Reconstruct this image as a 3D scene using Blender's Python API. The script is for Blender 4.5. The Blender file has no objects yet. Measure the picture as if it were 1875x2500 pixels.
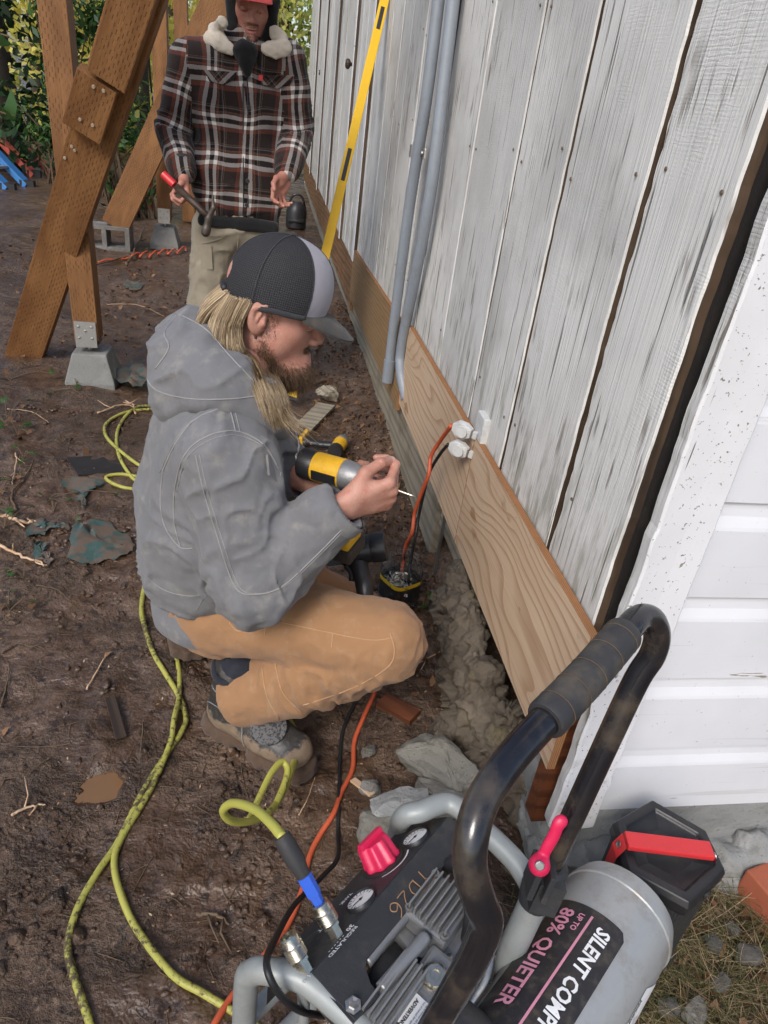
import bpy, bmesh, math, random
import numpy as np
from mathutils import Vector, Matrix
random.seed(7); rng = np.random.default_rng(7)
S = bpy.context.scene; COL = S.collection
R = math.radians

# ------------------------------------------------------------------ camera
F_PX, CX, CY, CAM_H = 1732., 937.5, 1250., 1.38          # photo is 1875 x 2500
_d = np.array([530-CX, 4250-CY, F_PX]); _d /= np.linalg.norm(_d)
_y = np.array([663-CX, 215-CY, F_PX]); _y -= _d*_y.dot(_d); _y /= np.linalg.norm(_y)
CAM = np.array([np.cross(_y, -_d), _y, -_d]); EYE = np.array([0, 0, CAM_H])
cd = bpy.data.cameras.new('camera'); cam = bpy.data.objects.new('camera', cd); COL.objects.link(cam)
cd.sensor_fit = 'VERTICAL'; cd.sensor_height = 24; cd.sensor_width = 18; cd.lens = 24*F_PX/2500
cd.clip_start = .02; cd.clip_end = 500
_r, _u, _b = CAM@[1, 0, 0], CAM@[0, -1, 0], CAM@[0, 0, -1]
cam.matrix_world = Matrix([[_r[i], _u[i], _b[i], EYE[i]] for i in range(3)]+[[0, 0, 0, 1]])
S.camera = cam
# ------------------------------------------------------------------ world, sun, exposure
SUN_EL, SUN_AZ = R(42), R(212)          # azimuth clockwise from +Y; behind the camera, to its left
w = bpy.data.worlds.new('World'); S.world = w; w.use_nodes = True
nt = w.node_tree; bg = nt.nodes['Background']; sky = nt.nodes.new('ShaderNodeTexSky'); sky.sky_type = 'NISHITA'
sky.sun_disc = False; sky.sun_elevation = SUN_EL; sky.sun_rotation = SUN_AZ; sky.air_density = 1.0; sky.dust_density = 2.2; sky.ozone_density = 1
nt.links.new(sky.outputs[0], bg.inputs[0]); bg.inputs[1].default_value = .13
sl = bpy.data.lights.new('sun', 'SUN'); sl.energy = 1.5; sl.angle = R(20); sl.color = (1, .98, .96)
so = bpy.data.objects.new('sun', sl); COL.objects.link(so)
sdir = Vector((math.sin(SUN_AZ)*math.cos(SUN_EL), math.cos(SUN_AZ)*math.cos(SUN_EL), math.sin(SUN_EL)))
so.rotation_euler = sdir.to_track_quat('Z', 'Y').to_euler()
S.view_settings.view_transform = 'Standard'; S.view_settings.look = 'None'; S.view_settings.exposure = .55; S.view_settings.gamma = 1
S.render.engine = 'CYCLES'; S.cycles.max_bounces = 5; S.cycles.diffuse_bounces = 3; S.cycles.glossy_bounces = 2; S.cycles.transmission_bounces = 5; S.cycles.transparent_max_bounces = 6; S.cycles.caustics_reflective = False; S.cycles.caustics_refractive = False; S.cycles.use_adaptive_sampling = True; S.cycles.adaptive_threshold = .03; S.cycles.use_denoising = True

# ------------------------------------------------------------------ pixel rays of the photo cut with real planes
def ray(x, y): return CAM@np.array([x-CX, y-CY, F_PX])
def G(x, y, z=0.): r = ray(x, y); return EYE+r*((z-CAM_H)/r[2])       # on a level plane
def W(x, y, X=.58): r = ray(x, y); return EYE+r*(X/r[0])             # on a plane along the long wall
def DY(x, y, Y): r = ray(x, y); return EYE+r*(Y/r[1])                # on a plane square to the wall
def ZD(x, y, d): return EYE+ray(x, y)*(d/F_PX)                       # at a camera depth
def A(*v): return np.array(v, float)
def nrm(v): v = np.asarray(v, float); return v/np.linalg.norm(v)

# ------------------------------------------------------------------ noise
def _h(ix, iy, iz, s):
    n = (ix*374761393+iy*668265263+iz*2147483647+s*1274126177) & 0xffffffff
    n = ((n ^ (n >> 13))*1274126177) & 0xffffffff
    n = ((n ^ (n >> 16))*2246822519) & 0xffffffff
    return ((n ^ (n >> 15)) & 0xffffff)/16777215.
def vnoise(p, s=0):
    p = np.asarray(p, float); i = np.floor(p).astype(np.int64); f = p-i; f = f*f*f*(f*(f*6-15)+10)
    r = 0
    for a in (0, 1):
        for b in (0, 1):
            for c in (0, 1):
                wgt = (f[..., 0] if a else 1-f[..., 0])*(f[..., 1] if b else 1-f[..., 1])*(f[..., 2] if c else 1-f[..., 2])
                r = r+wgt*_h(i[..., 0]+a, i[..., 1]+b, i[..., 2]+c, s)
    return r*2-1
def fbm(p, o=3, s=0, g=.5):
    r = 0; a = 1.; p = np.asarray(p, float)
    for k in range(o): r = r+a*vnoise(p*2**k+k*17.3, s+k); a *= g
    return r
def N2(x, y, sc, o=3, s=0):
    x, y = np.broadcast_arrays(np.asarray(x, float), np.asarray(y, float))
    return fbm(np.stack([x*sc, y*sc, x*0+.37], -1), o, s)
def sstep(a, b, x): t = np.clip((x-a)/(b-a), 0, 1); return t*t*(3-2*t)

# ------------------------------------------------------------------ mesh helpers
class MB:
    """collects verts/faces; build() links ONE mesh object"""
    def __init__(s): s.v = []; s.f = []; s.m = []; s.n = 0
    def add(s, v, f, mi=0):
        v = np.asarray(v, float).reshape(-1, 3)
        for q in f: s.f.append(tuple(int(i)+s.n for i in q)); s.m.append(mi)
        s.v.append(v); s.n += len(v); return s
    def box(s, c, h, M=None, mi=0):
        c = np.asarray(c, float); h = np.asarray(h, float)
        v = np.array([[x, y, z] for x in (-1, 1) for y in (-1, 1) for z in (-1, 1)], float)*h
        if M is not None: v = v@np.asarray(M).T
        return s.add(v+c, [(0, 1, 3, 2), (4, 6, 7, 5), (0, 4, 5, 1), (2, 3, 7, 6), (0, 2, 6, 4), (1, 5, 7, 3)], mi)
    def tube(s, pts, r, n=10, caps=True, mi=0, closed=False): v, f = tube(pts, r, n, caps, closed); return s.add(v, f, mi)
    def lathe(s, prof, o, ax, n=24, mi=0): v, f = lathe(prof, o, ax, n); return s.add(v, f, mi)
    def build(s, name, mats, parent=None, smooth=False, bevel=0, angle=None, **tags):
        me = bpy.data.meshes.new(name); me.from_pydata(np.concatenate(s.v).tolist(), [], s.f)
        o = link(name, me, mats, parent, **tags)
        if len(set(s.m)) > 1: me.polygons.foreach_set('material_index', s.m)
        finish(o, smooth, bevel, angle)
        return o
def finish(o, smooth=False, bevel=0, angle=None):
    me = o.data
    bm = bmesh.new(); bm.from_mesh(me)
    bmesh.ops.recalc_face_normals(bm, faces=bm.faces)
    if bevel:
        ed = [e for e in bm.edges if len(e.link_faces) == 2 and e.calc_face_angle(0) > .5]
        bmesh.ops.bevel(bm, geom=ed, offset=bevel, segments=2, profile=.6, affect='EDGES', clamp_overlap=True)
    for f in bm.faces: f.smooth = bool(smooth)
    if smooth and angle:
        for e in bm.edges:
            if len(e.link_faces) == 2 and e.calc_face_angle(0) > R(angle): e.smooth = False
    bm.to_mesh(me); bm.free(); me.update()
def link(name, me, mats, parent=None, label=None, cat=None, group=None, kind=None):
    me.name = name
    o = bpy.data.objects.new(name, me); COL.objects.link(o)
    for m in (mats if isinstance(mats, (list, tuple)) else [mats]): me.materials.append(m)
    if parent is not None:
        o.parent = parent; q = parent; off = Vector((0, 0, 0))
        while q is not None: off += q.location; q = q.parent
        o.location = -off
    tag(o, label, cat, group, kind); return o
def tag(o, label=None, cat=None, group=None, kind=None):
    for k, v in (('label', label), ('category', cat), ('group', group), ('kind', kind)):
        if v: o[k] = v
    return o
def empty(name, loc, label, cat, group=None):
    o = bpy.data.objects.new(name, None); COL.objects.link(o); o.location = Vector([float(a) for a in loc]); o.empty_display_size = .05
    return tag(o, label, cat, group)
def arr(name, v, f, mats, parent=None, smooth=True, attr=None, **tags):
    """numpy verts + faces (m,3 or m,4) straight into a mesh"""
    me = bpy.data.meshes.new(name); v = np.asarray(v, np.float32); f = np.asarray(f, np.int32); k = f.shape[1]
    me.vertices.add(len(v)); me.vertices.foreach_set('co', v.ravel())
    me.loops.add(f.size); me.loops.foreach_set('vertex_index', f.ravel())
    me.polygons.add(len(f)); me.polygons.foreach_set('loop_start', np.arange(0, f.size, k, dtype=np.int32))
    me.update(calc_edges=True); me.validate()
    if smooth: me.polygons.foreach_set('use_smooth', np.ones(len(me.polygons), bool))
    if attr:
        for an, (dom, ty, data) in attr.items():
            a = me.attributes.new(an, ty, dom); a.data.foreach_set('vector' if ty == 'FLOAT_VECTOR' else 'value' if ty == 'FLOAT' else 'color', np.asarray(data, np.float32).ravel())
    return link(name, me, mats, parent, **tags)
def spline(pts, n=8, closed=False):
    p = np.asarray(pts, float); m = len(p); out = []
    seg = m if closed else m-1
    for i in range(seg):
        if closed: a, b, c, d = p[(i-1) % m], p[i], p[(i+1) % m], p[(i+2) % m]
        else: a, b, c, d = p[max(i-1, 0)], p[i], p[i+1], p[min(i+2, m-1)]
        for t in np.arange(n)/n:
            out.append(.5*((2*b)+(c-a)*t+(2*a-5*b+4*c-d)*t*t+(3*b-a-3*c+d)*t**3))
    if not closed: out.append(p[-1])
    return np.array(out)
def frames(p, closed=False):
    t = np.gradient(p, axis=0)
    if closed: t = np.roll(p, -1, 0)-np.roll(p, 1, 0)
    t /= np.linalg.norm(t, axis=1)[:, None]+1e-12
    u = np.cross(t[0], [0, 0, 1.]); u = u if np.linalg.norm(u) > .1 else np.cross(t[0], [1., 0, 0]); u = nrm(u)
    U = []
    for i in range(len(p)):
        u = u-t[i]*u.dot(t[i]); u = nrm(u); U.append(u)
    U = np.array(U); return t, U, np.cross(t, U)
def tube(pts, r, n=10, caps=True, closed=False):
    p = np.asarray(pts, float); m = len(p); r = np.broadcast_to(np.asarray(r, float), (m,))
    t, U, V = frames(p, closed); a = np.arange(n)*2*math.pi/n
    v = p[:, None]+r[:, None, None]*(U[:, None]*np.cos(a)[None, :, None]+V[:, None]*np.sin(a)[None, :, None])
    f = []
    for i in range(m if closed else m-1):
        j = (i+1) % m
        for k in range(n): l = (k+1) % n; f.append((i*n+k, i*n+l, j*n+l, j*n+k))
    if caps and not closed: f.append(tuple(range(n-1, -1, -1))); f.append(tuple(range((m-1)*n, m*n)))
    return v.reshape(-1, 3), f
def basis(ax, up=(0, 0, 1)):
    """3x3 with columns side, up', axis"""
    a = nrm(ax); u = np.asarray(up, float)-a*np.dot(up, a)
    if np.linalg.norm(u) < .05: u = np.array([1., 0, 0])-a*a[0]
    u = nrm(u); return np.stack([np.cross(u, a), u, a], 1)
def lathe(prof, o, ax, n=24):
    B = basis(ax); a = np.arange(n)*2*math.pi/n; v = []; f = []; m = len(prof)
    for r, h in prof: v.append(np.asarray(o)+(np.stack([np.cos(a)*r, np.sin(a)*r, a*0+h], 1)@B.T))
    for i in range(m-1):
        for k in range(n): l = (k+1) % n; f.append((i*n+k, i*n+l, (i+1)*n+l, (i+1)*n+k))
    if prof[0][0] > 1e-6: f.append(tuple(range(n-1, -1, -1)))
    if prof[-1][0] > 1e-6: f.append(tuple(range((m-1)*n, m*n)))
    return np.concatenate(v), f
def prism(poly, o, B, z0, z1):
    """2d outline in the plane of columns 0,1 of B, extruded along column 2"""
    poly = np.asarray(poly, float); n = len(poly); o = np.asarray(o, float)
    v = [o+np.array([x, y, z])@B.T for z in (z0, z1) for x, y in poly]
    f = [tuple(range(n-1, -1, -1)), tuple(range(n, 2*n))]+[(k, (k+1) % n, n+(k+1) % n, n+k) for k in range(n)]
    return np.array(v), f

# ------------------------------------------------------------------ implicit surfaces
def cone(a, b, ra, rb=None, sq=None):
    a = np.asarray(a, np.float32); b = np.asarray(b, np.float32); rb = ra if rb is None else rb; ba = b-a; L = float(ba@ba)+1e-9
    def fn(p):
        q = p-a; h = np.clip((q@ba)/L, 0, 1); o = q-h[:, None]*ba
        if sq is not None:
            ax = nrm(sq[0]).astype(np.float32); c = o@ax; o = o+(c*(1/sq[1]-1))[:, None]*ax
        return np.sqrt((o*o).sum(1))-(ra+(rb-ra)*h)
    return fn
def ell(c, r, B=None):
    c = np.asarray(c, np.float32); r = np.asarray(r, np.float32); B = None if B is None else np.asarray(B, np.float32)
    def fn(p):
        q = p-c
        if B is not None: q = q@B
        k0 = np.sqrt(((q/r)**2).sum(1)); k1 = np.sqrt(((q/(r*r))**2).sum(1))+1e-9
        return k0*(k0-1)/k1
    return fn
def rbox(c, h, B=None, rr=.01):
    c = np.asarray(c, np.float32); h = np.asarray(h, np.float32)-rr; B = None if B is None else np.asarray(B, np.float32)
    def fn(p):
        q = p-c
        if B is not None: q = q@B
        q = np.abs(q)-h
        return np.sqrt((np.maximum(q, 0)**2).sum(1))+np.minimum(q.max(1), 0)-rr
    return fn
def U(*items):
    """items: (fn, k) smooth union; k<0 smooth subtraction"""
    def fn(p):
        d = None
        for g, k in items:
            e = g(p)
            if d is None: d = e; continue
            if k < 0: kk = -k; e = -e; h = np.clip(.5-.5*(d-e)/kk, 0, 1); d = d+(e-d)*h+kk*h*(1-h); continue
            kk = max(k, 1e-5); h = np.clip(.5+.5*(e-d)/kk, 0, 1); d = e+(d-e)*h-kk*h*(1-h)
        return d
    return fn
def surf(fn, lo, hi, h, disp=None):
    """surface nets; returns verts, quads"""
    lo = np.asarray(lo, float); n = np.ceil((np.asarray(hi, float)-lo)/h).astype(int)+1; Bk = 8
    nb = -(-n//Bk); n = nb*Bk; D = np.full(n, 9., np.float32)
    bi = np.stack(np.meshgrid(*[np.arange(k) for k in nb], indexing='ij'), -1).reshape(-1, 3)
    dc = fn((lo+(bi*Bk+Bk/2-.5)*h).astype(np.float32))
    lc = np.stack(np.meshgrid(*[np.arange(Bk)]*3, indexing='ij'), -1).reshape(-1, 3)
    act = np.abs(dc) < Bk*h*1.7
    for b, dv in zip(bi[~act], dc[~act]):
        if dv < 0: b = b*Bk; D[b[0]:b[0]+Bk, b[1]:b[1]+Bk, b[2]:b[2]+Bk] = -9
    ab = bi[act]*Bk
    for s in range(0, len(ab), 400):
        idx = (ab[s:s+400, None]+lc[None]).reshape(-1, 3)
        D[idx[:, 0], idx[:, 1], idx[:, 2]] = fn((lo+idx*h).astype(np.float32))
    I = D < 0; cnt = np.zeros(n-1, np.uint8); off = lc[:0]
    cor = [(a, b, c) for a in (0, 1) for b in (0, 1) for c in (0, 1)]
    sl_ = lambda o, k: slice(o, n[k]-1+o)
    for a, b, c in cor: cnt += I[sl_(a, 0), sl_(b, 1), sl_(c, 2)]
    ci = np.argwhere((cnt > 0) & (cnt < 8)); vid = np.full(n-1, -1, np.int32); vid[tuple(ci.T)] = np.arange(len(ci))
    val = {o: D[ci[:, 0]+o[0], ci[:, 1]+o[1], ci[:, 2]+o[2]] for o in cor}
    acc = np.zeros((len(ci), 3)); num = np.zeros(len(ci))
    for o in cor:
        for k in range(3):
            if o[k]: continue
            o2 = list(o); o2[k] = 1; o2 = tuple(o2); a, b = val[o], val[o2]; m = (a < 0) != (b < 0)
            t = np.where(m, a/np.where(m, a-b, 1), 0); q = np.tile(np.array(o, float), (len(ci), 1)); q[:, k] += t
            acc += q*m[:, None]; num += m
    V = lo+(ci+acc/np.maximum(num, 1)[:, None])*h
    F = []
    for k in range(3):
        i, j = (k+1) % 3, (k+2) % 3
        s0 = [slice(1, -1)]*3; s0[k] = slice(0, -1); s1 = list(s0); s1[k] = slice(1, None)
        a, b = I[tuple(s0)], I[tuple(s1)]
        for sgn in (0, 1):
            e = np.argwhere((a & ~b) if sgn else (~a & b)); base = e.copy(); base[:, i] += 1; base[:, j] += 1
            if k == 0: pass
            def cell(di, dj):
                c = base.copy(); c[:, i] -= di; c[:, j] -= dj; return vid[c[:, 0], c[:, 1], c[:, 2]]
            q = np.stack([cell(1, 1), cell(0, 1), cell(0, 0), cell(1, 0)], 1)
            F.append(q if sgn else q[:, ::-1])
    F = np.concatenate(F); F = F[(F >= 0).all(1)]
    return V, F
def normals(v, f):
    n = np.zeros_like(v); c = np.cross(v[f[:, 2]]-v[f[:, 0]], v[f[:, 3]]-v[f[:, 1]])
    for k in range(4): np.add.at(n, f[:, k], c)
    return n/(np.linalg.norm(n, axis=1)[:, None]+1e-12)
def relax(v, f, it=1, lam=.5):
    for _ in range(it):
        s = np.zeros_like(v); c = np.zeros(len(v))
        for k in range(4):
            np.add.at(s, f[:, k], v[f[:, (k+1) % 4]]); np.add.at(c, f[:, k], 1)
            np.add.at(s, f[:, (k+1) % 4], v[f[:, k]]); np.add.at(c, f[:, (k+1) % 4], 1)
        v = v+(s/np.maximum(c, 1)[:, None]-v)*lam
    return v
def onto(fn, p, it=4, lift=0.):
    """walk points onto the zero set of fn, then lift them outwards"""
    p = np.asarray(p, np.float64).copy(); e = 2e-3
    for _ in range(it+1):
        d = fn(p.astype(np.float32)).astype(float)
        g = np.stack([fn((p+e*np.eye(3)[k]).astype(np.float32))-fn((p-e*np.eye(3)[k]).astype(np.float32)) for k in range(3)], 1).astype(float)
        g /= np.linalg.norm(g, axis=1)[:, None]+1e-9
        p -= g*np.clip(d, -.05, .05)[:, None]
    return p+g*lift, g
# ------------------------------------------------------------------ materials
class NB:
    def __init__(s, name):
        s.m = bpy.data.materials.new(name); s.m.use_nodes = True; s.t = s.m.node_tree; s.b = s.t.nodes['Principled BSDF']; s.out = s.t.nodes['Material Output']
        s._c = {}
    def n(s, ty, ins=None, **pr):
        q = s.t.nodes.new('ShaderNode'+ty)
        for k, v in pr.items(): setattr(q, k, v)
        for k, v in (ins or {}).items(): s.put(q.inputs[k], v)
        return q
    def put(s, sock, v):
        if v is None: return
        if isinstance(v, bpy.types.NodeSocket): s.t.links.new(v, sock)
        elif isinstance(v, (tuple, list)) and sock.type == 'RGBA' and len(v) == 3: sock.default_value = (*v, 1)
        else: sock.default_value = v
    def co(s, kind='Object'):
        if kind not in s._c:
            s._c[kind] = s.n('TexCoord').outputs[kind]
        return s._c[kind]
    def attr(s, name, out='Vector'): return s.n('Attribute', attribute_name=name).outputs[out]
    def rnd(s): return s.n('ObjectInfo').outputs['Random']
    def map(s, v, scale=(1, 1, 1), loc=(0, 0, 0), rot=(0, 0, 0)): return s.n('Mapping', {'Vector': v, 'Scale': scale, 'Location': loc, 'Rotation': rot}).outputs[0]
    def vary(s, v=None):
        """coordinates shifted per object, so that no two pieces repeat"""
        v = v or s.co(); r = s.rnd(); c = s.n('CombineXYZ', {'X': s.math('MULTIPLY', r, 13.7), 'Y': s.math('MULTIPLY', r, 7.1), 'Z': s.math('MULTIPLY', r, 23.3)}).outputs[0]
        return s.vadd(v, c)
    def vadd(s, a, b): return s.n('VectorMath', {0: a, 1: b}, operation='ADD').outputs[0]
    def vscale(s, a, k): return s.n('VectorMath', {0: a, 'Scale': k}, operation='SCALE').outputs[0]
    def noise(s, sc, det=3, ro=.5, v=None, dist=0, out=0): return s.n('TexNoise', {'Vector': v or s.co(), 'Scale': sc, 'Detail': det, 'Roughness': ro, 'Distortion': dist}).outputs[out]
    def vor(s, sc, v=None, feature='F1', out=0, rand=1): return s.n('TexVoronoi', {'Vector': v or s.co(), 'Scale': sc, 'Randomness': rand}, feature=feature).outputs[out]
    def wave(s, sc, v=None, dist=0, det=2, dsc=1, dirn='X', prof='SIN', ty='BANDS'): 
        return s.n('TexWave', {'Vector': v or s.co(), 'Scale': sc, 'Distortion': dist, 'Detail': det, 'Detail Scale': dsc}, wave_type=ty, bands_direction=dirn, wave_profile=prof).outputs['Fac']
    def math(s, op, a, b=0., c=None, clamp=False):
        q = s.n('Math', {0: a, 1: b}, operation=op, use_clamp=clamp)
        if c is not None: s.put(q.inputs[2], c)
        return q.outputs[0]
    def mul(s, a, b): return s.math('MULTIPLY', a, b)
    def add(s, a, b): return s.math('ADD', a, b)
    def step(s, v, a, b, lo=0., hi=1.): return s.n('MapRange', {0: v, 1: a, 2: b, 3: lo, 4: hi}, interpolation_type='SMOOTHSTEP').outputs[0]
    def ramp(s, f, *st):
        q = s.n('ValToRGB', {0: f}); e = q.color_ramp.elements
        while len(e) < len(st): e.new(.5)
        for k, (p, c) in zip(e, st): k.position = p; k.color = (*c, 1) if len(c) == 3 else c
        return q.outputs[0]
    def mix(s, f, a, b, mode='MIX'):
        q = s.n('Mix', data_type='RGBA', blend_type=mode)
        s.put(q.inputs[0], f); s.put(q.inputs[6], a); s.put(q.inputs[7], b); return q.outputs[2]
    def xyz(s, v, ax): return s.n('SeparateXYZ', {0: v}).outputs[ax]
    def bump(s, h, st=.3, dist=.01, nrm=None): return s.n('Bump', {'Height': h, 'Strength': st, 'Distance': dist, 'Normal': nrm}).outputs[0]
    def fin(s, col=None, rough=.6, bump=None, metal=0., spec=.5, **kw):
        s.put(s.b.inputs['Base Color'], col); s.put(s.b.inputs['Roughness'], rough); s.put(s.b.inputs['Metallic'], metal)
        s.put(s.b.inputs['Specular IOR Level'], spec)
        if bump is not None: s.put(s.b.inputs['Normal'], bump)
        for k, v in kw.items(): s.put(s.b.inputs[k.replace('_', ' ')], v)
        return s.m
def simple(name, col, rough=.5, metal=0., grime=.25, gcol=(.12, .09, .06), sc=18, bump=.15, bsc=120, spec=.5, **kw):
    """plain colour with blotchy grime and fine relief"""
    b = NB(name); v = b.vary()
    n1 = b.noise(sc, 5, .65, v); n2 = b.noise(bsc, 3, .6, v)
    f = b.mul(b.step(n1, .45, .75), grime)
    c = b.mix(f, col, gcol); c = b.mix(b.mul(n2, .25), c, tuple(x*.6 for x in col))
    return b.fin(c, b.add(b.mul(n1, .25), rough-.12), b.bump(n2, bump, .002), metal, spec, **kw)
M = {}
def m_mud():
    b = NB('mud'); v0 = b.co(); wv = b.n('VectorMath', {0: b.noise(5, 3, .6, v0, out=1), 1: (.5, .5, .5)}, operation='SUBTRACT').outputs[0]; v = b.vadd(v0, b.vscale(wv, .07))
    big = b.noise(1.5, 2, .55, v); mid = b.noise(11, 4, .64, v); fin = b.noise(85, 4, .7, v0); cr = b.noise(3.4, 2, .6, v)
    rg = b.step(cr, .44, .60)                                          # crumbly here, smeared smooth elsewhere
    c = b.ramp(b.add(b.mul(big, .45), b.mul(mid, .55)), (.3, (.034, .0185, .0105)), (.48, (.086, .050, .030)), (.7, (.18, .115, .073)))
    c = b.mix(b.mul(b.step(fin, .52, .70), b.add(.35, b.mul(rg, .6))), c, (.25, .165, .105)); c = b.mix(b.mul(b.step(b.noise(34, 3, .65, v), .54, .66), .75), c, (.018, .010, .0065)); c = b.mix(b.step(b.noise(150, 2, .5, v0), .72, .77), c, (.22, .16, .11))
    rough = b.add(b.mul(rg, .34), b.add(.18, b.mul(fin, .24)))
    h = b.add(b.mul(mid, 1.15), b.mul(fin, b.add(.14, b.mul(rg, .5))))
    wet = None                                                         # soaked ground round the puddles
    for px_, py_, rr in ((-.325, 1.12, .17), (-.17, .96, .15), (-.40, .92, .15), (-.10, 1.02, .08), (-.62, 3.1, .35), (-.35, 3.6, .4), (-.25, 2.6, .25)):
        d = b.n('VectorMath', {0: v, 1: (px_, py_, 0)}, operation='DISTANCE').outputs['Value']; q = b.step(b.add(d, b.mul(b.add(mid, -.5), rr*1.6)), rr, rr*.45); wet = q if wet is None else b.math('MAXIMUM', wet, q)
    c = b.mix(b.mul(wet, .45), c, (.060, .034, .019)); rough = b.n('MapRange', {0: wet, 3: rough, 4: b.add(.05, b.mul(fin, .16))}).outputs[0]
    M['mud'] = b.fin(c, rough, b.bump(h, 1., .024), spec=.55)
def m_board():
    """weathered white paint on rough-sawn vertical boards, worn through along the grain"""
    b = NB('weathered_white_board'); v = b.vary(); g = b.map(v, (30, 30, .9)); g2 = b.map(v, (160, 160, 2.5))
    n1 = b.noise(1., 3, .65, g, .4); n2 = b.noise(1., 4, .6, g2); saw = b.wave(55, b.map(v, (.15, .15, 1.)), 6, 2, 3, 'Z')
    pk = b.noise(3.2, 3, .7, v); p2 = b.noise(1., 3, .6, b.map(v, (70, 70, 6)))
    r = b.rnd()
    paint = b.mix(r, (.60, .595, .57), (.70, .69, .655))
    paint = b.mix(b.step(b.noise(2.2, 4, .6, v), .4, .7), paint, (.50, .49, .465))
    c = b.mix(b.mul(b.step(n2, .52, .72), .3), paint, (.33, .315, .285))
    worn = b.mul(b.step(pk, .50, .66), b.step(p2, .53, .62)); c = b.mix(b.mul(worn, .85), c, (.17, .145, .115))
    crack = b.step(b.noise(1., 2, .5, b.map(v, (75, 75, 2.6), (3, 1, 2))), .655, .70); c = b.mix(b.mul(crack, .75), c, (.09, .075, .06))
    z = b.xyz(b.co(), 'Z'); low = b.mul(b.step(z, 1.05, .62), b.step(b.noise(1, 4, .6, b.map(v, (22, 22, 5))), .5, .62)); c = b.mix(b.mul(low, .55), c, (.17, .165, .1))
    h = b.add(b.mul(n1, .5), b.add(b.mul(n2, .8), b.add(b.mul(b.mul(saw, b.step(b.noise(5, 3, .6, v), .45, .7)), .10), b.add(b.mul(worn, -.5), b.mul(crack, -1.)))))
    M['board'] = b.fin(c, .62, b.bump(h, .75, .004), spec=.4)
def m_white():
    """white paint, flaking to bare wood in patches"""
    b = NB('flaking_white_paint'); v = b.vary(); pk = b.noise(7, 6, .62, b.map(v, (1, 1, .55)), .3); sp = b.noise(170, 2, .6, v); cr = b.noise(1, 3, .6, b.map(v, (55, 55, 3.)))
    c = b.mix(b.step(b.noise(3, 4, .6, v), .35, .7), (.74, .74, .75), (.66, .66, .66))
    c = b.mix(b.step(sp, .655, .70), c, (.22, .2, .17))
    f = b.step(pk, .615, .63); c = b.mix(f, c, b.ramp(b.noise(1, 4, .6, b.map(v, (90, 90, 4))), (.3, (.13, .11, .07)), (.7, (.38, .34, .27))))
    cl = b.step(cr, .72, .745); c = b.mix(cl, c, (.08, .07, .06))
    z = b.xyz(b.co(), 'Z'); moss = b.mul(b.step(z, .5, .18), b.step(b.noise(24, 5, .7, v), .5, .64)); c = b.mix(b.mul(moss, .6), c, (.12, .12, .045))
    M['bare'] = wood('bare_brown_edge', (.10, .066, .042), (.05, .032, .02), 'Z', stain=(.03, .024, .02))
    M['white'] = b.fin(c, .5, b.bump(b.add(b.mul(f, -1.2), b.add(b.mul(cl, -.6), b.mul(sp, .15))), .6, .003))
    b = NB('white_siding_paint'); v = b.vary(); pk = b.noise(1, 5, .6, b.map(v, (3, 3, 28)), .2); sp = b.noise(150, 2, .6, v)
    c = b.mix(b.step(b.noise(2.5, 4, .6, v), .35, .7), (.72, .725, .745), (.64, .645, .66)); c = b.mix(b.step(sp, .72, .76), c, (.3, .28, .26))
    f = b.step(pk, .70, .72); c = b.mix(f, c, (.3, .25, .18))
    dirt = b.step(b.noise(1, 3, .5, b.map(v, (2, 2, 60))), .62, .7); c = b.mix(b.mul(dirt, .25), c, (.3, .27, .22))
    M['siding'] = b.fin(c, .42, b.bump(b.add(b.mul(f, -1.), b.mul(sp, .1)), .5, .002))
def wood(name, light, dark, axis='Y', sc=1., rough=.6, stain=None, bumpd=.003, rings=14, dist=5.):
    """sawn wood with grain along the named object axis"""
    b = NB(name); v = b.vary(); st = {'X': (.06, 1, 1), 'Y': (1, .06, 1), 'Z': (1, 1, .06)}[axis]; fs = {'X': (3, 150, 150), 'Y': (150, 3, 150), 'Z': (150, 150, 3)}[axis]
    big = b.noise(5*sc, 3, .5, b.map(v, st), .6); ring = b.wave(rings*sc, b.map(v, tuple(x*1. for x in st)), dist, 2.5, 1.2, 'DIAGONAL')
    fin = b.noise(1, 3, .6, b.map(v, fs))
    c = b.mix(b.step(ring, .35, .95), light, dark); c = b.mix(b.mul(b.step(fin, .45, .75), .4), c, tuple(x*.6 for x in dark)); c = b.mix(b.mul(big, .35), c, tuple(x*.75 for x in light))
    if stain: c = b.mix(b.mul(b.step(b.noise(4, 4, .6, v), .48, .72), .6), c, stain)
    return b.fin(c, rough, b.bump(b.add(b.mul(ring, .35), b.mul(fin, .5)), .35, bumpd), spec=.35)
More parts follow.
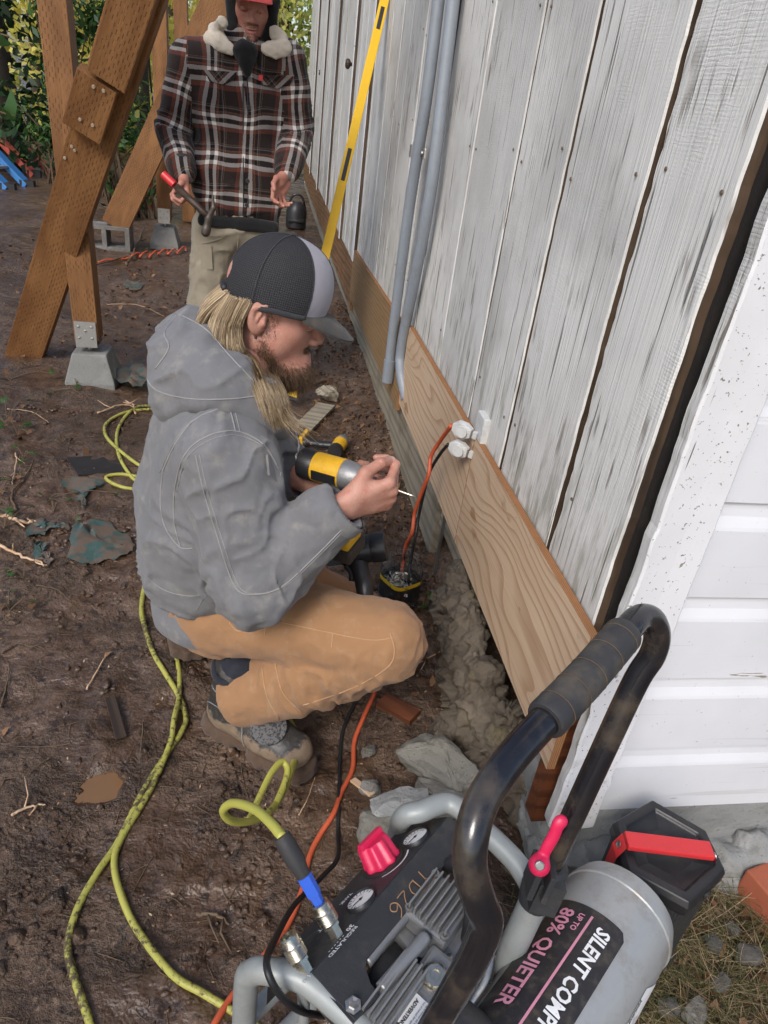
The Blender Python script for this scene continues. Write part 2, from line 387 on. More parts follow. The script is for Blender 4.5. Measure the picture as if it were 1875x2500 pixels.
def m_ply():
    """rotary-cut fir plywood: broad cathedral loops running along the sheet"""
    b = NB('fir_plywood'); v = b.vary(); p = b.map(v, (1, .10, 1))
    d = b.noise(3.0, 2.5, .5, b.map(v, (1, .25, 1)), .3); q = b.add(b.mul(b.xyz(p, 'Z'), 9.), b.mul(d, 5.2))
    t = b.math('FRACT', b.mul(q, 3.1)); line = b.step(t, .55, .97); line = b.mul(line, b.step(t, 1., .965))
    broad = b.step(b.noise(1., 3, .55, b.map(v, (7, 1.2, 7))), .4, .7); fin = b.noise(1, 3, .6, b.map(v, (200, 4, 200)))
    c = b.mix(broad, (.60, .44, .30), (.53, .375, .245)); c = b.mix(b.mul(line, .65), c, (.37, .215, .12)); c = b.mix(b.mul(b.step(fin, .5, .75), .3), c, (.22, .12, .06))
    c = b.mix(b.mul(b.step(b.noise(1, 3, .5, b.map(v, (16, 5, 16))), .68, .74), .7), c, (.25, .13, .055))
    M['ply'] = b.fin(c, .6, b.bump(b.add(line, b.mul(fin, .6)), .2, .002), spec=.3)
    b = NB('plywood_edge'); v = b.co(); z = b.xyz(v, 'X'); l = b.step(b.math('FRACT', b.mul(z, 260)), .35, .65)
    c = b.mix(l, (.4, .2, .09), (.25, .11, .045)); c = b.mix(b.mul(b.noise(80, 3, .6, v), .4), c, (.12, .06, .03)); M['plyedge'] = b.fin(c, .75, b.bump(l, .4, .002), spec=.2)
def m_timber():
    """pressure-treated timber: brown stain with rows of short incisions along the grain (object Z)"""
    b = NB('incised_treated_timber'); v = b.vary(b.co('Object')); 
    br = b.n('TexBrick', {'Vector': b.map(v, (1, 1, 1), rot=(R(90), 0, R(90))), 'Scale': 1., 'Mortar Size': .0045, 'Brick Width': .016, 'Row Height': .05, 'Mortar Smooth': .1, 'Bias': 0.}, offset=.5)
    g = b.noise(1, 4, .6, b.map(v, (110, 110, 3.5))); big = b.noise(3, 4, .6, b.map(v, (3, 3, .7)), .5)
    u = b.xyz(v, 'Z'); wv = b.add(b.xyz(v, 'X'), b.xyz(v, 'Y'))
    row = b.math('FLOOR', b.mul(wv, 85.)); zz = b.add(b.mul(u, 27.), b.mul(row, .5)); a = b.math('ABSOLUTE', b.add(b.math('FRACT', zz), -.5)); cc = b.math('ABSOLUTE', b.add(b.math('FRACT', b.mul(wv, 85.)), -.5))
    slit = b.mul(b.step(a, .26, .2), b.step(cc, .2, .1))
    c = b.mix(b.step(big, .35, .68), (.26, .125, .047), (.165, .073, .026)); c = b.mix(b.mul(b.step(g, .48, .75), .55), c, (.115, .05, .02))
    slit = b.mul(slit, b.step(b.noise(14, 3, .6, v), .38, .6)); c = b.mix(b.mul(slit, .6), c, (.075, .032, .013))
    M['timber'] = b.fin(c, .62, b.bump(b.add(b.mul(slit, -1.2), b.mul(g, .5)), .55, .004), spec=.3)
def m_concrete(name='concrete', base=(.33, .32, .30), dark=(.19, .185, .17), moss=.35):
    b = NB(name); v = b.vary(); n1 = b.noise(9, 6, .65, v); n2 = b.noise(90, 4, .7, v); pit = b.vor(70, v)
    c = b.mix(n1, dark, base); c = b.mix(b.step(b.noise(4, 4, .6, v), .5, .7), c, tuple(x*1.25 for x in base)); c = b.mix(b.mul(b.step(b.noise(13, 4, .6, v), .55, .72), moss), c, (.12, .1, .05)); c = b.mix(b.mul(b.step(n2, .55, .7), .5), c, dark)
    return b.fin(c, .85, b.bump(b.add(b.mul(n1, .8), b.add(b.mul(n2, .7), b.mul(b.step(pit, .25, .0), -.5))), .7, .006), spec=.3)
def cloth(name, c1, c2, wear, weave=900, wamt=.5, rough=.85, bsc=.6):
    b = NB(name); v = b.co(); n1 = b.noise(6, 5, .6, v); n2 = b.noise(26, 4, .65, v); tw = b.noise(weave, 2, .5, v); st = b.noise(1, 3, .6, b.map(v, (40, 40, 9)))
    c = b.mix(n1, c1, c2); c = b.mix(b.mul(b.step(n2, .5, .75), wamt), c, wear); c = b.mix(b.mul(tw, .3), c, tuple(x*.62 for x in c1)); c = b.mix(b.mul(b.step(st, .55, .8), .3), c, wear)
    wr = b.math('ABSOLUTE', b.add(b.noise(11, 2, .5, v, .5), -.5)); return b.fin(c, rough, b.bump(b.add(b.mul(tw, .35), b.add(b.mul(n2, .5), b.mul(b.step(wr, .0, .16), .7))), bsc, .0022), spec=.15, Sheen_Weight=.12, Sheen_Roughness=.6)
def m_plaid():
    b = NB('brown_plaid_fleece'); v = b.attr('uvw'); x0, y0 = b.xyz(v, 'X'), b.xyz(v, 'Y'); fz = b.noise(260, 3, .7); n = b.mul(b.add(fz, -.5), .006); x, y = b.add(x0, n), b.add(y0, n)
    def band(t, per, lo, hi, soft=.006):
        f = b.math('FRACT', b.mul(t, 1/per)); return b.mul(b.step(f, lo-soft, lo+soft), b.step(f, hi+soft, hi-soft))
    def one(t):
        per = .15
        wht = b.add(band(t, per, .13, .23), band(t, per, .35, .45)); rust = b.add(band(t, per, .02, .12), band(t, per, .47, .50)); blk = b.add(band(t, per, .23, .35), band(t, per, .53, .58)); gry = band(t, per, .60, .625); tan = b.add(band(t, per, .505, .515), band(t, per, .655, .665))
        return wht, rust, blk, gry, tan
    a, e = one(x), one(y)
    def lay(s):
        c = b.mix(s[1], (.021, .0145, .0135), (.15, .042, .027)); c = b.mix(s[2], c, (.008, .007, .008)); c = b.mix(s[3], c, (.15, .14, .145)); c = b.mix(s[0], c, (.44, .41, .39)); return b.mix(s[4], c, (.2, .14, .07))
    c = b.mix(.5, lay(a), lay(e)); c = b.mix(b.mul(b.mul(a[0], e[0]), .8), c, (.72, .68, .63)); c = b.mix(b.mul(fz, .35), c, (.03, .022, .02))
    M['plaid'] = b.fin(c, .95, b.bump(b.add(fz, b.mul(b.noise(40, 3, .6), .6)), .6, .003), spec=.1, Sheen_Weight=.12)
def m_skin(name='skin', c1=(.50, .27, .20), c2=(.42, .195, .14), red=(.46, .16, .12)):
    b = NB(name); v = b.co(); n1 = b.noise(22, 4, .6, v); n2 = b.noise(500, 3, .6, v); n3 = b.vor(420, v)
    c = b.mix(b.step(n1, .3, .7), c1, c2); c = b.mix(b.mul(b.step(b.noise(60, 3, .65, v), .48, .72), .6), c, red); c = b.mix(b.mul(b.step(b.noise(130, 2, .6, v), .6, .7), .35), c, tuple(x*1.25 for x in c1)); c = b.mix(b.mul(b.step(n2, .6, .8), .3), c, (.3, .13, .09))
    return b.fin(c, .48, b.bump(b.add(n2, b.mul(n3, .5)), .4, .0014), spec=.4)
def m_hose(name, c, dirt=(.075, .045, .025), amt=.55, sc=34, rough=.5):
    b = NB(name); v = b.co(); d = b.noise(sc, 5, .7, v); d2 = b.noise(5, 2, .5, v)
    f = b.step(b.add(b.mul(d, .6), b.mul(d2, .4)), 1-amt, 1.08-amt); k = b.mix(b.noise(5, 3, .5, v), c, tuple(x*.72 for x in c)); k = b.mix(f, k, dirt)
    return b.fin(k, b.add(rough, b.mul(f, .25)), b.bump(d, .3, .002))
def m_leaf(name, cols, rough=.45, trans=.25):
    b = NB(name); v = b.co(); n = b.noise(3.3, 3, .6, v); g = b.n('NewGeometry').outputs['Random Per Island']; f = b.add(b.mul(n, .45), b.mul(g, .6))
    k = len(cols); c = b.ramp(f, *[(.18+.68*i/(k-1), x) for i, x in enumerate(cols)])
    b.fin(c, rough, None, spec=.35); tr = b.n('BsdfTranslucent', {'Color': c}); mx = b.n('MixShader', {0: trans, 1: b.b.outputs[0], 2: tr.outputs[0]}); b.t.links.new(mx.outputs[0], b.out.inputs[0]); return b.m
def m_strand(name, cols, sc=60, rough=.4):
    b = NB(name); g = b.n('NewGeometry').outputs['Random Per Island']; n = b.noise(sc, 3, .6); f = b.add(b.mul(g, .75), b.mul(n, .25))
    k = len(cols); c = b.ramp(f, *[(.12+.76*i/(k-1), x) for i, x in enumerate(cols)]); return b.fin(c, rough, spec=.4)
def m_glass(name='clear_plastic', tint=(.93, .95, .95)):
    b = NB(name); return b.fin(tint, .06, spec=.5, Transmission_Weight=.96, IOR=1.12)
m_mud(); m_board(); m_white(); m_ply(); m_timber(); m_plaid()
M['concrete'] = m_concrete(base=(.26, .26, .245), dark=(.15, .15, .14)); M['oldconcrete'] = m_concrete('mossy_old_concrete', (.165, .135, .102), (.05, .038, .027), .6); M['paleconc'] = m_concrete('pale_concrete', (.30, .30, .29), (.18, .18, .17), .25)
M['cmu'] = m_concrete('grey_block', (.19, .18, .165), (.1, .095, .085), .4)
M['sill'] = wood('brown_sill_timber', (.24, .13, .065), (.13, .065, .03), 'Y', stain=(.07, .05, .035))
M['greyboard'] = wood('damp_grey_plank', (.32, .285, .22), (.20, .17, .125), 'Y', stain=(.1, .08, .05))
M['osb'] = wood('tan_sheathing', (.30, .19, .095), (.22, .13, .06), 'Y', stain=(.2, .14, .085), rings=30)
M['offcut'] = wood('pale_offcut', (.6, .42, .27), (.48, .3, .17), 'X')
M['darkwood'] = wood('dark_wet_wood', (.06, .04, .028), (.03, .02, .014), 'X', rough=.5)
M['redwood'] = wood('red_split_wood', (.17, .055, .022), (.09, .03, .013), 'X')
M['tar'] = simple('black_tar_paper', (.014, .012, .011), .7, grime=.4, gcol=(.05, .04, .03))
M['pvc'] = simple('grey_conduit', (.235, .265, .30), .45, grime=.35, gcol=(.16, .15, .14), sc=14)
M['galv'] = simple('galvanised_steel', (.55, .55, .53), .38, .85, .3, (.2, .19, .17))
M['steel'] = simple('bare_steel', (.42, .41, .39), .35, .9, .35, (.12, .09, .06)); M['oldsteel'] = simple('rusty_hammer_steel', (.10, .085, .07), .5, .6, .6, (.09, .055, .035))
M['chrome'] = simple('worn_nickel', (.6, .56, .47), .28, 1., .35, (.18, .14, .08), sc=60)
M['alu'] = simple('cast_aluminium', (.30, .30, .30), .45, .6, .3, (.18, .17, .16), sc=30, bump=.3)
M['tubegrey'] = simple('silver_grey_powder_coat', (.30, .32, .31), .45, .15, .3, (.16, .13, .1))
M['tank'] = simple('silver_grey_tank_paint', (.36, .365, .36), .36, .25, .7, (.23, .19, .14), sc=22)
M['black'] = simple('black_plastic', (.016, .016, .018), .42, 0, .3, (.07, .06, .05))
M['panel'] = simple('black_powder_coat', (.026, .027, .030), .55, 0, .5, (.085, .075, .06), sc=26, bsc=260, bump=.3)
M['blackgloss'] = simple('black_enamel_tube', (.010, .010, .013), .2, 0, .6, (.12, .09, .06), sc=15, bump=.08, spec=.7)
M['grip'] = simple('grey_black_foam_grip', (.034, .033, .034), .6, 0, .75, (.13, .105, .075), sc=16, bump=.3)
M['rubber'] = simple('black_rubber', (.02, .02, .022), .6, 0, .3, (.06, .05, .04))
M['red'] = simple('red_plastic', (.62, .035, .04), .38, 0, .15, (.25, .03, .03))
M['pinkred'] = simple('magenta_red_plastic', (.66, .018, .085), .38, 0, .12, (.3, .03, .05))
M['yellow'] = simple('yellow_plastic', (.72, .40, .015), .45, 0, .3, (.25, .14, .04), sc=40)
M['level'] = simple('yellow_level_enamel', (.78, .47, .012), .42, 0, .15, (.4, .26, .05))
M['orange'] = m_hose('orange_cord_rubber', (.62, .115, .045), (.19, .13, .11), .42)
M['cord'] = m_hose('black_cord_rubber', (.014, .014, .015), (.08, .07, .06), .38)
M['hose'] = m_hose('yellow_green_hose', (.43, .41, .085), (.075, .052, .028), .50, sc=90)
M['hoseclean'] = m_hose('yellow_green_hose_cleaner', (.52, .50, .10), (.13, .1, .04), .43)
M['whiteplastic'] = simple('aged_white_plastic', (.62, .63, .62), .4, 0, .35, (.28, .27, .25), sc=30)
M['paper'] = simple('white_sticker', (.75, .74, .73), .5, 0, .2, (.5, .45, .4))
M['ink'] = simple('black_print', (.02, .02, .02), .6, grime=0); M['inkpink'] = simple('pink_print', (.68, .28, .38), .55, grime=.3, gcol=(.2, .1, .1)); M['inkwhite'] = simple('white_print', (.8, .8, .8), .5, grime=.25, gcol=(.3, .28, .26)); M['inkgold'] = simple('brown_marker', (.33, .19, .10), .6, grime=.3)
M['inkred'] = simple('red_print', (.6, .03, .03), .5, grime=0); M['inkyel'] = simple('yellow_print', (.75, .48, .02), .5, grime=.1)
M['labelblack'] = simple('black_sticker', (.02, .018, .019), .45, 0, .55, (.12, .095, .07), sc=50)
M['blue'] = simple('blue_tape', (.03, .12, .62), .45, 0, .15); M['teal'] = simple('blue_grey_metal', (.16, .23, .25), .35, .4, .3)
M['jacket'] = cloth('grey_canvas_jacket', (.135, .135, .142), (.205, .203, .206), (.30, .28, .245), wamt=.6)
M['seam'] = cloth('pale_seam_thread', (.27, .265, .26), (.30, .29, .28), (.35, .33, .3)); M['pants'] = cloth('brown_duck_canvas', (.31, .165, .078), (.36, .20, .10), (.42, .28, .175), wamt=.45); M['pantseam'] = cloth('tan_seam_thread', (.45, .27, .14), (.48, .29, .16), (.5, .34, .2))
M['khaki'] = cloth('khaki_cargo_cloth', (.27, .235, .175), (.32, .28, .21), (.22, .19, .14)); M['darkcloth'] = cloth('charcoal_cloth', (.03, .03, .034), (.04, .04, .045), (.07, .065, .06)); M['blackcloth'] = cloth('black_sweatshirt', (.008, .008, .009), (.012, .012, .013), (.02, .02, .02))
M['sherpa'] = cloth('cream_sherpa', (.52, .46, .38), (.6, .54, .45), (.42, .36, .28), weave=160, bsc=1.)
M['capgrey'] = cloth('grey_cap_twill', (.30, .29, .33), (.33, .32, .36), (.36, .35, .37), weave=700, wamt=.2); M['capbill'] = cloth('faded_black_bill', (.045, .044, .044), (.065, .06, .057), (.15, .12, .09), wamt=.5); M['capred'] = cloth('red_cap', (.5, .035, .03), (.55, .045, .04), (.4, .04, .04))
M['boot'] = cloth('muddy_black_leather', (.028, .027, .027), (.06, .054, .047), (.20, .155, .11), weave=300, wamt=.6, rough=.6); M['bootmud'] = cloth('mud_caked_leather', (.24, .175, .115), (.16, .125, .09), (.075, .062, .05), weave=300, wamt=.6); M['sole'] = cloth('muddy_sole', (.12, .075, .05), (.07, .045, .03), (.04, .025, .017), weave=200, wamt=.6)
M['sock'] = cloth('dark_navy_sock', (.018, .02, .03), (.024, .026, .036), (.05, .05, .055))
M['skin'] = m_skin(); M['skinred'] = m_skin('ruddy_skin', (.45, .225, .165), (.36, .15, .11), (.4, .13, .1)); M['lip'] = simple('lip_skin', (.46, .17, .15), .4, grime=.1, gcol=(.4, .12, .1)); M['nail'] = simple('fingernail', (.6, .36, .3), .3, grime=.1)
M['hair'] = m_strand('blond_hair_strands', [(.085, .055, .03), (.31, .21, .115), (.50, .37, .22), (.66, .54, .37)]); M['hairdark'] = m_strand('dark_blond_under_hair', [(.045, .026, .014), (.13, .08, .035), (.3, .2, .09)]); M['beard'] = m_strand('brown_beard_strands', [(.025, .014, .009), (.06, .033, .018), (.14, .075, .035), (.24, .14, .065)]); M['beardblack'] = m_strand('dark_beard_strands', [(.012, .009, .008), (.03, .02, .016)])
M['leafgreen'] = m_leaf('green_leaves', [(.012, .035, .008), (.03, .08, .015), (.06, .13, .025)]); M['leafdark'] = m_leaf('dark_ivy_leaves', [(.006, .018, .008), (.018, .045, .016), (.035, .075, .025)]); M['leafyel'] = m_leaf('sunlit_yellow_autumn_leaves', [(.45, .44, .08), (.78, .68, .16), (.9, .8, .3)], trans=.5); M['leaflime'] = m_leaf('yellow_green_leaves', [(.16, .22, .04), (.42, .46, .10), (.72, .66, .2)], trans=.45)  # yellow autumn leaves: colour raised so the backlit brightness is painted in
M['dryleaf'] = m_leaf('dry_brown_leaves', [(.035, .017, .009), (.09, .042, .018), (.16, .08, .036), (.26, .15, .08)], .7, .1); M['chip'] = m_leaf('wood_chips', [(.16, .08, .04), (.38, .24, .13), (.6, .48, .34)], .8, 0); M['twig'] = simple('brown_twig', (.11, .07, .04), .8, grime=.4, gcol=(.2, .15, .1)); M['bark'] = simple('dark_bark', (.06, .045, .032), .9, grime=.5, gcol=(.03, .04, .015), bump=.8, bsc=40)
M['straw'] = m_leaf('dry_straw', [(.16, .10, .05), (.34, .25, .14), (.5, .4, .25)], .7, .1); M['grass'] = m_leaf('dry_and_green_grass', [(.03, .06, .012), (.08, .11, .03), (.25, .19, .09), (.36, .28, .16)], .6, .2); M['brick'] = simple('red_brick', (.36, .10, .05), .8, grime=.3, gcol=(.2, .08, .05), bump=.5); M['stone'] = m_concrete('river_stone', (.12, .11, .098), (.06, .055, .05), .2)
def m_tarp():
    b = NB('torn_green_tarp'); v = b.vary(); f = b.step(b.noise(22, 5, .7, v), .43, .54); c = b.mix(b.noise(60, 3, .6, v), (.03, .062, .053), (.06, .11, .095)); c = b.mix(f, c, (.12, .085, .06)); M['tarp'] = b.fin(c, .45, b.bump(b.noise(30, 4, .6, v), .5, .006))
m_tarp()
def m_water():
    b = NB('muddy_water'); v = b.co(); c = b.mix(b.noise(8, 3, .5, v), (.17, .088, .036), (.22, .12, .055)); M['water'] = b.fin(c, .06, b.bump(b.noise(14, 2, .5, v), .04, .01), spec=.5)
m_water()
def m_cap():
    b = NB('black_trucker_mesh'); u = b.attr('uvw'); x, y = b.xyz(u, 'X'), b.xyz(u, 'Y'); per = .0038
    h = b.mul(b.step(b.math('ABSOLUTE', b.add(b.math('FRACT', b.mul(x, 1/per)), -.5)), .12, .3), b.step(b.math('ABSOLUTE', b.add(b.math('FRACT', b.mul(y, 1/per)), -.5)), .10, .28))
    c = b.mix(b.mul(b.noise(16, 3, .6), .5), (.012, .012, .014), (.035, .032, .03)); c = b.mix(h, (.04, .04, .044), c); M['capmesh'] = b.fin(c, .8, b.bump(h, .8, .002), spec=.3)
m_cap()
M['ladderred'] = simple('red_fibreglass', (.62, .11, .07), .5); M['ladderblue'] = simple('blue_fibreglass', (.04, .2, .5), .5)
M['mildew'] = simple('grey_skirt_concrete', (.24, .235, .20), .85, grime=.6, gcol=(.11, .1, .06), sc=6, bump=.5, bsc=60)
M['glassface'] = simple('gauge_face', (.78, .78, .76), .35, grime=.2, gcol=(.5, .48, .42)); M['sun'] = None; M['sprig'] = M['leafgreen']
M['clear'] = m_glass()

b_ = NB('speckled_grey_pad'); sp_ = b_.step(b_.noise(160, 3, .6), .50, .58); M['pad'] = b_.fin(b_.mix(sp_, (.11, .105, .105), (.02, .02, .021)), .6, b_.bump(sp_, -.4, .001))
M['rust'] = simple('rusty_nail', (.16, .12, .09), .8, .3, .5, (.2, .11, .06), sc=80)

def m_boot():
    b = NB('muddy_work_boot_leather'); v = b.co(); n1 = b.noise(18, 3, .6, v); n2 = b.noise(70, 3, .65, v); fm = b.attr('mud', 'Fac'); k = b.step(b.add(b.mul(fm, .75), b.mul(b.add(n2, -.5), 1.1)), .22, .62)
    c = b.mix(n1, (.022, .022, .023), (.055, .05, .045)); c = b.mix(b.mul(b.step(n2, .5, .7), .5), c, (.13, .11, .085)); md = b.mix(b.noise(40, 3, .6, v), (.13, .09, .058), (.27, .20, .135)); c = b.mix(k, c, md); M['boot'] = b.fin(c, b.add(.45, b.mul(k, .4)), b.bump(b.add(n2, b.mul(k, .6)), .5, .003))
m_boot(); M['nailpale'] = simple('pale_nail_head', (.5, .42, .3), .5, .3, .2)
M['slab'] = m_concrete('grey_broken_slab', (.26, .25, .215), (.13, .12, .10), .45)
# ------------------------------------------------------------------ ground
PUD = [(-.325, 1.12, .056, .042, .3, .022), (-.36, 1.05, .08, .03, .2, .006), (-.17, .96, .09, .04, -.5, .007), (-.42, .90, .07, .03, .3, .006), (-.58, 1.34, .13, .05, 1.1, .014), (-.47, 1.78, .13, .05, 1.3, .012), (-.12, .80, .12, .045, .7, .012), (-.52, .72, .12, .05, 1.0, .012), (-.30, 1.38, .11, .045, 1.5, .010), (-.72, 1.05, .13, .05, .9, .012), (-.75, 2.2, .14, .06, 1.2, .014)]
def gh(x, y):
    x, y = np.broadcast_arrays(np.asarray(x, float), np.asarray(y, float))
    wx, wy = x+.06*N2(x, y, 6, 2, 61), y+.06*N2(x, y, 6, 2, 63)
    h = .018*N2(x, y, 1.9, 2, 3)+.012*N2(wx, wy, 7, 3, 5)+.004*N2(wx, wy, 26, 3, 9)*sstep(-.3, .4, N2(x, y, 3, 2, 71))
    k = 1-np.abs(N2(wx, wy, 9, 2, 21)); h = h+.006*(k-.6)
    for cx, cy, rx, ry, an, dp in PUD:
        c, s = math.cos(an), math.sin(an); u = ((x-cx)*c+(y-cy)*s)/rx; v = (-(x-cx)*s+(y-cy)*c)/ry
        q = np.sqrt(u*u+v*v)+.22*N2(x, y, 25, 2, 31); h = h*(1-.7*sstep(1.5, .7, q))-dp*sstep(1.25, .75, q)
    h = h+.13*sstep(.60, .74, x)*sstep(.93, 1.05, y)*sstep(2.6, 1.9, y)+.03*sstep(.35, .62, x)*sstep(1.2, 2.6, y)*(1-sstep(5, 8, y))
    far = sstep(6, 16, y); h = h*(1-.5*far)+far*.25*N2(x, y, .12, 2, 41)+sstep(14, 60, y)*.6
    return h
def gz(p, lift=0.): return A(p[0], p[1], float(gh(p[0], p[1]))+lift)
def _axis(lo, a, b, hi, st, gr=1.09):
    x = list(np.arange(a, b, st)); s = st
    while x[-1] < hi: s *= gr; x.append(x[-1]+s)
    s = st; x.insert(0, x[0]-s)
    while x[0] > lo: s *= gr; x.insert(0, x[0]-s)
    return np.array(x)
gx, gy = _axis(-60, -.95, 1.25, 60, .0075), _axis(-12, .42, 2.3, 110, .0075)
XX, YY = np.meshgrid(gx, gy, indexing='ij'); nx, ny = XX.shape
V_ = np.stack([XX, YY, gh(XX, YY)], -1).reshape(-1, 3)
I_ = (np.arange(nx-1)[:, None]*ny+np.arange(ny-1)[None]).ravel()
ground = arr('ground', V_, np.stack([I_, I_+ny, I_+ny+1, I_+1], 1), M['mud'], kind='structure')
def water(name, cx, cy, rx, ry, z, label):
    a = np.arange(48)*2*math.pi/48; m = MB(); r = 1+.15*np.sin(a*3+1)+.1*np.sin(a*5)
    m.add(np.stack([cx+rx*1.8*r*np.cos(a), cy+ry*1.8*r*np.sin(a), a*0+z], 1), [tuple(range(48))]); return m.build(name, M['water'], kind='structure')
zmin = lambda cx, cy: float(gh(cx, cy))
water('puddle', -.325, 1.12, .05, .034, zmin(-.325, 1.12)+.0085, '')

# ------------------------------------------------------------------ house
WX = .58
house = empty('house', (WX+.02, .86, 0), 'old white house with weathered vertical board wall and painted lap siding at the corner', 'house')
def ragged(name, x0, x1, y0, y1, z0, z1, mat, parent, jit=.003, dz=.03, seed=0, rag_lo=.006, jl=None, jr=None, **kw):
    """upright board between planes x0 (face) and x1, with wandering edges"""
    n = max(3, int((min(z1, 1.9)-z0)/dz)); z = np.concatenate([np.linspace(z0, min(z1, 1.9), n), [z1] if z1 > 1.9 else []]); m = len(z)
    jl = jit if jl is None else jl; jr = jit if jr is None else jr
    s = np.stack([z*5, z*0+seed*3.7, z*0], -1); s2 = s*7
    e0 = y0+jl*(fbm(s, 3, seed)+.9*fbm(s2, 3, seed+5)); e1 = y1+jr*(fbm(s+9, 3, seed)+.9*fbm(s2+4, 3, seed+6))
    b = .0035; v = []
    for i in range(m):
        zz = z[i]; k = rag_lo if i == 0 else 0
        ym = (e0[i]+e1[i])/2; bow = .0015*math.sin(zz*3+seed)
        v += [(x1, e0[i], zz), (x0+b, e0[i], zz), (x0, e0[i]+b, zz+k*.5*math.sin(seed)), (x0+bow, ym, zz+k*math.sin(seed*3)), (x0, e1[i]-b, zz-k*.6), (x0+b, e1[i], zz), (x1, e1[i], zz)]
    f = []
    for i in range(m-1):
        for k in range(6): f.append((i*7+k, i*7+k+1, i*7+8+k, i*7+7+k))
        f.append((i*7+6, i*7, i*7+7, i*7+13))
    f += [tuple(range(6, -1, -1)), tuple(range((m-1)*7, m*7))]
    q = MB(); q.add(v, f)
    q.m = [1 if (i < 7*(m-1) and i % 7 in (0, 5, 6)) else 0 for i in range(len(f))]; return q.build(name, [mat, M['bare']], parent, **kw)
edges = [(.905, 1.132, .010), (1.158, 1.492, .006), (1.507, 1.816, .005), (1.830, 2.246, .004), (2.257, 2.70, .003)]
y = 2.715
while y < 13.3:
    wd = .23+.17*random.random(); edges.append((y, y+wd, .003)); y += wd+.012
for i, (a, b, j) in enumerate(edges):
    zb = .60 if b < 2.8 else (.52 if b < 4.9 else .40)+.03*random.random()
    ragged('wall_board', WX+.004*random.random(), WX+.026, a, b, zb, 2.75, M['board'], house, j*.34, .014 if b < 3 else .05, i+1, .008, jl=.002 if i == 0 else None)
for i, (a, b, j) in enumerate(edges[:9]):
    for zz in (.78, 1.32, 1.62):
        for yy in (a+.03, b-.035):
            if random.random() < .7: MB().lathe([(.0036, -.001), (.0032, .0009), (.0, .0012)], A(WX-.0012, yy, zz+random.uniform(-.03, .03)), (-1, 0, 0), 7).build('nail_head', M['rust'], house)
for yb, zb, wd in ((2.715, .93, .05), (4.86, .46, .09), (5.9, .42, .06), (7.55, .45, .07), (9.2, .4, .07), (11, .4, .08)):
    ragged('batten', WX-.022, WX-.001, yb-wd/2, yb+wd/2, zb, 2.75, M['siding'], house, .001, .06, 77+int(yb*10), .004)
MB().box((WX+.045, 7.15, 1.55), (.008, 6.27, 1.18)).build('sheathing', M['tar'], house)
MB().box((WX+.08, 7.2, .33), (.03, 6.2, .06)).build('sill_plate', M['sill'], house)
# plywood patches over the bottom of the boards
PX = WX-.02
def ply(y0, y1, z0, z1, mat, slant=0., x=PX, th=.017, zs=None):
    m = MB(); z0b, z1b = (z0, z1) if zs is None else zs
    v = [(x, y0, z0), (x, y1, z0b), (x, y1, z1b), (x, y0+slant, z1), (x+th, y0, z0), (x+th, y1, z0b), (x+th, y1, z1b), (x+th, y0+slant, z1)]
    m.add(v, [(0, 1, 2, 3)]); m.add(v, [(4, 7, 6, 5), (0, 4, 5, 1), (1, 5, 6, 2), (2, 6, 7, 3), (3, 7, 4, 0)], 1)
    o = m.build('plywood_panel', [mat, M['plyedge']], house); return o
p1 = ply(.862, 1.662, .318, .645, M['ply']); p2 = ply(1.665, 2.72, .318, .640, M['ply']); p3 = ply(2.78, 4.86, .26, .60, M['osb'], x=PX+.004, zs=(.22, .53))
for pn, ys, zs in ((p1, (.89, 1.02, 1.16, 1.30, 1.44, 1.56, 1.64), (.345, .49, .615)), (p2, (1.70, 1.9, 2.1, 2.3, 2.5, 2.68), (.35, .61))):
    for yy in ys:
        for zz in zs:
            if random.random() < .8:
                c = A(PX+.0006, yy+random.uniform(-.02, .02), zz+random.uniform(-.012, .012))
                MB().lathe([(.0045, -.001), (.0042, .0008), (.0016, .0002)], c, (-1, 0, 0), 8).build('screw_head', M['chrome'], pn)
MB().box((PX+.05, .905, .30), (.03, .02, .17)).build('corner_stud', M['redwood'], house)
# far sill beam and skirt
m = MB(); m.box((WX+.045, 9.15, .27), (.045, 4.25, .15)); m.build('sill_beam', M['sill'], house, bevel=.004)
MB().box((WX+.10, 7.9, .06), (.07, 5.6, .16)).build('foundation_wall', M['mildew'], house)
for (ya, yb, za, zb, xo) in ((2.02, 3.55, .03, .245, .012), (3.57, 5.3, .02, .235, .02), (1.72, 2.30, .16, .275, .03)):
    m = MB(); m.box((WX+.02+xo, (ya+yb)/2, (za+zb)/2), (.016, (yb-ya)/2, (zb-za)/2)); o = m.build('skirt_plank', M['greyboard'], house, bevel=.003)
# rebar and dark inner wall under the patch
MB().tube([(WX+.02, 1.93, .0), (WX+.012, 1.90, .28)], .006, 8).build('rebar', M['steel'], house)
MB().box((WX+.36, 4.2, .1), (.03, 3.1, .35)).build('crawlspace_wall', M['tar'], house)
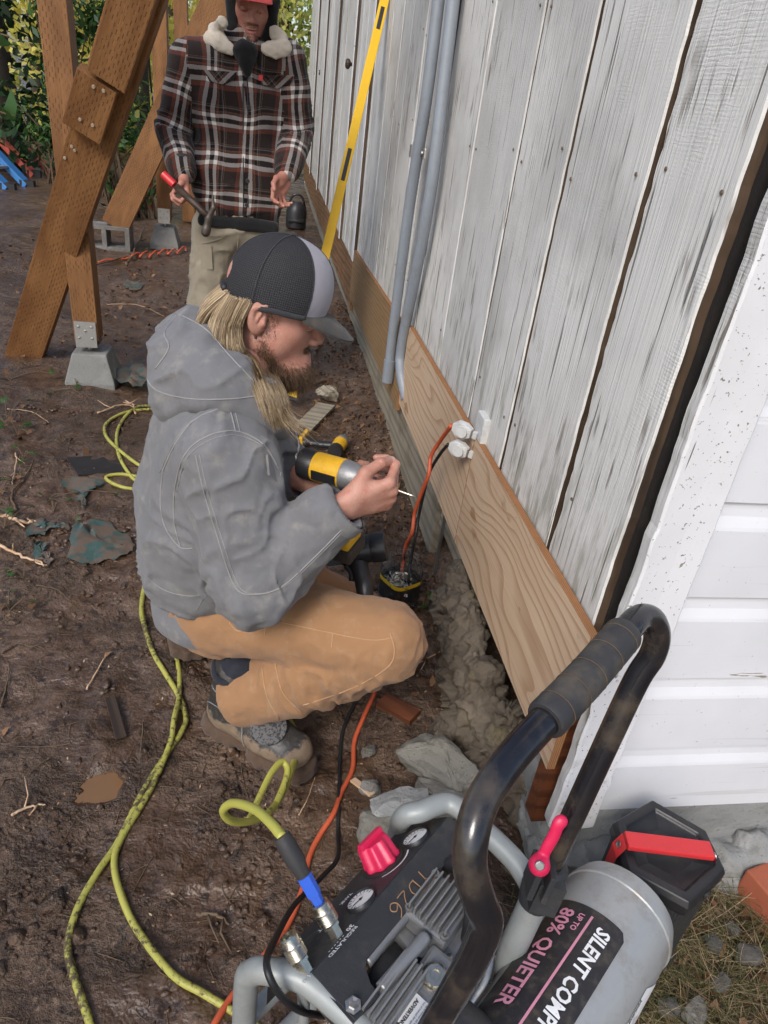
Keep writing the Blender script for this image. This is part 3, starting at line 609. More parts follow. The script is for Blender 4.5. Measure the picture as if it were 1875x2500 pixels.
# corner board and end wall
o = ragged('corner_board', 0, .026, .588, .683, .185, 2.75, M['white'], house, .0022, .02, 301, .012)
o.data.materials[1] = M['board']
for vv in o.data.vertices: x_, y_, z_ = vv.co; vv.co = (y_, .832+x_, z_)
o.data.flip_normals()
zz = .19; SY = .862; k = 0
while zz < 2.7:
    h = .182 if k else .178; y0 = SY
    prof = [(0, 0), (0, h-.052), (.0012, h-.046), (.0065, h-.028), (.0078, h-.014), (.0078, h-.003), (.03, h-.003), (.03, 0)]
    m = MB(); n = len(prof); v = []
    for X in (.6845, 4.2): v += [(X, y0+a, zz+b_+.004*math.sin(k*2.1)*(X-.68)*.2) for a, b_ in prof]
    m.add(v, [(i, (i+1) % n, n+(i+1) % n, n+i) for i in range(n)]+[tuple(range(n-1, -1, -1)), tuple(range(n, 2*n))]); m.build('siding_board', M['siding'], house)
    zz += h; k += 1
MB().box((2.4, SY+.06, 1.45), (1.8, .025, 1.3)).build('end_wall_backing', M['tar'], house)
m = MB(); m.box((3.6, 7.1, 2.78), (3.05, 6.25, .03)); m.build('roof', M['tar'], house)
MB().box((6.6, 7.1, 1.4), (.03, 6.2, 1.35)).build('back_wall', M['board'], house); MB().box((3.6, 13.3, 1.4), (3.0, .03, 1.35)).build('far_end_wall', M['board'], house)
def cells(p, s=0):
    """nearest jittered cell: its point, and a random number per axis"""
    i = np.floor(p).astype(np.int64); best = np.full(len(p), 9.); cp = np.zeros_like(p); hid = np.zeros((len(p), 3))
    for a in (-1, 0, 1):
        for b in (-1, 0, 1):
            for c in (-1, 0, 1):
                q = i+[a, b, c]; j = np.stack([_h(q[:, 0], q[:, 1], q[:, 2], s+k) for k in range(3)], 1); pt = q+j; d = ((pt-p)**2).sum(1); m = d < best
                best = np.where(m, d, best); cp[m] = pt[m]; hid[m] = np.stack([_h(q[:, 0], q[:, 1], q[:, 2], s+7+k) for k in range(3)], 1)[m]
    return cp, hid
def rocky(name, fn, lo, hi, h, mat, amp=.008, sc=14, parent=None, **tags):
    v, f = surf(fn, lo, hi, h); nn = normals(v, f); q = (v+.012*np.stack([fbm(v*20, 2, 5), fbm(v*20+3, 2, 6), fbm(v*20+7, 2, 7)], 1))*sc*A(1, 1, 1.35); cp, hid = cells(q, 3); fac = (hid[:, 0]-.6)*1.1+((q-cp)*(hid-.5)*2.2).sum(1)
    v = v+nn*(amp*(fac+.30*fbm(v*sc*3.5, 3, 2)))[:, None]; return arr(name, v, f, mat, parent, smooth=name != 'foundation_remnant', **tags)
rocky('stem_wall', U((rbox((2.4, .955, .08), (1.79, .085, .105), None, .015), 0)), (.58, .84, -.06), (1.7, 1.08, .22), .012, M['paleconc'], .004, 14, house)
rocky('footing', U((rbox((1.6, .93, -.05), (1.0, .115, .115), None, .02), 0), (ell((.80, .85, .0), (.14, .07, .10)), .03), (ell((1.12, .84, -.0), (.2, .07, .09)), .03)), (.55, .72, -.1), (1.7, 1.08, .16), .01, M['paleconc'], .016, 13, house)
# broken old footing that stands free of the wall, below the patch
rp = [G(1118, 1420, .24), G(1135, 1545, .215), G(1172, 1690, .165), G(1225, 1810, .11), G(1285, 1930, .05)]
items = []
for a, b, r1, r2 in zip(rp[:-1], rp[1:], (.044, .050, .056, .060), (.050, .056, .060, .058)): items.append((cone(a-A(0, 0, .05), b-A(0, 0, .05), r1, r2, ((0, 0, 1), 2.6)), .02))
rocky('foundation_remnant', U(*items), (.3, .8, -.08), (.85, 1.75, .32), .0055, M['oldconcrete'], .020, 19, label='rough broken concrete footing standing along the base of the wall below the plywood', cat='foundation')

# ------------------------------------------------------------------ timber shoring
def beam(name, p0, p1, w, d, mat, parent=None, face=(0, -1, 0), bevel=.004, **tags):
    p0, p1 = np.asarray(p0, float), np.asarray(p1, float); L = np.linalg.norm(p1-p0); B = basis(p1-p0, face); m = MB()
    m.box((0, 0, 0), (w/2, d/2, L/2)); o = m.build(name, mat, parent, bevel=bevel, **tags)
    c = (p0+p1)/2; pl = A(0, 0, 0)
    q = parent
    while q is not None: pl = pl+np.array(q.location); q = q.parent
    o.matrix_local = Matrix.Translation(Vector((c-pl).tolist()))@Matrix(B.tolist()).to_4x4(); return o
def pier(c, s, label):
    B = .5*s; t = .34*s; h = .78*s; m = MB(); c = A(c[0], c[1], float(gh(c[0], c[1]))-.02)
    v = [c+A(x*q, y*q, z) for z, q in ((0, B), (h*.25, B), (h, t)) for x, y in ((-1, -1), (1, -1), (1, 1), (-1, 1))]
    f = [(3, 2, 1, 0), (8, 9, 10, 11)]+[(4*k+i, 4*k+(i+1) % 4, 4*k+4+(i+1) % 4, 4*k+4+i) for k in (0, 1) for i in range(4)]
    m.add(v, f); m.build('pier_block', M['concrete'], label=label, cat='concrete block', group='pier blocks under the posts', bevel=.008); return c[2]+h
pA = G(232, 925); zA = pier(pA, .235, 'grey concrete pier block under the nearest timber post'); 
post = empty('support_post', A(pA[0], pA[1], zA), 'upright brown treated timber post on the near pier block, crossed by the big brace', 'post', 'timber shoring')
topA = DY(140, 0, pA[1]); dA = (topA-A(pA[0], pA[1], zA)); dA = dA/dA[2]
beam('timber', A(pA[0]-.01, pA[1], zA+.06), A(pA[0]-.01, pA[1], zA+.06)+dA*2.9, .112, .112, M['timber'], post)
def bracket(c, wd, parent):
    m = MB(); m.box(c+A(0, -wd/2-.004, .075), (wd*.42, .003, .06)); m.box(c+A(0, wd/2+.004, .075), (wd*.42, .003, .06)); m.box(c+A(0, 0, .012), (wd*.42, wd/2+.006, .003)); m.tube([c-A(0, 0, .03), c+A(0, 0, .012)], .012, 8); o = m.build('post_base', M['galv'], parent)
    for x, z in ((-.03, .055), (.03, .055), (-.03, .11), (.03, .11), (0, .09)): MB().lathe([(.007, 0), (.006, .003), (.002, .004)], c+A(x, -wd/2-.0065, z), (0, -1, 0), 8).build('bolt', M['steel'], o)
bracket(A(pA[0]-.01, pA[1], zA+.02), .117, post)
brace = empty('diagonal_brace', G(60, 862), 'large sloping treated timber brace with spliced lengths, leaning up across the near post', 'brace', 'timber shoring')
b0 = gz(G(58, 862), -.03); dB = nrm(DY(197, 440, pA[1]-.16)-b0); b1 = b0+dB*4.6
bfc = nrm(A(0, -1, 0)-dB*np.dot(dB, A(0, -1, 0)))
beam('timber', b0, b1, .175, .085, M['timber'], brace, bfc)
def on(x, y, off=.07): r = ray(x, y); return EYE+r*(np.dot(b0+bfc*off-EYE, bfc)/np.dot(r, bfc))
q = on(268, 190); beam('splice_timber', q, q+dB*3.0, .14, .085, M['timber'], brace, bfc)
q = on(203, 320); beam('splice_block', q, q+dB*np.linalg.norm(on(250, 195)-q), .15, .05, M['timber'], brace, bfc)
for x, y in ((228, 212), (253, 222), (195, 292), (226, 306), (175, 358), (158, 386), (182, 367), (225, 152)): 
    MB().lathe([(.007, -.002), (.006, .003)], on(x, y, .097 if 190 < y < 310 else .047), bfc, 7).build('nail_head', M['nailpale'], brace)
pD = G(405, 600); zD = pier(pD, .25, 'far grey concrete pier block under the thin post behind the standing man')
postD = empty('support_post', A(pD[0], pD[1], zD), 'far upright timber post standing on the farther pier block', 'post', 'timber shoring')
beam('timber', A(pD[0], pD[1], zD+.06), DY(393, 0, pD[1])+A(0, 0, 1.6), .12, .12, M['timber'], postD); bracket(A(pD[0], pD[1], zD+.02), .125, postD)
cb = G(262, 605); cmu = empty('cinder_block', gz(cb), 'grey hollow concrete block under the foot of the far brace', 'concrete block')
m = MB(); c0 = gz(cb, .095)
for dx in (-.2, 0, .2): m.box(c0+A(dx*.95, 0, 0), (.02, .1, .1))
m.box(c0+A(0, -.0, .085), (.17, .098, .016)); m.box(c0+A(0, 0, -.085), (.17, .098, .016)); m.build('block', M['cmu'], cmu, bevel=.004)
brF = empty('diagonal_brace', gz(cb, .2), 'far sloping timber brace resting on the hollow concrete block', 'brace', 'timber shoring')
q0 = DY(282, 552, cb[1]-.02); q1 = DY(478, 120, cb[1]); beam('timber', q0, q0+nrm(q1-q0)*5, .22, .12, M['timber'], brF)
for (xa, ya, xb, yb, Y, w_, lb) in ((455, 120, 447, 0, 8.6, .13, 'dark upright timber post glimpsed behind the far brace'), ):
    q0, q1 = DY(xa, ya, Y), DY(xb, yb, Y); g = A(q0[0], q0[1], 0); o = empty('support_post', g, lb, 'post', 'timber shoring'); beam('timber', g, q1+(q1-q0)*2, w_, w_, M['timber'], o)

# ------------------------------------------------------------------ plants behind
def leaves(P, D, size, seed=0, fold=.25, asp=.55, jit=.6):
    """one bent four-point leaf at each point; D = rough outward direction"""
    r = np.random.default_rng(seed); n = len(P); t = r.normal(size=(n, 3))*jit+D; t /= np.linalg.norm(t, axis=1)[:, None]+1e-9
    a = np.cross(t, r.normal(size=(n, 3))); a /= np.linalg.norm(a, axis=1)[:, None]+1e-9; b = np.cross(t, a); s = size*(.6+.8*r.random(n))[:, None]
    v = np.stack([P-a*s*.5, P+b*s*asp*.5+t*s*fold*.3, P+a*s*.5, P-b*s*asp*.5+t*s*fold*.3], 1).reshape(-1, 3)
    i = np.arange(n)[:, None]*4; return v, np.concatenate([i+[[0, 1, 2, 3]]], 0)
def blob_points(cs, n, seed=0, shell=.5):
    r = np.random.default_rng(seed); P = []; D = []
    tot = sum(np.prod(c[1])**.66 for c in cs)
    for c, rr in cs:
        k = int(n*np.prod(rr)**.66/tot); d = r.normal(size=(k, 3)); d /= np.linalg.norm(d, axis=1)[:, None]; q = (shell+(1-shell)*r.random(k))[:, None]
        p = np.asarray(c)+d*np.asarray(rr)*q; keep = vnoise(p*2.1, seed)+.35*vnoise(p*6, seed+1) > -.25; P.append(p[keep]); D.append(d[keep])
    return np.concatenate(P), np.concatenate(D)
def limb_tree(name, base, h, r0, crown, nleaf, lsize, leafm, label, cat='tree', group=None, lean=(0, 0), nl=7, seed=0, barkm=None):
    t = empty(name, base, label, cat, group); rr = random.Random(seed); base = np.asarray(base, float); m = MB()
    top = base+A(lean[0], lean[1], h); tr = spline([base-A(0, 0, .1), base+(top-base)*.35+A(rr.uniform(-.1, .1), rr.uniform(-.1, .1), 0)*h*.15, base+(top-base)*.7, top], 5)
    m.tube(tr, np.linspace(r0, r0*.3, len(tr)), 8)
    for c, q in crown[:nl]:
        s = tr[rr.randrange(len(tr)//3, len(tr)-1)]; e = np.asarray(c)+A(*[rr.uniform(-.4, .4)*x for x in q]); l = spline([s, (s+e)/2+A(rr.uniform(-.2, .2), rr.uniform(-.2, .2), .15)*np.linalg.norm(e-s)*.5, e], 4); m.tube(l, np.linspace(r0*.35, r0*.08, len(l)), 5)
    m.build('trunk', barkm or M['bark'], t, smooth=True)
    P, D = blob_points(crown, nleaf, seed); v, f = leaves(P, D, lsize, seed); arr('crown', v, f, leafm, t, smooth=False); return t
# dark ivy-clad tree on the left edge
iv = DY(-10, 330, 11.5); ivb = A(iv[0], 11.5, 0)
cr = [((ivb[0]+random.uniform(-1.0, 1.15), 11.3+random.uniform(-.5, .5), z), (.75, .6, .8)) for z in np.linspace(.5, 5.5, 15)]
limb_tree('ivy_clad_tree', ivb, 6, .42, cr, 8500, .15, M['leafdark'], 'dark ivy covered tree trunk behind the ladders', nl=0, seed=3)
P, D = blob_points([(DY(55, 170, 10.9), (.28, .2, .5)), (DY(100, 60, 10.9), (.5, .3, .6))], 110, 5); v, f = leaves(P, D, .1, 5); 
yl = empty('yellow_vine', DY(55, 170, 10.9)-A(0, 0, .6), 'few yellow vine leaves among the dark ivy', 'vine'); arr('foliage', v, f, M['leafyel'], yl, smooth=False)
# rhododendron and shrubs
def shrub(name, c, rx, rz, n, ls, mat, label, seed, stems=9, grp=None):
    c = np.asarray(c, float); t = empty(name, A(c[0], c[1], 0), label, 'shrub', grp); m = MB(); rr = random.Random(seed)
    for i in range(stems):
        e = c+A(rr.uniform(-rx, rx), rr.uniform(-rx, rx)*.6, rr.uniform(-.3, .8)*rz); s = spline([A(c[0]+rr.uniform(-.15, .15), c[1]+rr.uniform(-.1, .1), -.05), (e+A(c[0], c[1], 0))/2+A(rr.uniform(-.15, .15), 0, .1), e], 4); m.tube(s, np.linspace(.018, .005, len(s)), 5)
    m.build('stems', M['twig'], t)
    P, D = blob_points([(c+A(rr.uniform(-.7, .7)*rx, rr.uniform(-.5, .5)*rx, rr.uniform(-.6, .6)*rz), (rx*.55, rx*.5, rz*.45)) for _ in range(9)], n, seed, .2); v, f = leaves(P, D+A(0, 0, .6), ls, seed, asp=.4); arr('foliage', v, f, mat, t, smooth=False)
shrub('evergreen_shrub', DY(285, 330, 8.3), .50, .70, 800, .10, M['leafgreen'], 'glossy green shrub between the near post and the far brace', 11, 14)
shrub('evergreen_shrub', DY(345, 400, 8.6), .3, .6, 260, .09, M['leafgreen'], 'thin leafy shrub right behind the far brace', 12, 14)
shrub('evergreen_shrub', DY(195, 110, 9.8), .6, 1.0, 1800, .11, M['leafgreen'], 'dense dark green shrub seen just left of the brace top', 13)
shrub('evergreen_shrub', DY(130, 330, 10.4), .45, .45, 700, .08, M['leafgreen'], 'small green bush behind the near post', 14)
# bright autumn trees beyond
for i, (px, Y, h, mt, lb) in enumerate(((345, 15, 6, 'leafyel', 'yellow tree close beyond the shrubs, left of the far post'), (430, 21, 9, 'leafyel', 'bright yellow autumn tree behind the far post'), (520, 26, 9, 'leafyel', 'yellow tree seen left of the standing man'), (690, 24, 8, 'leaflime', 'pale green tree seen between the standing man and the wall'), (640, 32, 10, 'leafyel', 'distant yellow tree right behind the standing man'), (240, 22, 9, 'leafyel', 'yellow tree high behind the dense dark shrub'), (80, 19, 10, 'leaflime', 'tall yellow green tree behind the ivy covered trunk'))):
    q = DY(px, 150, Y); bz = float(gh(q[0], Y)); rr = random.Random(i+40)
    cr = [((q[0]+rr.uniform(-1.9, 1.9), Y+rr.uniform(-1.2, 1.2), bz+rr.uniform(.12, .62)*h*.75), (1.2, .9, .9)) for _ in range(13)]
    limb_tree('autumn_tree', A(q[0], Y, bz), h, .14, cr, 3000, .2, M[mt], lb, group='autumn trees beyond the yard', seed=i+50, nl=9)
# dark hedge mass closing the yard
P, D = blob_points([((x, 15.5+random.uniform(-.6, .6), random.uniform(.1, .5)), (.9, .6, .55)) for x in np.arange(-9.5, 0.6, .75)], 6500, 70, .4); v, f = leaves(P, D, .16, 71)
hd = empty('hedge', A(-4.5, 15.5, 0), 'low leafy hedge running across the back of the yard', 'hedge'); arr('foliage', v, f, M['leaflime'], hd, smooth=False)
# ------------------------------------------------------------------ people
def head_fn(c, B, beard=0., s=1.):
    """head, neck and ears; columns of B: forward, left, up"""
    L = lambda x, y, z: np.asarray(c)+B@(A(x, y, z)*s)
    it = [(ell(L(.004, 0, .040), A(.090, .075, .086)*s, B), 0), (ell(L(.036, 0, -.032), A(.062, .060, .082)*s, B), .03)]
    for q in (-1, 1):
        it += [(cone(L(.0, q*.047, -.055), L(.076, q*.012, -.108), .026*s, .018*s), .03), (cone(L(.05, q*.045, -.022), L(.03, q*.052, -.05), .022*s, .02*s), .03)]
    it += [(cone(L(.086, 0, -.106), L(.078, 0, -.108), .02*s), .02), (cone(L(.082, -.036, .018), L(.082, .036, .018), .015*s), .02)]
    it += [(ell(L(.089, q*.032, -.006), A(.009, .016, .009)*s, B), -.010) for q in (-1, 1)]
    it += [(cone(L(.088, 0, .012), L(.113, 0, -.034), .0075*s, .0115*s), .012)]+[(ell(L(.103, q*.013, -.040), A(.011, .008, .008)*s, B), .008) for q in (-1, 1)]
    it += [(ell(L(.112, q*.0065, -.0465), A(.006, .0032, .003)*s, B), -.003) for q in (-1, 1)]
    it += [(ell(L(.094, 0, -.066), A(.013, .024, .0058)*s, B), .006), (ell(L(.092, 0, -.079), A(.013, .021, .0066)*s, B), .006), (ell(L(.109, 0, -.0722), A(.010, .025, .0009)*s, B), -.002)]
    it += [(ell(L(.086, q*.032, -.0045), A(.011, .0135, .008)*s, B), .003) for q in (-1, 1)]
    it += [(cone(L(-.02, 0, -.05), L(-.05, 0, -.19), .058*s, .064*s), .03)]
    for q in (-1, 1):
        Be = B@np.array([[.94, q*.34, 0], [-q*.34, .94, 0], [0, 0, 1]])@np.array([[1, 0, -.2], [0, 1, 0], [.2, 0, 1]])
        it += [(ell(L(-.016, q*.079, -.008), A(.020, .0085, .032)*s, Be), .006), (ell(L(-.012, q*.0885, -.002), A(.012, .008, .020)*s, Be), -.004), (ell(L(-.004, q*.082, -.012), A(.006, .006, .009)*s, Be), .003), (cone(L(-.026, q*.086, .010), L(-.003, q*.083, .022), .0035*s), .004)]
        it += [(cone(L(-.012, q*.084, .005), L(-.018, q*.083, -.016), .003*s), .003)]
    if beard: it += [(ell(L(.066, 0, -.10), A(.05, .052, .034)*s, B), .02)]
    return U(*it), L
def finger(base, f, n, lens, ang, r):
    """bend from direction f towards n by the cumulative angles"""
    p = [np.asarray(base)]; a = 0
    for l, t in zip(lens, ang): a += R(t); p.append(p[-1]+l*(f*math.cos(a)+n*math.sin(a)))
    return [(cone(p[i], p[i+1], r*(1-.09*i), r*(1-.09*(i+1))), .003) for i in range(3)], p
def hand_fn(wr, f, n, s, curls, thumb, k=1.):
    """wr wrist; f forward, n out of the palm, s to the thumb; thumb = two joint points and tip as offsets (f,n,s)"""
    wr = np.asarray(wr, float); P_ = lambda a, b, c: wr+f*a*k+n*b*k+s*c*k
    it = [(cone(P_(-.05, 0, 0), P_(0, 0, 0), .028*k, .0265*k, (n, .82)), 0)]; base = [P_(.088, .002, .030), P_(.092, 0, .009), P_(.088, .001, -.012), P_(.080, .004, -.031)]
    for b, st in zip(base, (.018, .007, -.006, -.018)): it.append((cone(P_(.008, 0, st), b, .0145*k, .0105*k), .016))
    it.append((ell(P_(.04, .012, .018), A(.028, .014, .018)*k, np.stack([f, n, s], 1)), .014)); it.append((ell(P_(.045, .010, -.02), A(.032, .012, .014)*k, np.stack([f, n, s], 1)), .014))
    tips = []
    for b, cu, ln, r, sp in zip(base, curls, ((.045, .026, .021), (.049, .030, .022), (.045, .028, .021), (.035, .022, .019)), (.0092, .0095, .009, .008), (.10, .02, -.05, -.14)):
        ff = nrm(f+s*(cu[3] if len(cu) > 3 else sp)); g, p = finger(b, ff, n, [x*k for x in ln], cu[:3], r*k); g[0] = (g[0][0], .007); it += g; tips.append(p)
    t = [P_(*q) for q in ((.018, .006, .018),)+tuple(thumb)]
    it += [(cone(t[0], t[1], .0165*k, .0125*k), .014), (cone(t[1], t[2], .0115*k, .0105*k), .005), (cone(t[2], t[3], .0108*k, .0085*k), .003)]; tips.append(t)
    return U(*it), tips
def cat_arr(*vf):
    V, F, n = [], [], 0
    for v, f in vf: V.append(v); F.append(f+n); n += len(v)
    return np.concatenate(V), np.concatenate(F)
def bounds(fn_pts, pad): p = np.asarray(fn_pts); return p.min(0)-pad, p.max(0)+pad
def strands(paths, r0, r1=.3, n=3):
    """paths (k,m,3): thin tapering strands as one array mesh"""
    p = np.asarray(paths, float); k, m, _ = p.shape; t = np.gradient(p, axis=1); t /= np.linalg.norm(t, axis=2)[..., None]+1e-9
    u = np.cross(t, [.3, .2, .93]); u /= np.linalg.norm(u, axis=2)[..., None]+1e-9; w_ = np.cross(t, u); rr = (r0*np.linspace(1, r1, m))[None, :, None] if np.isscalar(r0) else (np.asarray(r0)[:, None]*np.linspace(1, r1, m)[None])[..., None]
    V = np.stack([p+rr*(u*math.cos(a)+w_*math.sin(a)) for a in np.arange(n)*2*math.pi/n], 2).reshape(-1, 3)
    i = (np.arange(k)[:, None]*m+np.arange(m-1)[None]).ravel()*n; F = np.concatenate([np.stack([i+a, i+(a+1) % n, i+n+(a+1) % n, i+n+a], 1) for a in range(n)]); return V, F
def hit(fn, x, y, back=0., t0=.6, t1=5.):
    """first point of a surface along a photo ray"""
    r = ray(x, y)/F_PX; t = t0
    for _ in range(160):
        d = float(fn((EYE+r*t)[None].astype(np.float32))[0])
        if d < .0006: break
        t += max(d*.6, .0006)
        if t > t1: return None
    return EYE+r*(t-back)
def seams(name, fn, lines, mat, parent, r=.0016, lift=.0006, n=14):
    m = MB()
    for l in lines:
        p, _ = onto(fn, spline(l, n), 5, lift); m.tube(p, r, 5)
    return m.build(name, mat, parent, smooth=True)
from mathutils.bvhtree import BVHTree
def bvh_of(o): me = o.data; off = Vector((0, 0, 0)); return BVHTree.FromPolygons([v.co[:] for v in me.vertices], [p.vertices[:] for p in me.polygons])
def pxseam(name, tree, lines, mat, parent, r=.0014, lift=.0004, n=12):
    """stitched seams that follow the finished cloth along photo rays; each line is a part of its own"""
    for l in lines:
        q = spline([(x, y, 0) for x, y in l], n); P = []
        for x, y, _ in q:
            d = Vector((ray(x, y)/F_PX).tolist()).normalized(); loc, nn_, i, dist = tree.ray_cast(Vector(EYE.tolist()), d)
            if loc is not None and (not P or (loc-P[-1]).length < .05): P.append(loc+nn_*(lift if nn_.dot(d) < 0 else -lift))
        if len(P) > 3:
            p = np.array([x[:] for x in P]); p[1:-1] = (p[:-2]+2*p[1:-1]+p[2:])/4; MB().tube(p, r, 5).build(name, mat, parent, smooth=True)
def folds(v, n, axis_a, axis_b, amp, freq, seed, mask, warp=1.):
    """creases running round a limb: ridged noise stretched across the limb"""
    a, b = np.asarray(axis_a, float), np.asarray(axis_b, float); d = b-a; L = np.linalg.norm(d); d /= L; q = v-a; s = q@d
    o = q-s[:, None]*d; B = basis(d); th = np.arctan2(o@B[:, 0], o@B[:, 1])
    w_ = vnoise(np.stack([s*9, np.cos(th)*1.6, np.sin(th)*1.6], 1), seed); x = s*freq+warp*w_+.8*np.sin(th+seed)
    r = 1-np.abs(vnoise(np.stack([x, np.cos(th)*1.1, np.sin(th)*1.1], 1), seed+3))*1.8; r = r*np.abs(r)
    return v+n*(amp*mask*r)[:, None]

# ---------------- the crouching worker
k_c = A(.005, 1.40, 1.015); k_f = nrm((.975, .0, -.22)); k_B = np.stack([k_f, A(0, 1, 0), np.cross(k_f, A(0, 1, 0))], 1)
hf, KL = head_fn(k_c, k_B, 1)
wrR = A(.160, 1.135, .728); hR, tR = hand_fn(wrR, nrm((.95, .16, .22)), nrm((-.10, .92, .30)), nrm((-.2, -.30, .93)), ((62, 62, 30, .05), (72, 68, 35, 0), (80, 70, 35, -.05), (86, 72, 35, -.1)), ((.046, .020, .050), (.078, .034, .052), (.102, .050, .036)))
wrL = A(.098, 1.275, .705); hL, tL = hand_fn(wrL, nrm((.88, -.45, .1)), nrm((.42, .85, -.1)), nrm((-.15, .0, .98)), ((50, 60, 40), (55, 65, 40), (60, 65, 40), (60, 70, 40)), ((.05, .02, .035), (.075, .035, .03), (.09, .05, .02)))
hv = surf(hf, k_c-A(.14, .13, .22), k_c+A(.17, .13, .17), .0028); rv = surf(hR, wrR-A(.09, .08, .09), wrR+A(.18, .14, .12), .0022); lv = surf(hL, wrL-A(.08, .1, .09), wrL+A(.17, .13, .12), .003)
NK = A(-.035, 1.385, .87)
bodyK = U((cone((-.10, 1.38, .36), (-.07, 1.37, .75), .10, .12), 0), (cone((-.06, 1.21, .78), (-.05, 1.51, .79), .05), .05), (cone(NK-A(.01, 0, .05), NK+A(.01, 0, .06), .058), .03), (cone((-.055, 1.17, .79), (.0, 1.15, .57), .045, .038), .03), (cone((0, 1.15, .57), wrR-A(.03, 0, .02), .036, .026), .02), (cone((-.05, 1.54, .79), (.02, 1.50, .57), .045, .038), .03), (cone((.02, 1.50, .57), wrL-A(.03, -.03, .0), .036, .026), .02),
    (cone((-.07, 1.28, .35), (.29, 1.14, .37), .07, .05), .03), (cone((.29, 1.14, .37), (-.03, 1.25, .14), .045, .035), .02), (cone((-.07, 1.46, .33), (.29, 1.61, .11), .07, .05), .03), (cone((.29, 1.61, .10), (-.08, 1.58, .09), .045, .035), .02))
bv = surf(bodyK, (-.3, 1.0, 0), (.45, 1.8, 1.0), .012)
v, f = cat_arr(hv, rv, lv, bv)
man1 = arr('person', v, f, [M['skin'], M['lip'], M['nail']], label='crouching worker in grey hooded jacket and tan trousers, cap over long blond hair', cat='person')
ct = v[f].mean(1); lc = (ct-k_c)@k_B; lipm = (((lc[:, 0]-.098)/.02)**2+(lc[:, 1]/.021)**2+((lc[:, 2]+.0735)/.0105)**2 < 1) & (lc[:, 0] > .085)
tt = np.asarray(tR[4][3]); td = nrm(tt-np.asarray(tR[4][2])); nl_c = tt+A(0, -.006, .007); nailm = ((np.abs((ct-tt)@td) < .0075) & (np.linalg.norm(ct-tt-A(-.001, -.004, .0085), axis=1) < .0085))
me = man1.data; mi = np.zeros(len(f), np.int32); mi[lipm] = 1; mi[nailm] = 2
if len(me.polygons) == len(f): me.polygons.foreach_set('material_index', mi)
for q in (-1, 1): MB().lathe([(.0001, -.011), (.008, -.0085), (.0115, 0), (.008, .0085), (.0001, .011)], KL(.0825, q*.032, -.004), k_f, 14).build('eye', M['whiteplastic'], man1, smooth=True)
MB().lathe([(.0001, -.003), (.0028, -.002), (.0028, .002), (.0001, .003)], KL(-.010, -.087, -.040), (0, -1, 0), 10).build('ear_stud', M['black'], man1, smooth=True)
# jacket
JT = [(ell((-.075, 1.365, .72), (.150, .205, .17)), 0), (ell((-.098, 1.37, .575), (.158, .205, .16)), .06), (ell((-.105, 1.38, .455), (.150, .195, .115)), .05), (cone((-.065, 1.215, .785), (-.05, 1.52, .795), .078), .06), (cone((-.03, 1.30, .70), (.02, 1.30, .52), .09, .07), .05)]
elR = A(.0, 1.135, .555)
JA = [(cone((-.055, 1.185, .785), elR, .090, .078), .035), (cone(elR, wrR-A(.035, 0, .028), .078, .056), .03), (cone(wrR-A(.035, 0, .028), wrR-A(.004, 0, .004), .053, .050), .012)]
JB = [(cone((-.045, 1.53, .785), (.02, 1.49, .55), .088, .076), .035), (cone((.02, 1.49, .55), wrL-A(.045, -.045, .0), .076, .055), .03), (cone(wrL-A(.045, -.045, 0), wrL-A(.012, -.012, 0), .050, .047), .01)]
cR, cL = nrm(wrR-elR), nrm(wrL-A(.02, 1.49, .55))
jf = U(*(JT+JA+JB+[(rbox((-.1, 1.38, .23), (.5, .5, .10), None, .004), -.01), (rbox(wrR+cR*.055, (.066, .066, .055), basis(cR), .002), -.004), (cone(wrR-cR*.02, wrR+cR*.08, .042), -.004), (rbox(wrL+cL*.045, (.055, .055, .045), basis(cL), .002), -.004), (cone(wrL-cL*.02, wrL+cL*.07, .038), -.004)])); v, f = surf(jf, (-.36, .98, .26), (.30, 1.72, .98), .0055); v = relax(v, f, 2, .4); nn = normals(v, f)
dR = np.minimum(JA[0][0](v.astype(np.float32)), JA[1][0](v.astype(np.float32))); dT = U(*JT)(v.astype(np.float32)); arm = sstep(.02, -.02, dR-dT)
eld = np.linalg.norm(v-elR, axis=1); v = folds(v, nn, elR, wrR, .013, 24, 5, arm*sstep(.22, .05, eld)); nn = normals(v, f)
v = folds(v, nn, (-.055, 1.185, .80), elR, .009, 17, 8, arm*(.35+.65*sstep(.30, .1, np.linalg.norm(v-A(-.05, 1.18, .80), axis=1)*1.))); nn = normals(v, f)
v = folds(v, nn, (-.1, 1.38, .36), (-.07, 1.37, .8), .012, 13, 12, (1-arm)*sstep(.80, .5, v[:, 2]), 1.6); v = relax(v, f, 1, .5); nn = normals(v, f)
rg_ = 1-np.abs(vnoise(np.stack([v[:, 0]*16+v[:, 1]*6, v[:, 1]*10, v[:, 2]*26-v[:, 0]*12], 1)+.6*fbm(v*14, 2, 2)[:, None], 66))*2.2
v = v+nn*(.006*fbm(v*8, 3, 4)-.0020*rg_*np.abs(rg_)+.0012*fbm(v*42, 2, 6))[:, None]
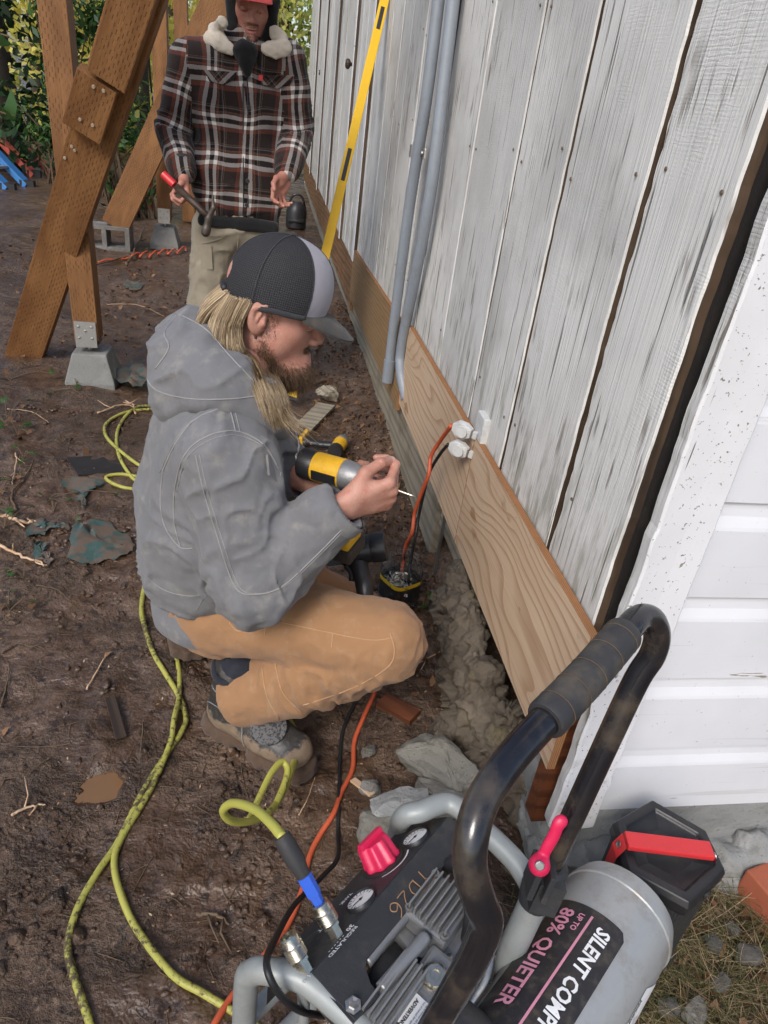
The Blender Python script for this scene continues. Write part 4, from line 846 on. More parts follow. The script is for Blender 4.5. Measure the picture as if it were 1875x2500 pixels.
# pleat behind the arm: a real slit pushed inward
pl = spline([ZD(500, 1075, 1.27), ZD(420, 1150, 1.36), ZD(395, 1225, 1.4), ZD(405, 1290, 1.42), ZD(440, 1335, 1.42)], 12); dd = np.min(np.linalg.norm(v[:, None]-pl[None, ::2], axis=2), axis=1); v = v-nn*(.020*np.exp(-(dd/.008)**2)-.006*np.exp(-((dd-.018)/.010)**2))[:, None]
jac = arr('jacket', v, f, M['jacket'], man1)
def pj(*pts, fn=None):
    o = []
    for x, y, d in pts: q = hit(fn or CUR, x, y); o.append(q if q is not None else ZD(x, y, d))
    return o
CUR = jf
bj = bvh_of(jac); AL_ = [[(555, 985), (566, 1015), (575, 1055)], [(440, 1335), (425, 1270), (428, 1190), (452, 1110), (505, 1066), (575, 1053), (640, 1082), (676, 1135)], [(478, 1112), (498, 1200), (528, 1300), (566, 1415), (600, 1450), (680, 1437), (760, 1368), (835, 1292)], [(556, 990), (480, 1022), (432, 1078), (398, 1150)], [(398, 1150), (392, 1230), (405, 1290), (440, 1336), (470, 1338)]]
pxseam('seam', bj, AL_, M['seam'], jac, .0015); pxseam('seam', bj, [[(x+9, y-2) for x, y in AL_[2]], [(x+11, y+1) for x, y in AL_[0]], [(x+4, y+10) for x, y in AL_[1][2:]], [(x-8, y+4) for x, y in AL_[3]], [(345, 1395), (400, 1440), (470, 1455), (520, 1440)], [(480, 1490), (500, 1455), (520, 1440)]], M['seam'], jac, .0009)
# cuff
MB().tube([wrR-cR*t for t in (.030, .024, .006, .001)], [.0555, .0572, .0568, .0545], 30, caps=False).build('cuff', M['jacket'], jac, smooth=True)
# waistband rolled under the blouse
wb = [(math.cos(a), math.sin(a)) for a in np.arange(26)*2*math.pi/26]
mW = MB(); rings = []
for zz_, kx, ky in ((.395, .112, .150), (.352, .138, .176), (.318, .136, .176), (.306, .125, .168)): rings.append([(-.10+kx*c_, 1.385+ky*s_, zz_+.018*c_+.004*math.sin(5*math.atan2(s_, c_))) for c_, s_ in wb])
mW.add(np.array(rings).reshape(-1, 3), [(i*26+k_, i*26+(k_+1) % 26, (i+1)*26+(k_+1) % 26, (i+1)*26+k_) for i in range(3) for k_ in range(26)]); mW.build('waistband', M['jacket'], jac, smooth=True)
# hood
HP = [(A(.040, 1.262, .825), .028), (A(-.005, 1.245, .862), .046), (A(-.075, 1.262, .895), .064), (A(-.128, 1.335, .900), .078), (A(-.130, 1.45, .895), .080), (A(-.09, 1.54, .885), .072), (A(.02, 1.55, .83), .040)]
hi_ = [(cone(a, b, ra, rb), .03) for (a, ra), (b, rb) in zip(HP[:-1], HP[1:])]
hdf = U(*(hi_+[(cone((-.03, 1.385, .78), (.0, 1.395, 1.08), .068, .095), -.02), (cone((-.135, 1.32, .84), (-.13, 1.46, .84), .07), .03)]))
v, f = surf(hdf, (-.36, 1.02, .72), (.14, 1.7, 1.08), .0058); v = relax(v, f, 2, .4); nn = normals(v, f)
fo = 1-np.abs(vnoise(np.stack([v[:, 0]*9+v[:, 2]*7, v[:, 1]*3, v[:, 2]*22-v[:, 0]*14], 1), 31))*2; v = v+nn*(.0095*fo*np.abs(fo)+.004*fbm(v*16, 3, 3))[:, None]
CUR = hdf
hood = arr('hood', v, f, M['jacket'], jac)
bh = bvh_of(hood); pxseam('seam', bh, [[(432, 765), (500, 802), (560, 868), (618, 930), (640, 962)], [(350, 880), (372, 945), (450, 972), (560, 974), (630, 966)], [(432, 770), (402, 812), (412, 850), (380, 900)]], M['seam'], hood, .0014)
CUR = jf
# open jacket front: zip edge, pocket flap, hanging cord
jz = [pj((715, 1045, 1.32), (722, 1120, 1.33), (735, 1200, 1.34), (742, 1260, 1.34))]
seams('zip', jf, jz, M['galv'], jac, r=.003, lift=.003)
pk_, g_ = onto(jf, pj((650, 1110, 1.26), (690, 1120, 1.28), (675, 1180, 1.28), (655, 1160, 1.27)), 5, .004); mm = MB(); mm.add(np.concatenate([pk_, pk_-g_*.006]), [(0, 1, 2, 3), (7, 6, 5, 4), (0, 4, 5, 1), (1, 5, 6, 2), (2, 6, 7, 3), (3, 7, 4, 0)]); mm.build('pocket_flap', M['jacket'], jac, bevel=.0015)
bt, g_ = onto(jf, pj((680, 1158, 1.28)), 5, .006); MB().lathe([(.007, -.002), (.007, .001), (.005, .002), (.002, .001)], bt[0], g_[0], 12).build('button', M['steel'], jac)
MB().tube(spline([ZD(695, 1000, 1.26), ZD(706, 1030, 1.26), ZD(712, 1060, 1.27)], 5), .0022, 6).build('drawcord', M['rubber'], jac)
# trousers
kn = A(.272, 1.135, .395); an = A(-.012, 1.238, .150); lk = A(.29, 1.61, .10)
PT = [(ell((-.085, 1.385, .345), (.125, .165, .115)), 0), (cone((-.05, 1.29, .365), kn+A(0, 0, .008), .104, .084), .05), (cone(kn, an, .082, .080), .003), (cone((-.06, 1.47, .335), lk, .108, .078), .05), (cone(lk, (-.09, 1.585, .085), .076, .066), .02)]
pf = U(*(PT+[(rbox(an+nrm(an-kn)*.20, (.3, .3, .17), basis(an-kn), .002), -.004), (cone(an-nrm(an-kn)*.0, an+nrm(an-kn)*.3, .058, .060), -.004)])); v, f = surf(pf, (-.25, .98, -.02), (.42, 1.76, .52), .0055); v = relax(v, f, 2, .4); nn = normals(v, f)
sh = sstep(.03, -.02, PT[2][0](v.astype(np.float32))-PT[1][0](v.astype(np.float32))); kd = np.linalg.norm(v-kn, axis=1)
v = folds(v, nn, kn, an, .014, 26, 15, sh*sstep(.02, .12, kd)*sstep(.34, .2, kd), 1.3); nn = normals(v, f); back = sstep(.02, .10, kd)*sstep(.24, .12, kd)
v = folds(v, nn, (-.05, 1.29, .355), kn, .014, 24, 19, (1-sh)*back*sstep(.45, .36, v[:, 2]), 1.8); nn = normals(v, f); v = folds(v, nn, (-.05, 1.29, .355), kn, .009, 16, 29, (1-sh)*sstep(.25, .42, kd), 1.5); v = relax(v, f, 1, .5); nn = normals(v, f)
v = v+nn*(.005*fbm(v*9, 3, 14)+.0012*fbm(v*40, 2, 16))[:, None]
CUR = pf
tr = arr('trousers', v, f, M['pants'], man1)
bt2 = bvh_of(tr); pxseam('seam', bt2, [[(560, 1500), (650, 1512), (770, 1537), (900, 1562), (960, 1556)], [(952, 1545), (963, 1590), (945, 1630), (860, 1680), (740, 1722)], [(672, 1620), (690, 1690), (735, 1738)], [(812, 1545), (810, 1580)], [(650, 1490), (647, 1548)], [(560, 1520), (580, 1540), (612, 1532), (650, 1510)], [(640, 1630), (652, 1700), (690, 1768)]], M['pantseam'], tr, .0014)
hp = [an+(an-kn)*-.01+.0815*(basis(an-kn)[:, 0]*math.cos(t)+basis(an-kn)[:, 1]*math.sin(t)) for t in np.arange(24)*2*math.pi/24]
# boots
def boot(heel, toe, up, nrm_, parent, name='boot'):
    heel, toe = A(*heel), A(*toe); e = nrm(toe-heel); L = np.linalg.norm(toe-heel); u = nrm(up); s = np.cross(u, e); B = np.stack([e, s, u], 1)
    q = lambda a, b, c: heel+e*a*L+s*b+u*c
    up_ = U((cone(q(.20, 0, .068), q(.55, 0, .068), .052, .050), 0), (cone(q(.55, 0, .062), q(.80, 0, .058), .050, .045, (u, .8)), .03), (cone(q(.24, 0, .09), q(.28, 0, .20), .052, .054), .02), (rbox(q(.5, 0, -.02), (.4, .2, .04), B, .005), -.006))
    fu, fs = up_, U((cone(q(.16, 0, .016), q(.30, 0, .016), .052, .050), 0), (cone(q(.6, 0, .016), q(.84, 0, .018), .056, .050), .03), (rbox(q(.5, 0, -.06), (.5, .3, .062), B, .002), -.003), (rbox(q(.5, 0, .1), (.5, .3, .062), B, .002), -.003))
    lo, hi = bounds([heel, toe, heel+u*.26, toe+u*.1], .1); v, f = surf(fu, lo, hi, .005); nn = normals(v, f); v = v+nn*(.0028*fbm(v*22, 3, 5))[:, None]
    ctr = (v-heel)@B; mudf = np.clip(sstep(.095, .045, ctr[:, 2]+.02*fbm(v*25, 2, 4))+.9*sstep(.72, .92, ctr[:, 0]/L+.06*fbm(v*20, 2, 6))+.7*sstep(.16, .06, ctr[:, 0]/L), 0, 1)
    bo = arr('boot', v, f, M['boot'], parent, attr={'mud': ('POINT', 'FLOAT', mudf)})
    v, f = surf(fs, lo-.03, hi, .005); nn = normals(v, f); v = v+nn*(.004*fbm(v*30, 3, 9)+.004*np.sign(np.sin((v-heel)@e*190)).clip(0, 1)*((v-heel)@u < .022))[:, None]; arr('sole', v, f, M['sole'], bo)
    m = MB(); m.tube(spline([q(.10, .0, .215), q(.26, .058, .212), q(.42, 0, .20), q(.26, -.058, .212)], 6, True), .0075, 6, closed=True); m.build('collar', M['sock'], bo, smooth=True)
    ln = MB()
    for a, c in ((.40, .155), (.46, .135), (.52, .122)): ln.tube(spline([q(a-.02, -.034, c-.02), q(a+.01, 0, c), q(a-.02, .034, c-.02)], 5), .003, 5)
    ln.build('laces', M['rubber'], bo); seams('seam', fu, [[q(.50, -.05, .05), q(.46, -.05, .09), q(.40, -.05, .12)], [q(.05, -.05, .10), q(.25, -.055, .12), q(.4, -.05, .11)], [q(.1, -.05, .16), q(.3, -.055, .165)]], M['seam'], bo, r=.0011)
    return bo, q, fu
bR, bq, bfu = boot((-.105, 1.318, .004), (.150, 1.105, .004), (0, 0, 1), None, man1)
MB().tube([bq(.26, 0, .17), bq(.33, 0, .26)], [.050, .045], 18).build('sock', M['sock'], man1, smooth=True)
pc, g_ = onto(bfu, [bq(.62, -.02, .11)], 5, .004); MB().lathe([(.042, -.003), (.043, 0), (.041, .003), (.0, .004)], pc[0], g_[0]+A(0, -.2, .2), 30).build('tongue_pad', M['pad'], bR, smooth=True, angle=40)
bL, bql, _ = boot((-.222, 1.548, .030), (.030, 1.580, -.012), (.05, -.05, 1), None, man1)
# cap
cc = KL(.014, 0, .028); 
def dome(th, ph):   # th round from the front, ph up
    rx = .098 if abs(th) > 1.57 else .100; x = rx*math.cos(th)*math.cos(ph)**.85; y = .0875*math.sin(th)*math.cos(ph)**.85; z = .112*math.sin(ph)
    x += .008*math.sin(ph*2)*math.cos(th); return cc+k_B@A(x, y, z-.012*(math.cos(th) < 0)*(-math.cos(th))*math.cos(ph))
def shell(t0, t1, mat, nm, par, ntn=40, off=0., uvs=True):
    v, f, uv = [], [], []; npn = 22
    for i in range(ntn+1):
        for j in range(npn+1): th = t0+(t1-t0)*i/ntn; ph = -.10+(math.pi/2+.10)*j/npn; p = dome(th, min(ph, 1.5706)); v.append(p+off*nrm(p-cc)); uv.append((th*.092, ph*.105, 0))
    for i in range(ntn):
        for j in range(npn): a = i*(npn+1)+j; f.append((a, a+npn+1, a+npn+2, a+1))
    return arr(nm, v, f, mat, par, attr={'uvw': ('POINT', 'FLOAT_VECTOR', uv)})
cap = shell(R(57), R(303), M['capmesh'], 'cap', man1, 90); shell(R(-57), R(57), M['capgrey'], 'front_panel', cap, 40, .0006)
mS = MB()
for a in (57, -57, 118, -118, 180, 0): mS.tube([dome(R(a), p_)+nrm(dome(R(a), p_)-cc)*.0006 for p_ in np.linspace(-.1, 1.56, 18)], .0013, 5)
mS.build('seam', M['darkcloth'], cap, smooth=True)
MB().lathe([(.007, 0), (.006, .004), (.001, .006)], dome(0, 1.5706), k_B[:, 2], 12).build('top_button', M['darkcloth'], cap, smooth=True)
mb = MB(); mb.tube([dome(R(a), -.1)+nrm(dome(R(a), -.1)-cc)*.0012 for a in np.linspace(57, 303, 60)], .0055, 6); mb.build('sweatband', M['darkcloth'], cap, smooth=True)
mb = MB(); mb.tube([dome(R(a), -.02)+nrm(dome(R(a), 0)-cc)*.003 for a in np.linspace(165, 195, 8)], .007, 6); mb.build('snap_strap', M['rubber'], cap, smooth=True)
v, f = [], []; nb_, mb_ = 26, 12
for sd in (0, 1):
    for i in range(nb_+1):
        a = R(-66+132*i/nb_); rt = dome(a, -.06)
        for j in range(mb_+1):
            t = j/mb_; ext = .068*max(math.cos(a*1.25), 0)**.8; y_ = math.sin(a); ek = ext/.068
            out = A(ext*t, 0, (-.022*t-.012*t*t)*ek-.004*t*y_*y_); v.append(rt+k_B@out+k_B@A(0, 0, -.003*sd))
for sd in (0, 1):
    o_ = sd*(nb_+1)*(mb_+1)
    for i in range(nb_):
        for j in range(mb_): q = o_+i*(mb_+1)+j; f.append((q, q+mb_+1, q+mb_+2, q+1) if not sd else (q, q+1, q+mb_+2, q+mb_+1))
arr('bill', v, f, M['capbill'], cap)
# hair
def lock(guides, n, r, sp, seed, m=22):
    g = np.array([spline(q, 10) for q in guides]); g = g[:, np.linspace(0, g.shape[1]-1, m).astype(int)]; rr = np.random.default_rng(seed); out = []
    for _ in range(n):
        t = rr.random()*(len(g)-1); i = min(int(t), len(g)-2); a = t-i; p = g[i]*(1-a)+g[i+1]*a; w_ = np.linspace(.35, 1, m)[:, None]; j = rr.normal(size=3)*sp; ph = rr.random(3)*6
        wv = np.stack([np.sin(np.linspace(0, 7, m)+ph[k]) for k in range(3)], 1)*.0009; L_ = rr.uniform(.82, 1.); s = np.linspace(0, L_*(m-1), m); i0 = np.minimum(s.astype(int), m-2); fr = (s-i0)[:, None]; q = p+j*w_+wv*w_; out.append(q[i0]*(1-fr)+q[i0+1]*fr)
    return strands(out, rr.uniform(.0007, .0013, n)*r, .45)
JH = U((jf, 0), (hdf, 0)); ZH = lambda x, y, b: hit(JH, x, y, b)
hg = [[KL(-.036, -.086, .018), KL(-.044, -.091, -.03), KL(-.024, -.092, -.075), ZH(650, 905, .03), ZH(684, 960, .018), ZH(702, 1030, .012)],
      [KL(-.050, -.082, .016), KL(-.058, -.090, -.04), KL(-.040, -.095, -.085), ZH(632, 900, .03), ZH(660, 970, .022), ZH(680, 1042, .014)],
      [KL(-.066, -.072, .012), KL(-.076, -.084, -.04), KL(-.062, -.094, -.095), ZH(616, 885, .025), ZH(648, 960, .022), ZH(672, 1030, .014)],
      [KL(-.080, -.045, .008), KL(-.092, -.058, -.045), KL(-.078, -.080, -.10), ZH(600, 872, .018), ZH(632, 945, .014), ZH(655, 1010, .010)]]
v, f = lock(hg, 6000, .46, .0060, 1); hair = arr('hair', v, f, M['hair'], man1)
bgd = [[KL(-.078, y_, .010), KL(-.105, y_*1.05, -.035), KL(-.112, y_*1.1, -.085), KL(-.085, y_*1.15, -.135)] for y_ in (-.055, -.03, 0, .03, .055)]
v, f = lock(bgd, 3200, .46, .0055, 2); arr('hair_back', v, f, M['hair'], man1)
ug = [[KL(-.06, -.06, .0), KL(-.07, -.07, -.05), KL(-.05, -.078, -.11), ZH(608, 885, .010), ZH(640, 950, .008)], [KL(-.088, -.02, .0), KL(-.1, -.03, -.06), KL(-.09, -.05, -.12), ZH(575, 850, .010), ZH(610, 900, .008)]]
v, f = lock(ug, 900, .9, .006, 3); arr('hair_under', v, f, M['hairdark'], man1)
wg = [[ZH(676, 950, .02), ZH(690, 990, .02), ZD(715, 1030, 1.22), ZD(755, 1050, 1.24)], [ZH(676, 960, .02), ZH(695, 1010, .02), ZD(730, 1050, 1.24), ZD(765, 1085, 1.25)]]
v, f = lock(wg, 70, .45, .010, 7, 14); arr('flyaway_hair', v, f, M['hair'], man1)
def beard(V, Fq, c, B, mask, n, ln, mat, parent, seed, r=.00055, name='beard', dirn=(.35, 0, -.8)):
    rr = np.random.default_rng(seed); nn = normals(V, Fq); ctr = V[Fq].mean(1); L_ = (ctr-c)@B; w_ = np.clip(mask(L_), 0, 1); idx = rr.choice(len(Fq), n, p=w_/w_.sum()); wt = rr.dirichlet([1]*4, n); p = (V[Fq[idx]]*wt[:, :, None]).sum(1); nv = nn[Fq[idx, 0]]
    d = B@np.asarray(dirn); q = []; l = ln*rr.uniform(.5, 1.2, n)[:, None]*((.3+.7*w_[idx])*(.45+.75*sstep(.03, .085, L_[idx, 0])*sstep(-.07, -.1, L_[idx, 2])+.2*sstep(-.07, -.1, L_[idx, 2])))[:, None]; j = rr.normal(size=(n, 3))*.3
    for t in (0, .33, .66, 1.): q.append(p+nv*l*(.75*t-.25*t*t)+(d+j)*l*t*t*.8)
    v, f = strands(np.stack(q, 1), rr.uniform(.7, 1.3, n)*r, .25); return arr(name, v, f, mat, parent)
def bm_full(L_):
    x, y_, z = L_[:, 0], np.abs(L_[:, 1]), L_[:, 2]; edge = -.022-.056*sstep(-.002, .05, x)
    m = sstep(edge+.006, edge-.022, z)*sstep(-.014, .008, x)*(z > -.15); m *= 1-.95*((((x-.098)/.03)**2+(y_/.024)**2+((z+.073)/.0105)**2) < 1)
    sb = sstep(-.002, .006, x)*sstep(.034, .022, x)*(z < .02)*(z > -.04)*(y_ > .05)*.55; m = np.maximum(m, sb)
    ms = sstep(.0, .004, x-.085)*(y_ < .034)*(z < -.0495)*(z > -.064)*1.; return np.maximum(m, ms*.9)*(x > -.02)
beard(hv[0], hv[1], k_c, k_B, bm_full, 8000, .016, M['beard'], man1, 4, .0004)

# ---------------- the standing worker
YS = 3.52; T = lambda x, y, Y=YS: DY(x, y, Y)
s_c = T(614, 6); s_f = nrm((.06, -.96, -.30)); s_l = nrm(np.cross((0, 0, 1), s_f)); s_B = np.stack([s_f, s_l, np.cross(s_f, s_l)], 1)
shf, SL = head_fn(s_c, s_B, 0)
sR, sL = T(458, 150), T(704, 150); eR, eL = T(424, 315, 3.50), T(724, 320, 3.52); wR, wL = T(448, 428, 3.33), T(700, 425, 3.32)
pel = T(577, 560); zz0 = float(gh(pel[0], YS))
fR = nrm((.18, -.45, -.87)); hSR, tSR = hand_fn(wR, fR, nrm(np.cross(fR, nrm((.25, -.85, .40)))*1.), nrm((.25, -.85, .40)-fR*np.dot(fR, (.25, -.85, .40))), ((45, 75, 45), (52, 78, 45), (58, 80, 45), (62, 80, 45)), ((.045, .02, .04), (.07, .045, .032), (.085, .062, .012)))
fL = nrm((-.42, -.35, -.84)); sd_ = nrm(A(-.55, -.55, .35)-fL*np.dot(fL, (-.55, -.55, .35))); hSL, tSL = hand_fn(wL, fL, nrm(np.cross(sd_, fL)), sd_, ((30, 35, 20), (36, 40, 25), (42, 42, 25), (45, 45, 25)), ((.05, .01, .05), (.078, .02, .06), (.10, .035, .055)))
hv2 = surf(shf, s_c-A(.13, .17, .22), s_c+A(.13, .14, .16), .0042); rv2 = surf(hSR, wR-A(.13, .16, .22), wR+A(.15, .12, .1), .004); lv2 = surf(hSL, wL-A(.18, .16, .22), wL+A(.12, .12, .1), .004)
hipR, hipL = pel+A(-.095, 0, .0), pel+A(.095, 0, 0); ftR, ftL = A(pel[0]-.15, YS+.02, zz0+.10), A(pel[0]+.14, YS+.06, zz0+.10); kR, kL = (hipR+ftR)/2+A(-.01, -.02, .01), (hipL+ftL)/2+A(.01, -.02, .01)
neckS = s_c+A(0, .05, -.17)
body2 = U((cone(pel, neckS-A(0, -.01, .12), .11, .12), 0), (cone(sR+A(.03, 0, 0), sL-A(.03, 0, 0), .05), .05), (cone(neckS-A(0, -.01, .1), neckS+A(0, 0, .06), .062, .056), .04), (cone(sR, eR, .046, .038), .03), (cone(eR, wR, .037, .027), .02), (cone(sL, eL, .046, .038), .03), (cone(eL, wL, .037, .027), .02), (cone(hipR, kR, .07, .05), .03), (cone(kR, ftR, .048, .034), .02), (cone(hipL, kL, .07, .05), .03), (cone(kL, ftL, .048, .034), .02))
bv2 = surf(body2, pel-A(.5, .4, pel[2]), pel+A(.5, .4, .85), .016)
v, f = cat_arr(hv2, rv2, lv2, bv2); man2 = arr('person', v, f, [M['skinred'], M['lip']], label='standing man in brown plaid jacket with sherpa collar and red cap, hammer in his hand', cat='person')
ct = (v[f].mean(1)-s_c)@s_B; lipm = (((ct[:, 0]-.098)/.02)**2+(ct[:, 1]/.021)**2+((ct[:, 2]+.0735)/.0095)**2 < 1) & (ct[:, 0] > .085)
if len(man2.data.polygons) == len(f): man2.data.polygons.foreach_set('material_index', lipm.astype(np.int32))
for q in (-1, 1): MB().lathe([(.0001, -.011), (.008, -.0085), (.0115, 0), (.008, .0085), (.0001, .011)], SL(.0825, q*.032, -.004), s_f, 12).build('eye', M['black'], man2, smooth=True)
bt_ = lambda L_: bm_full(L_)*.8
beard(hv2[0], hv2[1], s_c, s_B, bt_, 4200, .006, M['beardblack'], man2, 8, .0009)
# jacket
cx_ = (sR[0]+sL[0])/2; zsh = sR[2]; hem = T(590, 530)[2]
JT2 = [(ell((cx_, YS, zsh-.13), (.200, .132, .19)), 0), (ell((cx_+.01, YS, zsh-.36), (.192, .132, .22)), .08), (rbox((cx_+.012, YS, (zsh-.3+hem)/2), (.186, .126, (zsh-.3-hem)/2), None, .06), .06), (cone(sR+A(.035, 0, .0), sL-A(.035, 0, 0), .078), .06), (cone(sR+A(.06, 0, .0), (cx_, YS+.02, zsh+.08), .06, .08), .05), (cone(sL-A(.06, 0, .0), (cx_, YS+.02, zsh+.08), .06, .08), .05)]
AR = [(cone(sR, eR, .080, .068), .03), (cone(eR, wR+(eR-wR)*.12, .067, .054), .025)]; AL = [(cone(sL, eL, .080, .068), .03), (cone(eL, wL+(eL-wL)*.12, .067, .054), .025)]
hb = rbox((cx_, YS, hem-.3), (.6, .6, .3), None, .002)
jf2 = U(*(JT2+AR+AL)); jcut = jf2
v, f = surf(jf2, (cx_-.5, YS-.42, hem-.04), (cx_+.5, YS+.3, zsh+.2), .008); v = relax(v, f, 2, .4); nn = normals(v, f); q32 = v.astype(np.float32)
da, db, dt_ = U(*AR)(q32), U(*AL)(q32), U(*JT2)(q32); ma, mb2 = sstep(.02, -.02, da-dt_), sstep(.02, -.02, db-dt_)
v = folds(v, nn, eR, wR, .010, 18, 41, ma*sstep(.26, .05, np.linalg.norm(v-eR, axis=1))); v = folds(v, nn, eL, wL, .010, 18, 43, mb2*sstep(.26, .05, np.linalg.norm(v-eL, axis=1))); nn = normals(v, f); v = folds(v, nn, (cx_, YS, hem), (cx_, YS, zsh), .010, 7, 45, (1-ma)*(1-mb2)*sstep(zsh-.05, zsh-.25, v[:, 2]), 2.)
v = v+nn*(.007*fbm(v*6, 3, 47))[:, None]; op = np.exp(-((v[:, 0]-(cx_+.03))/.008)**2)*(v[:, 1] < YS)*(1-ma)*(1-mb2); v[:, 1] += .008*op
ctf = v[f].mean(1); fm = ctf.astype(np.float32); part = np.argmin(np.stack([U(*JT2)(fm)-.004, U(*AR)(fm), U(*AL)(fm)], 1), 1)
cloth_warp = lambda p: .011*np.stack([fbm(p*7, 2, 81), fbm(p*7+5, 2, 82), p[:, 0]*0], 1)
def limb_uv(p, a, e, w_):
    t1, t2 = nrm(e-a), nrm(w_-e); s1 = (p-a)@t1; L1 = np.linalg.norm(e-a); lower = s1 > L1; s = np.where(lower, L1+(p-e)@t2, s1); B1, B2 = basis(t1, (0, -1, 0)), basis(t2, (0, -1, 0)); x = np.where(lower, (p-e)@B2[:, 0], (p-a)@B1[:, 0]); return np.stack([x+.03, -s, s*0], 1)
cv = v[f].reshape(-1, 3); pp = np.repeat(part, 4); uv = np.stack([cv[:, 0]-cx_, cv[:, 2], cv[:, 0]*0], 1); u1, u2 = limb_uv(cv, sR, eR, wR), limb_uv(cv, sL, eL, wL); uv = np.where((pp == 1)[:, None], u1, np.where((pp == 2)[:, None], u2, uv))+cloth_warp(cv)
jk2 = arr('jacket', v, f, M['plaid'], man2, attr={'uvw': ('CORNER', 'FLOAT_VECTOR', uv)})
def patch(fn, outline, th, mat, name, parent, lift=.004, uvfn=None, n=10):
    """flap lying on a cloth surface: outline points on the surface, filled as a fan of rings"""
    o = np.asarray(outline, float); c = o.mean(0); rg = np.array([[c+(q-c)*t for q in o] for t in (1, .66, .33)]).reshape(-1, 3); P, g_ = onto(fn, np.concatenate([rg, [c]]), 4, lift); k = len(o); f_ = []
    for r_ in range(2):
        for i in range(k): f_.append((r_*k+i, r_*k+(i+1) % k, (r_+1)*k+(i+1) % k, (r_+1)*k+i))
    tri = [(2*k+i, 2*k+(i+1) % k, 3*k, 3*k) for i in range(k)]; q = len(P); Pb = P-g_*(lift+th); fs = f_+[t[:3] for t in tri]+[(i, q+i, q+(i+1) % k, (i+1) % k) for i in range(k)]
    m = MB(); m.add(np.concatenate([P, Pb]), fs); ob_ = m.build(name, mat, parent, smooth=True, angle=50)
    if uvfn is not None:
        a = ob_.data.attributes.new('uvw', 'FLOAT_VECTOR', 'POINT'); co = np.empty(len(ob_.data.vertices)*3, np.float32); ob_.data.vertices.foreach_get('co', co); a.data.foreach_set('vector', np.asarray(uvfn(co.reshape(-1, 3)), np.float32).ravel())
    return ob_
duv = lambda p: np.stack([(p[:, 0]+p[:, 2])*.707, (p[:, 2]-p[:, 0])*.707, p[:, 0]*0], 1)
for pts in (((492, 167), (578, 173), (575, 190), (545, 205), (505, 195)), ((636, 180), (728, 186), (715, 205), (685, 218), (650, 203))):
    patch(jf2, [T(x, y, YS-.13) for x, y in pts], .004, M['plaid'], 'pocket_flap', jk2, .006, duv)
for x, y in ((603, 180), (607, 262), (608, 328), (604, 440), (602, 500)):
    b_, g_ = onto(jf2, [T(x, y, YS-.13)], 5, .005); MB().lathe([(.009, -.002), (.009, .002), (.006, .003), (.003, .002)], b_[0], g_[0], 12).build('button', M['black'], jk2)
b_, g_ = onto(jf2, [T(641, 187, YS-.13)], 5, .009); MB().box(b_[0], (.008, .003, .010)).build('pocket_tab', M['inkred'], jk2)
seams('seam', jf2, [[T(606, y, YS-.14) for y in (175, 260, 340, 430, 520)], [T(594, y, YS-.14) for y in (200, 300, 400, 515)]], M['darkcloth'], jk2, r=.0025)
# cuffs, sherpa collar, black hoodie
for w_, e_ in ((wR, eR), (wL, eL)): MB().tube([w_+(e_-w_)*t for t in (.04, .10, .2, .24)], [.052, .056, .059, .060], 20, caps=False).build('cuff', M['darkcloth'], jk2, smooth=True)
hdy = U((cone(neckS+A(0, -.02, -.10), neckS+A(0, .0, .06), .100, .10), 0), (cone(SL(-.05, 0, .0), SL(-.04, 0, .06), .10, .095), .04), (cone(SL(.03, -.082, .07), SL(.055, -.070, -.085), .030, .028), .02), (cone(SL(.03, .082, .07), SL(.055, .070, -.085), .030, .028), .02), (cone(SL(.055, -.070, -.085), SL(.06, 0, -.150), .028), .02), (cone(SL(.055, .070, -.085), SL(.06, 0, -.150), .028), .02), (cone(T(600, 130, YS-.10), T(604, 180, YS-.125), .05, .012), .03), (ell(SL(.07, 0, -.030), (.10, .054, .098), s_B), -.010))
v, f = surf(hdy, neckS-A(.25, .3, .3), neckS+A(.25, .3, .35), .007); nn = normals(v, f); v = v+nn*(.005*fbm(v*18, 3, 3))[:, None]; arr('hooded_sweatshirt', v, f, M['blackcloth'], man2)
hm = rbox((cx_+.012, YS-.004, hem-.012), (.178, .134, .032), None, .025); v, f = surf(hm, (cx_-.3, YS-.2, hem-.08), (cx_+.3, YS+.2, hem+.05), .009); nn = normals(v, f); v = v+nn*(.008*fbm(v*10, 2, 8))[:, None]; arr('sweatshirt_hem', v, f, M['blackcloth'], man2)
cfn = U((jf2, 0), (hdy, 0))
for pts in (((542, 54), (526, 76), (516, 94), (538, 106), (562, 120)), ((670, 76), (684, 96), (694, 116), (672, 121), (650, 119))):
    P_c = [hit(cfn, x, y, .012, 2.2, 4.5) for x, y in pts]; P_c = [q if q is not None and q[1] < YS-.03 else T(x, y, YS-.11) for q, (x, y) in zip(P_c, pts)]
    cs = U(*[(cone(a, b_, .023, .023, ((0, 1, 0), .38)), .035) for a, b_ in zip(P_c[:-1], P_c[1:])]); lo_c, hi_c = bounds(P_c, .06); v, f = surf(cs, lo_c, hi_c, .006); nn = normals(v, f); v = v+nn*(.0025*fbm(v*60, 2, 3))[:, None]; arr('sherpa_collar', v, f, M['sherpa'], jk2)
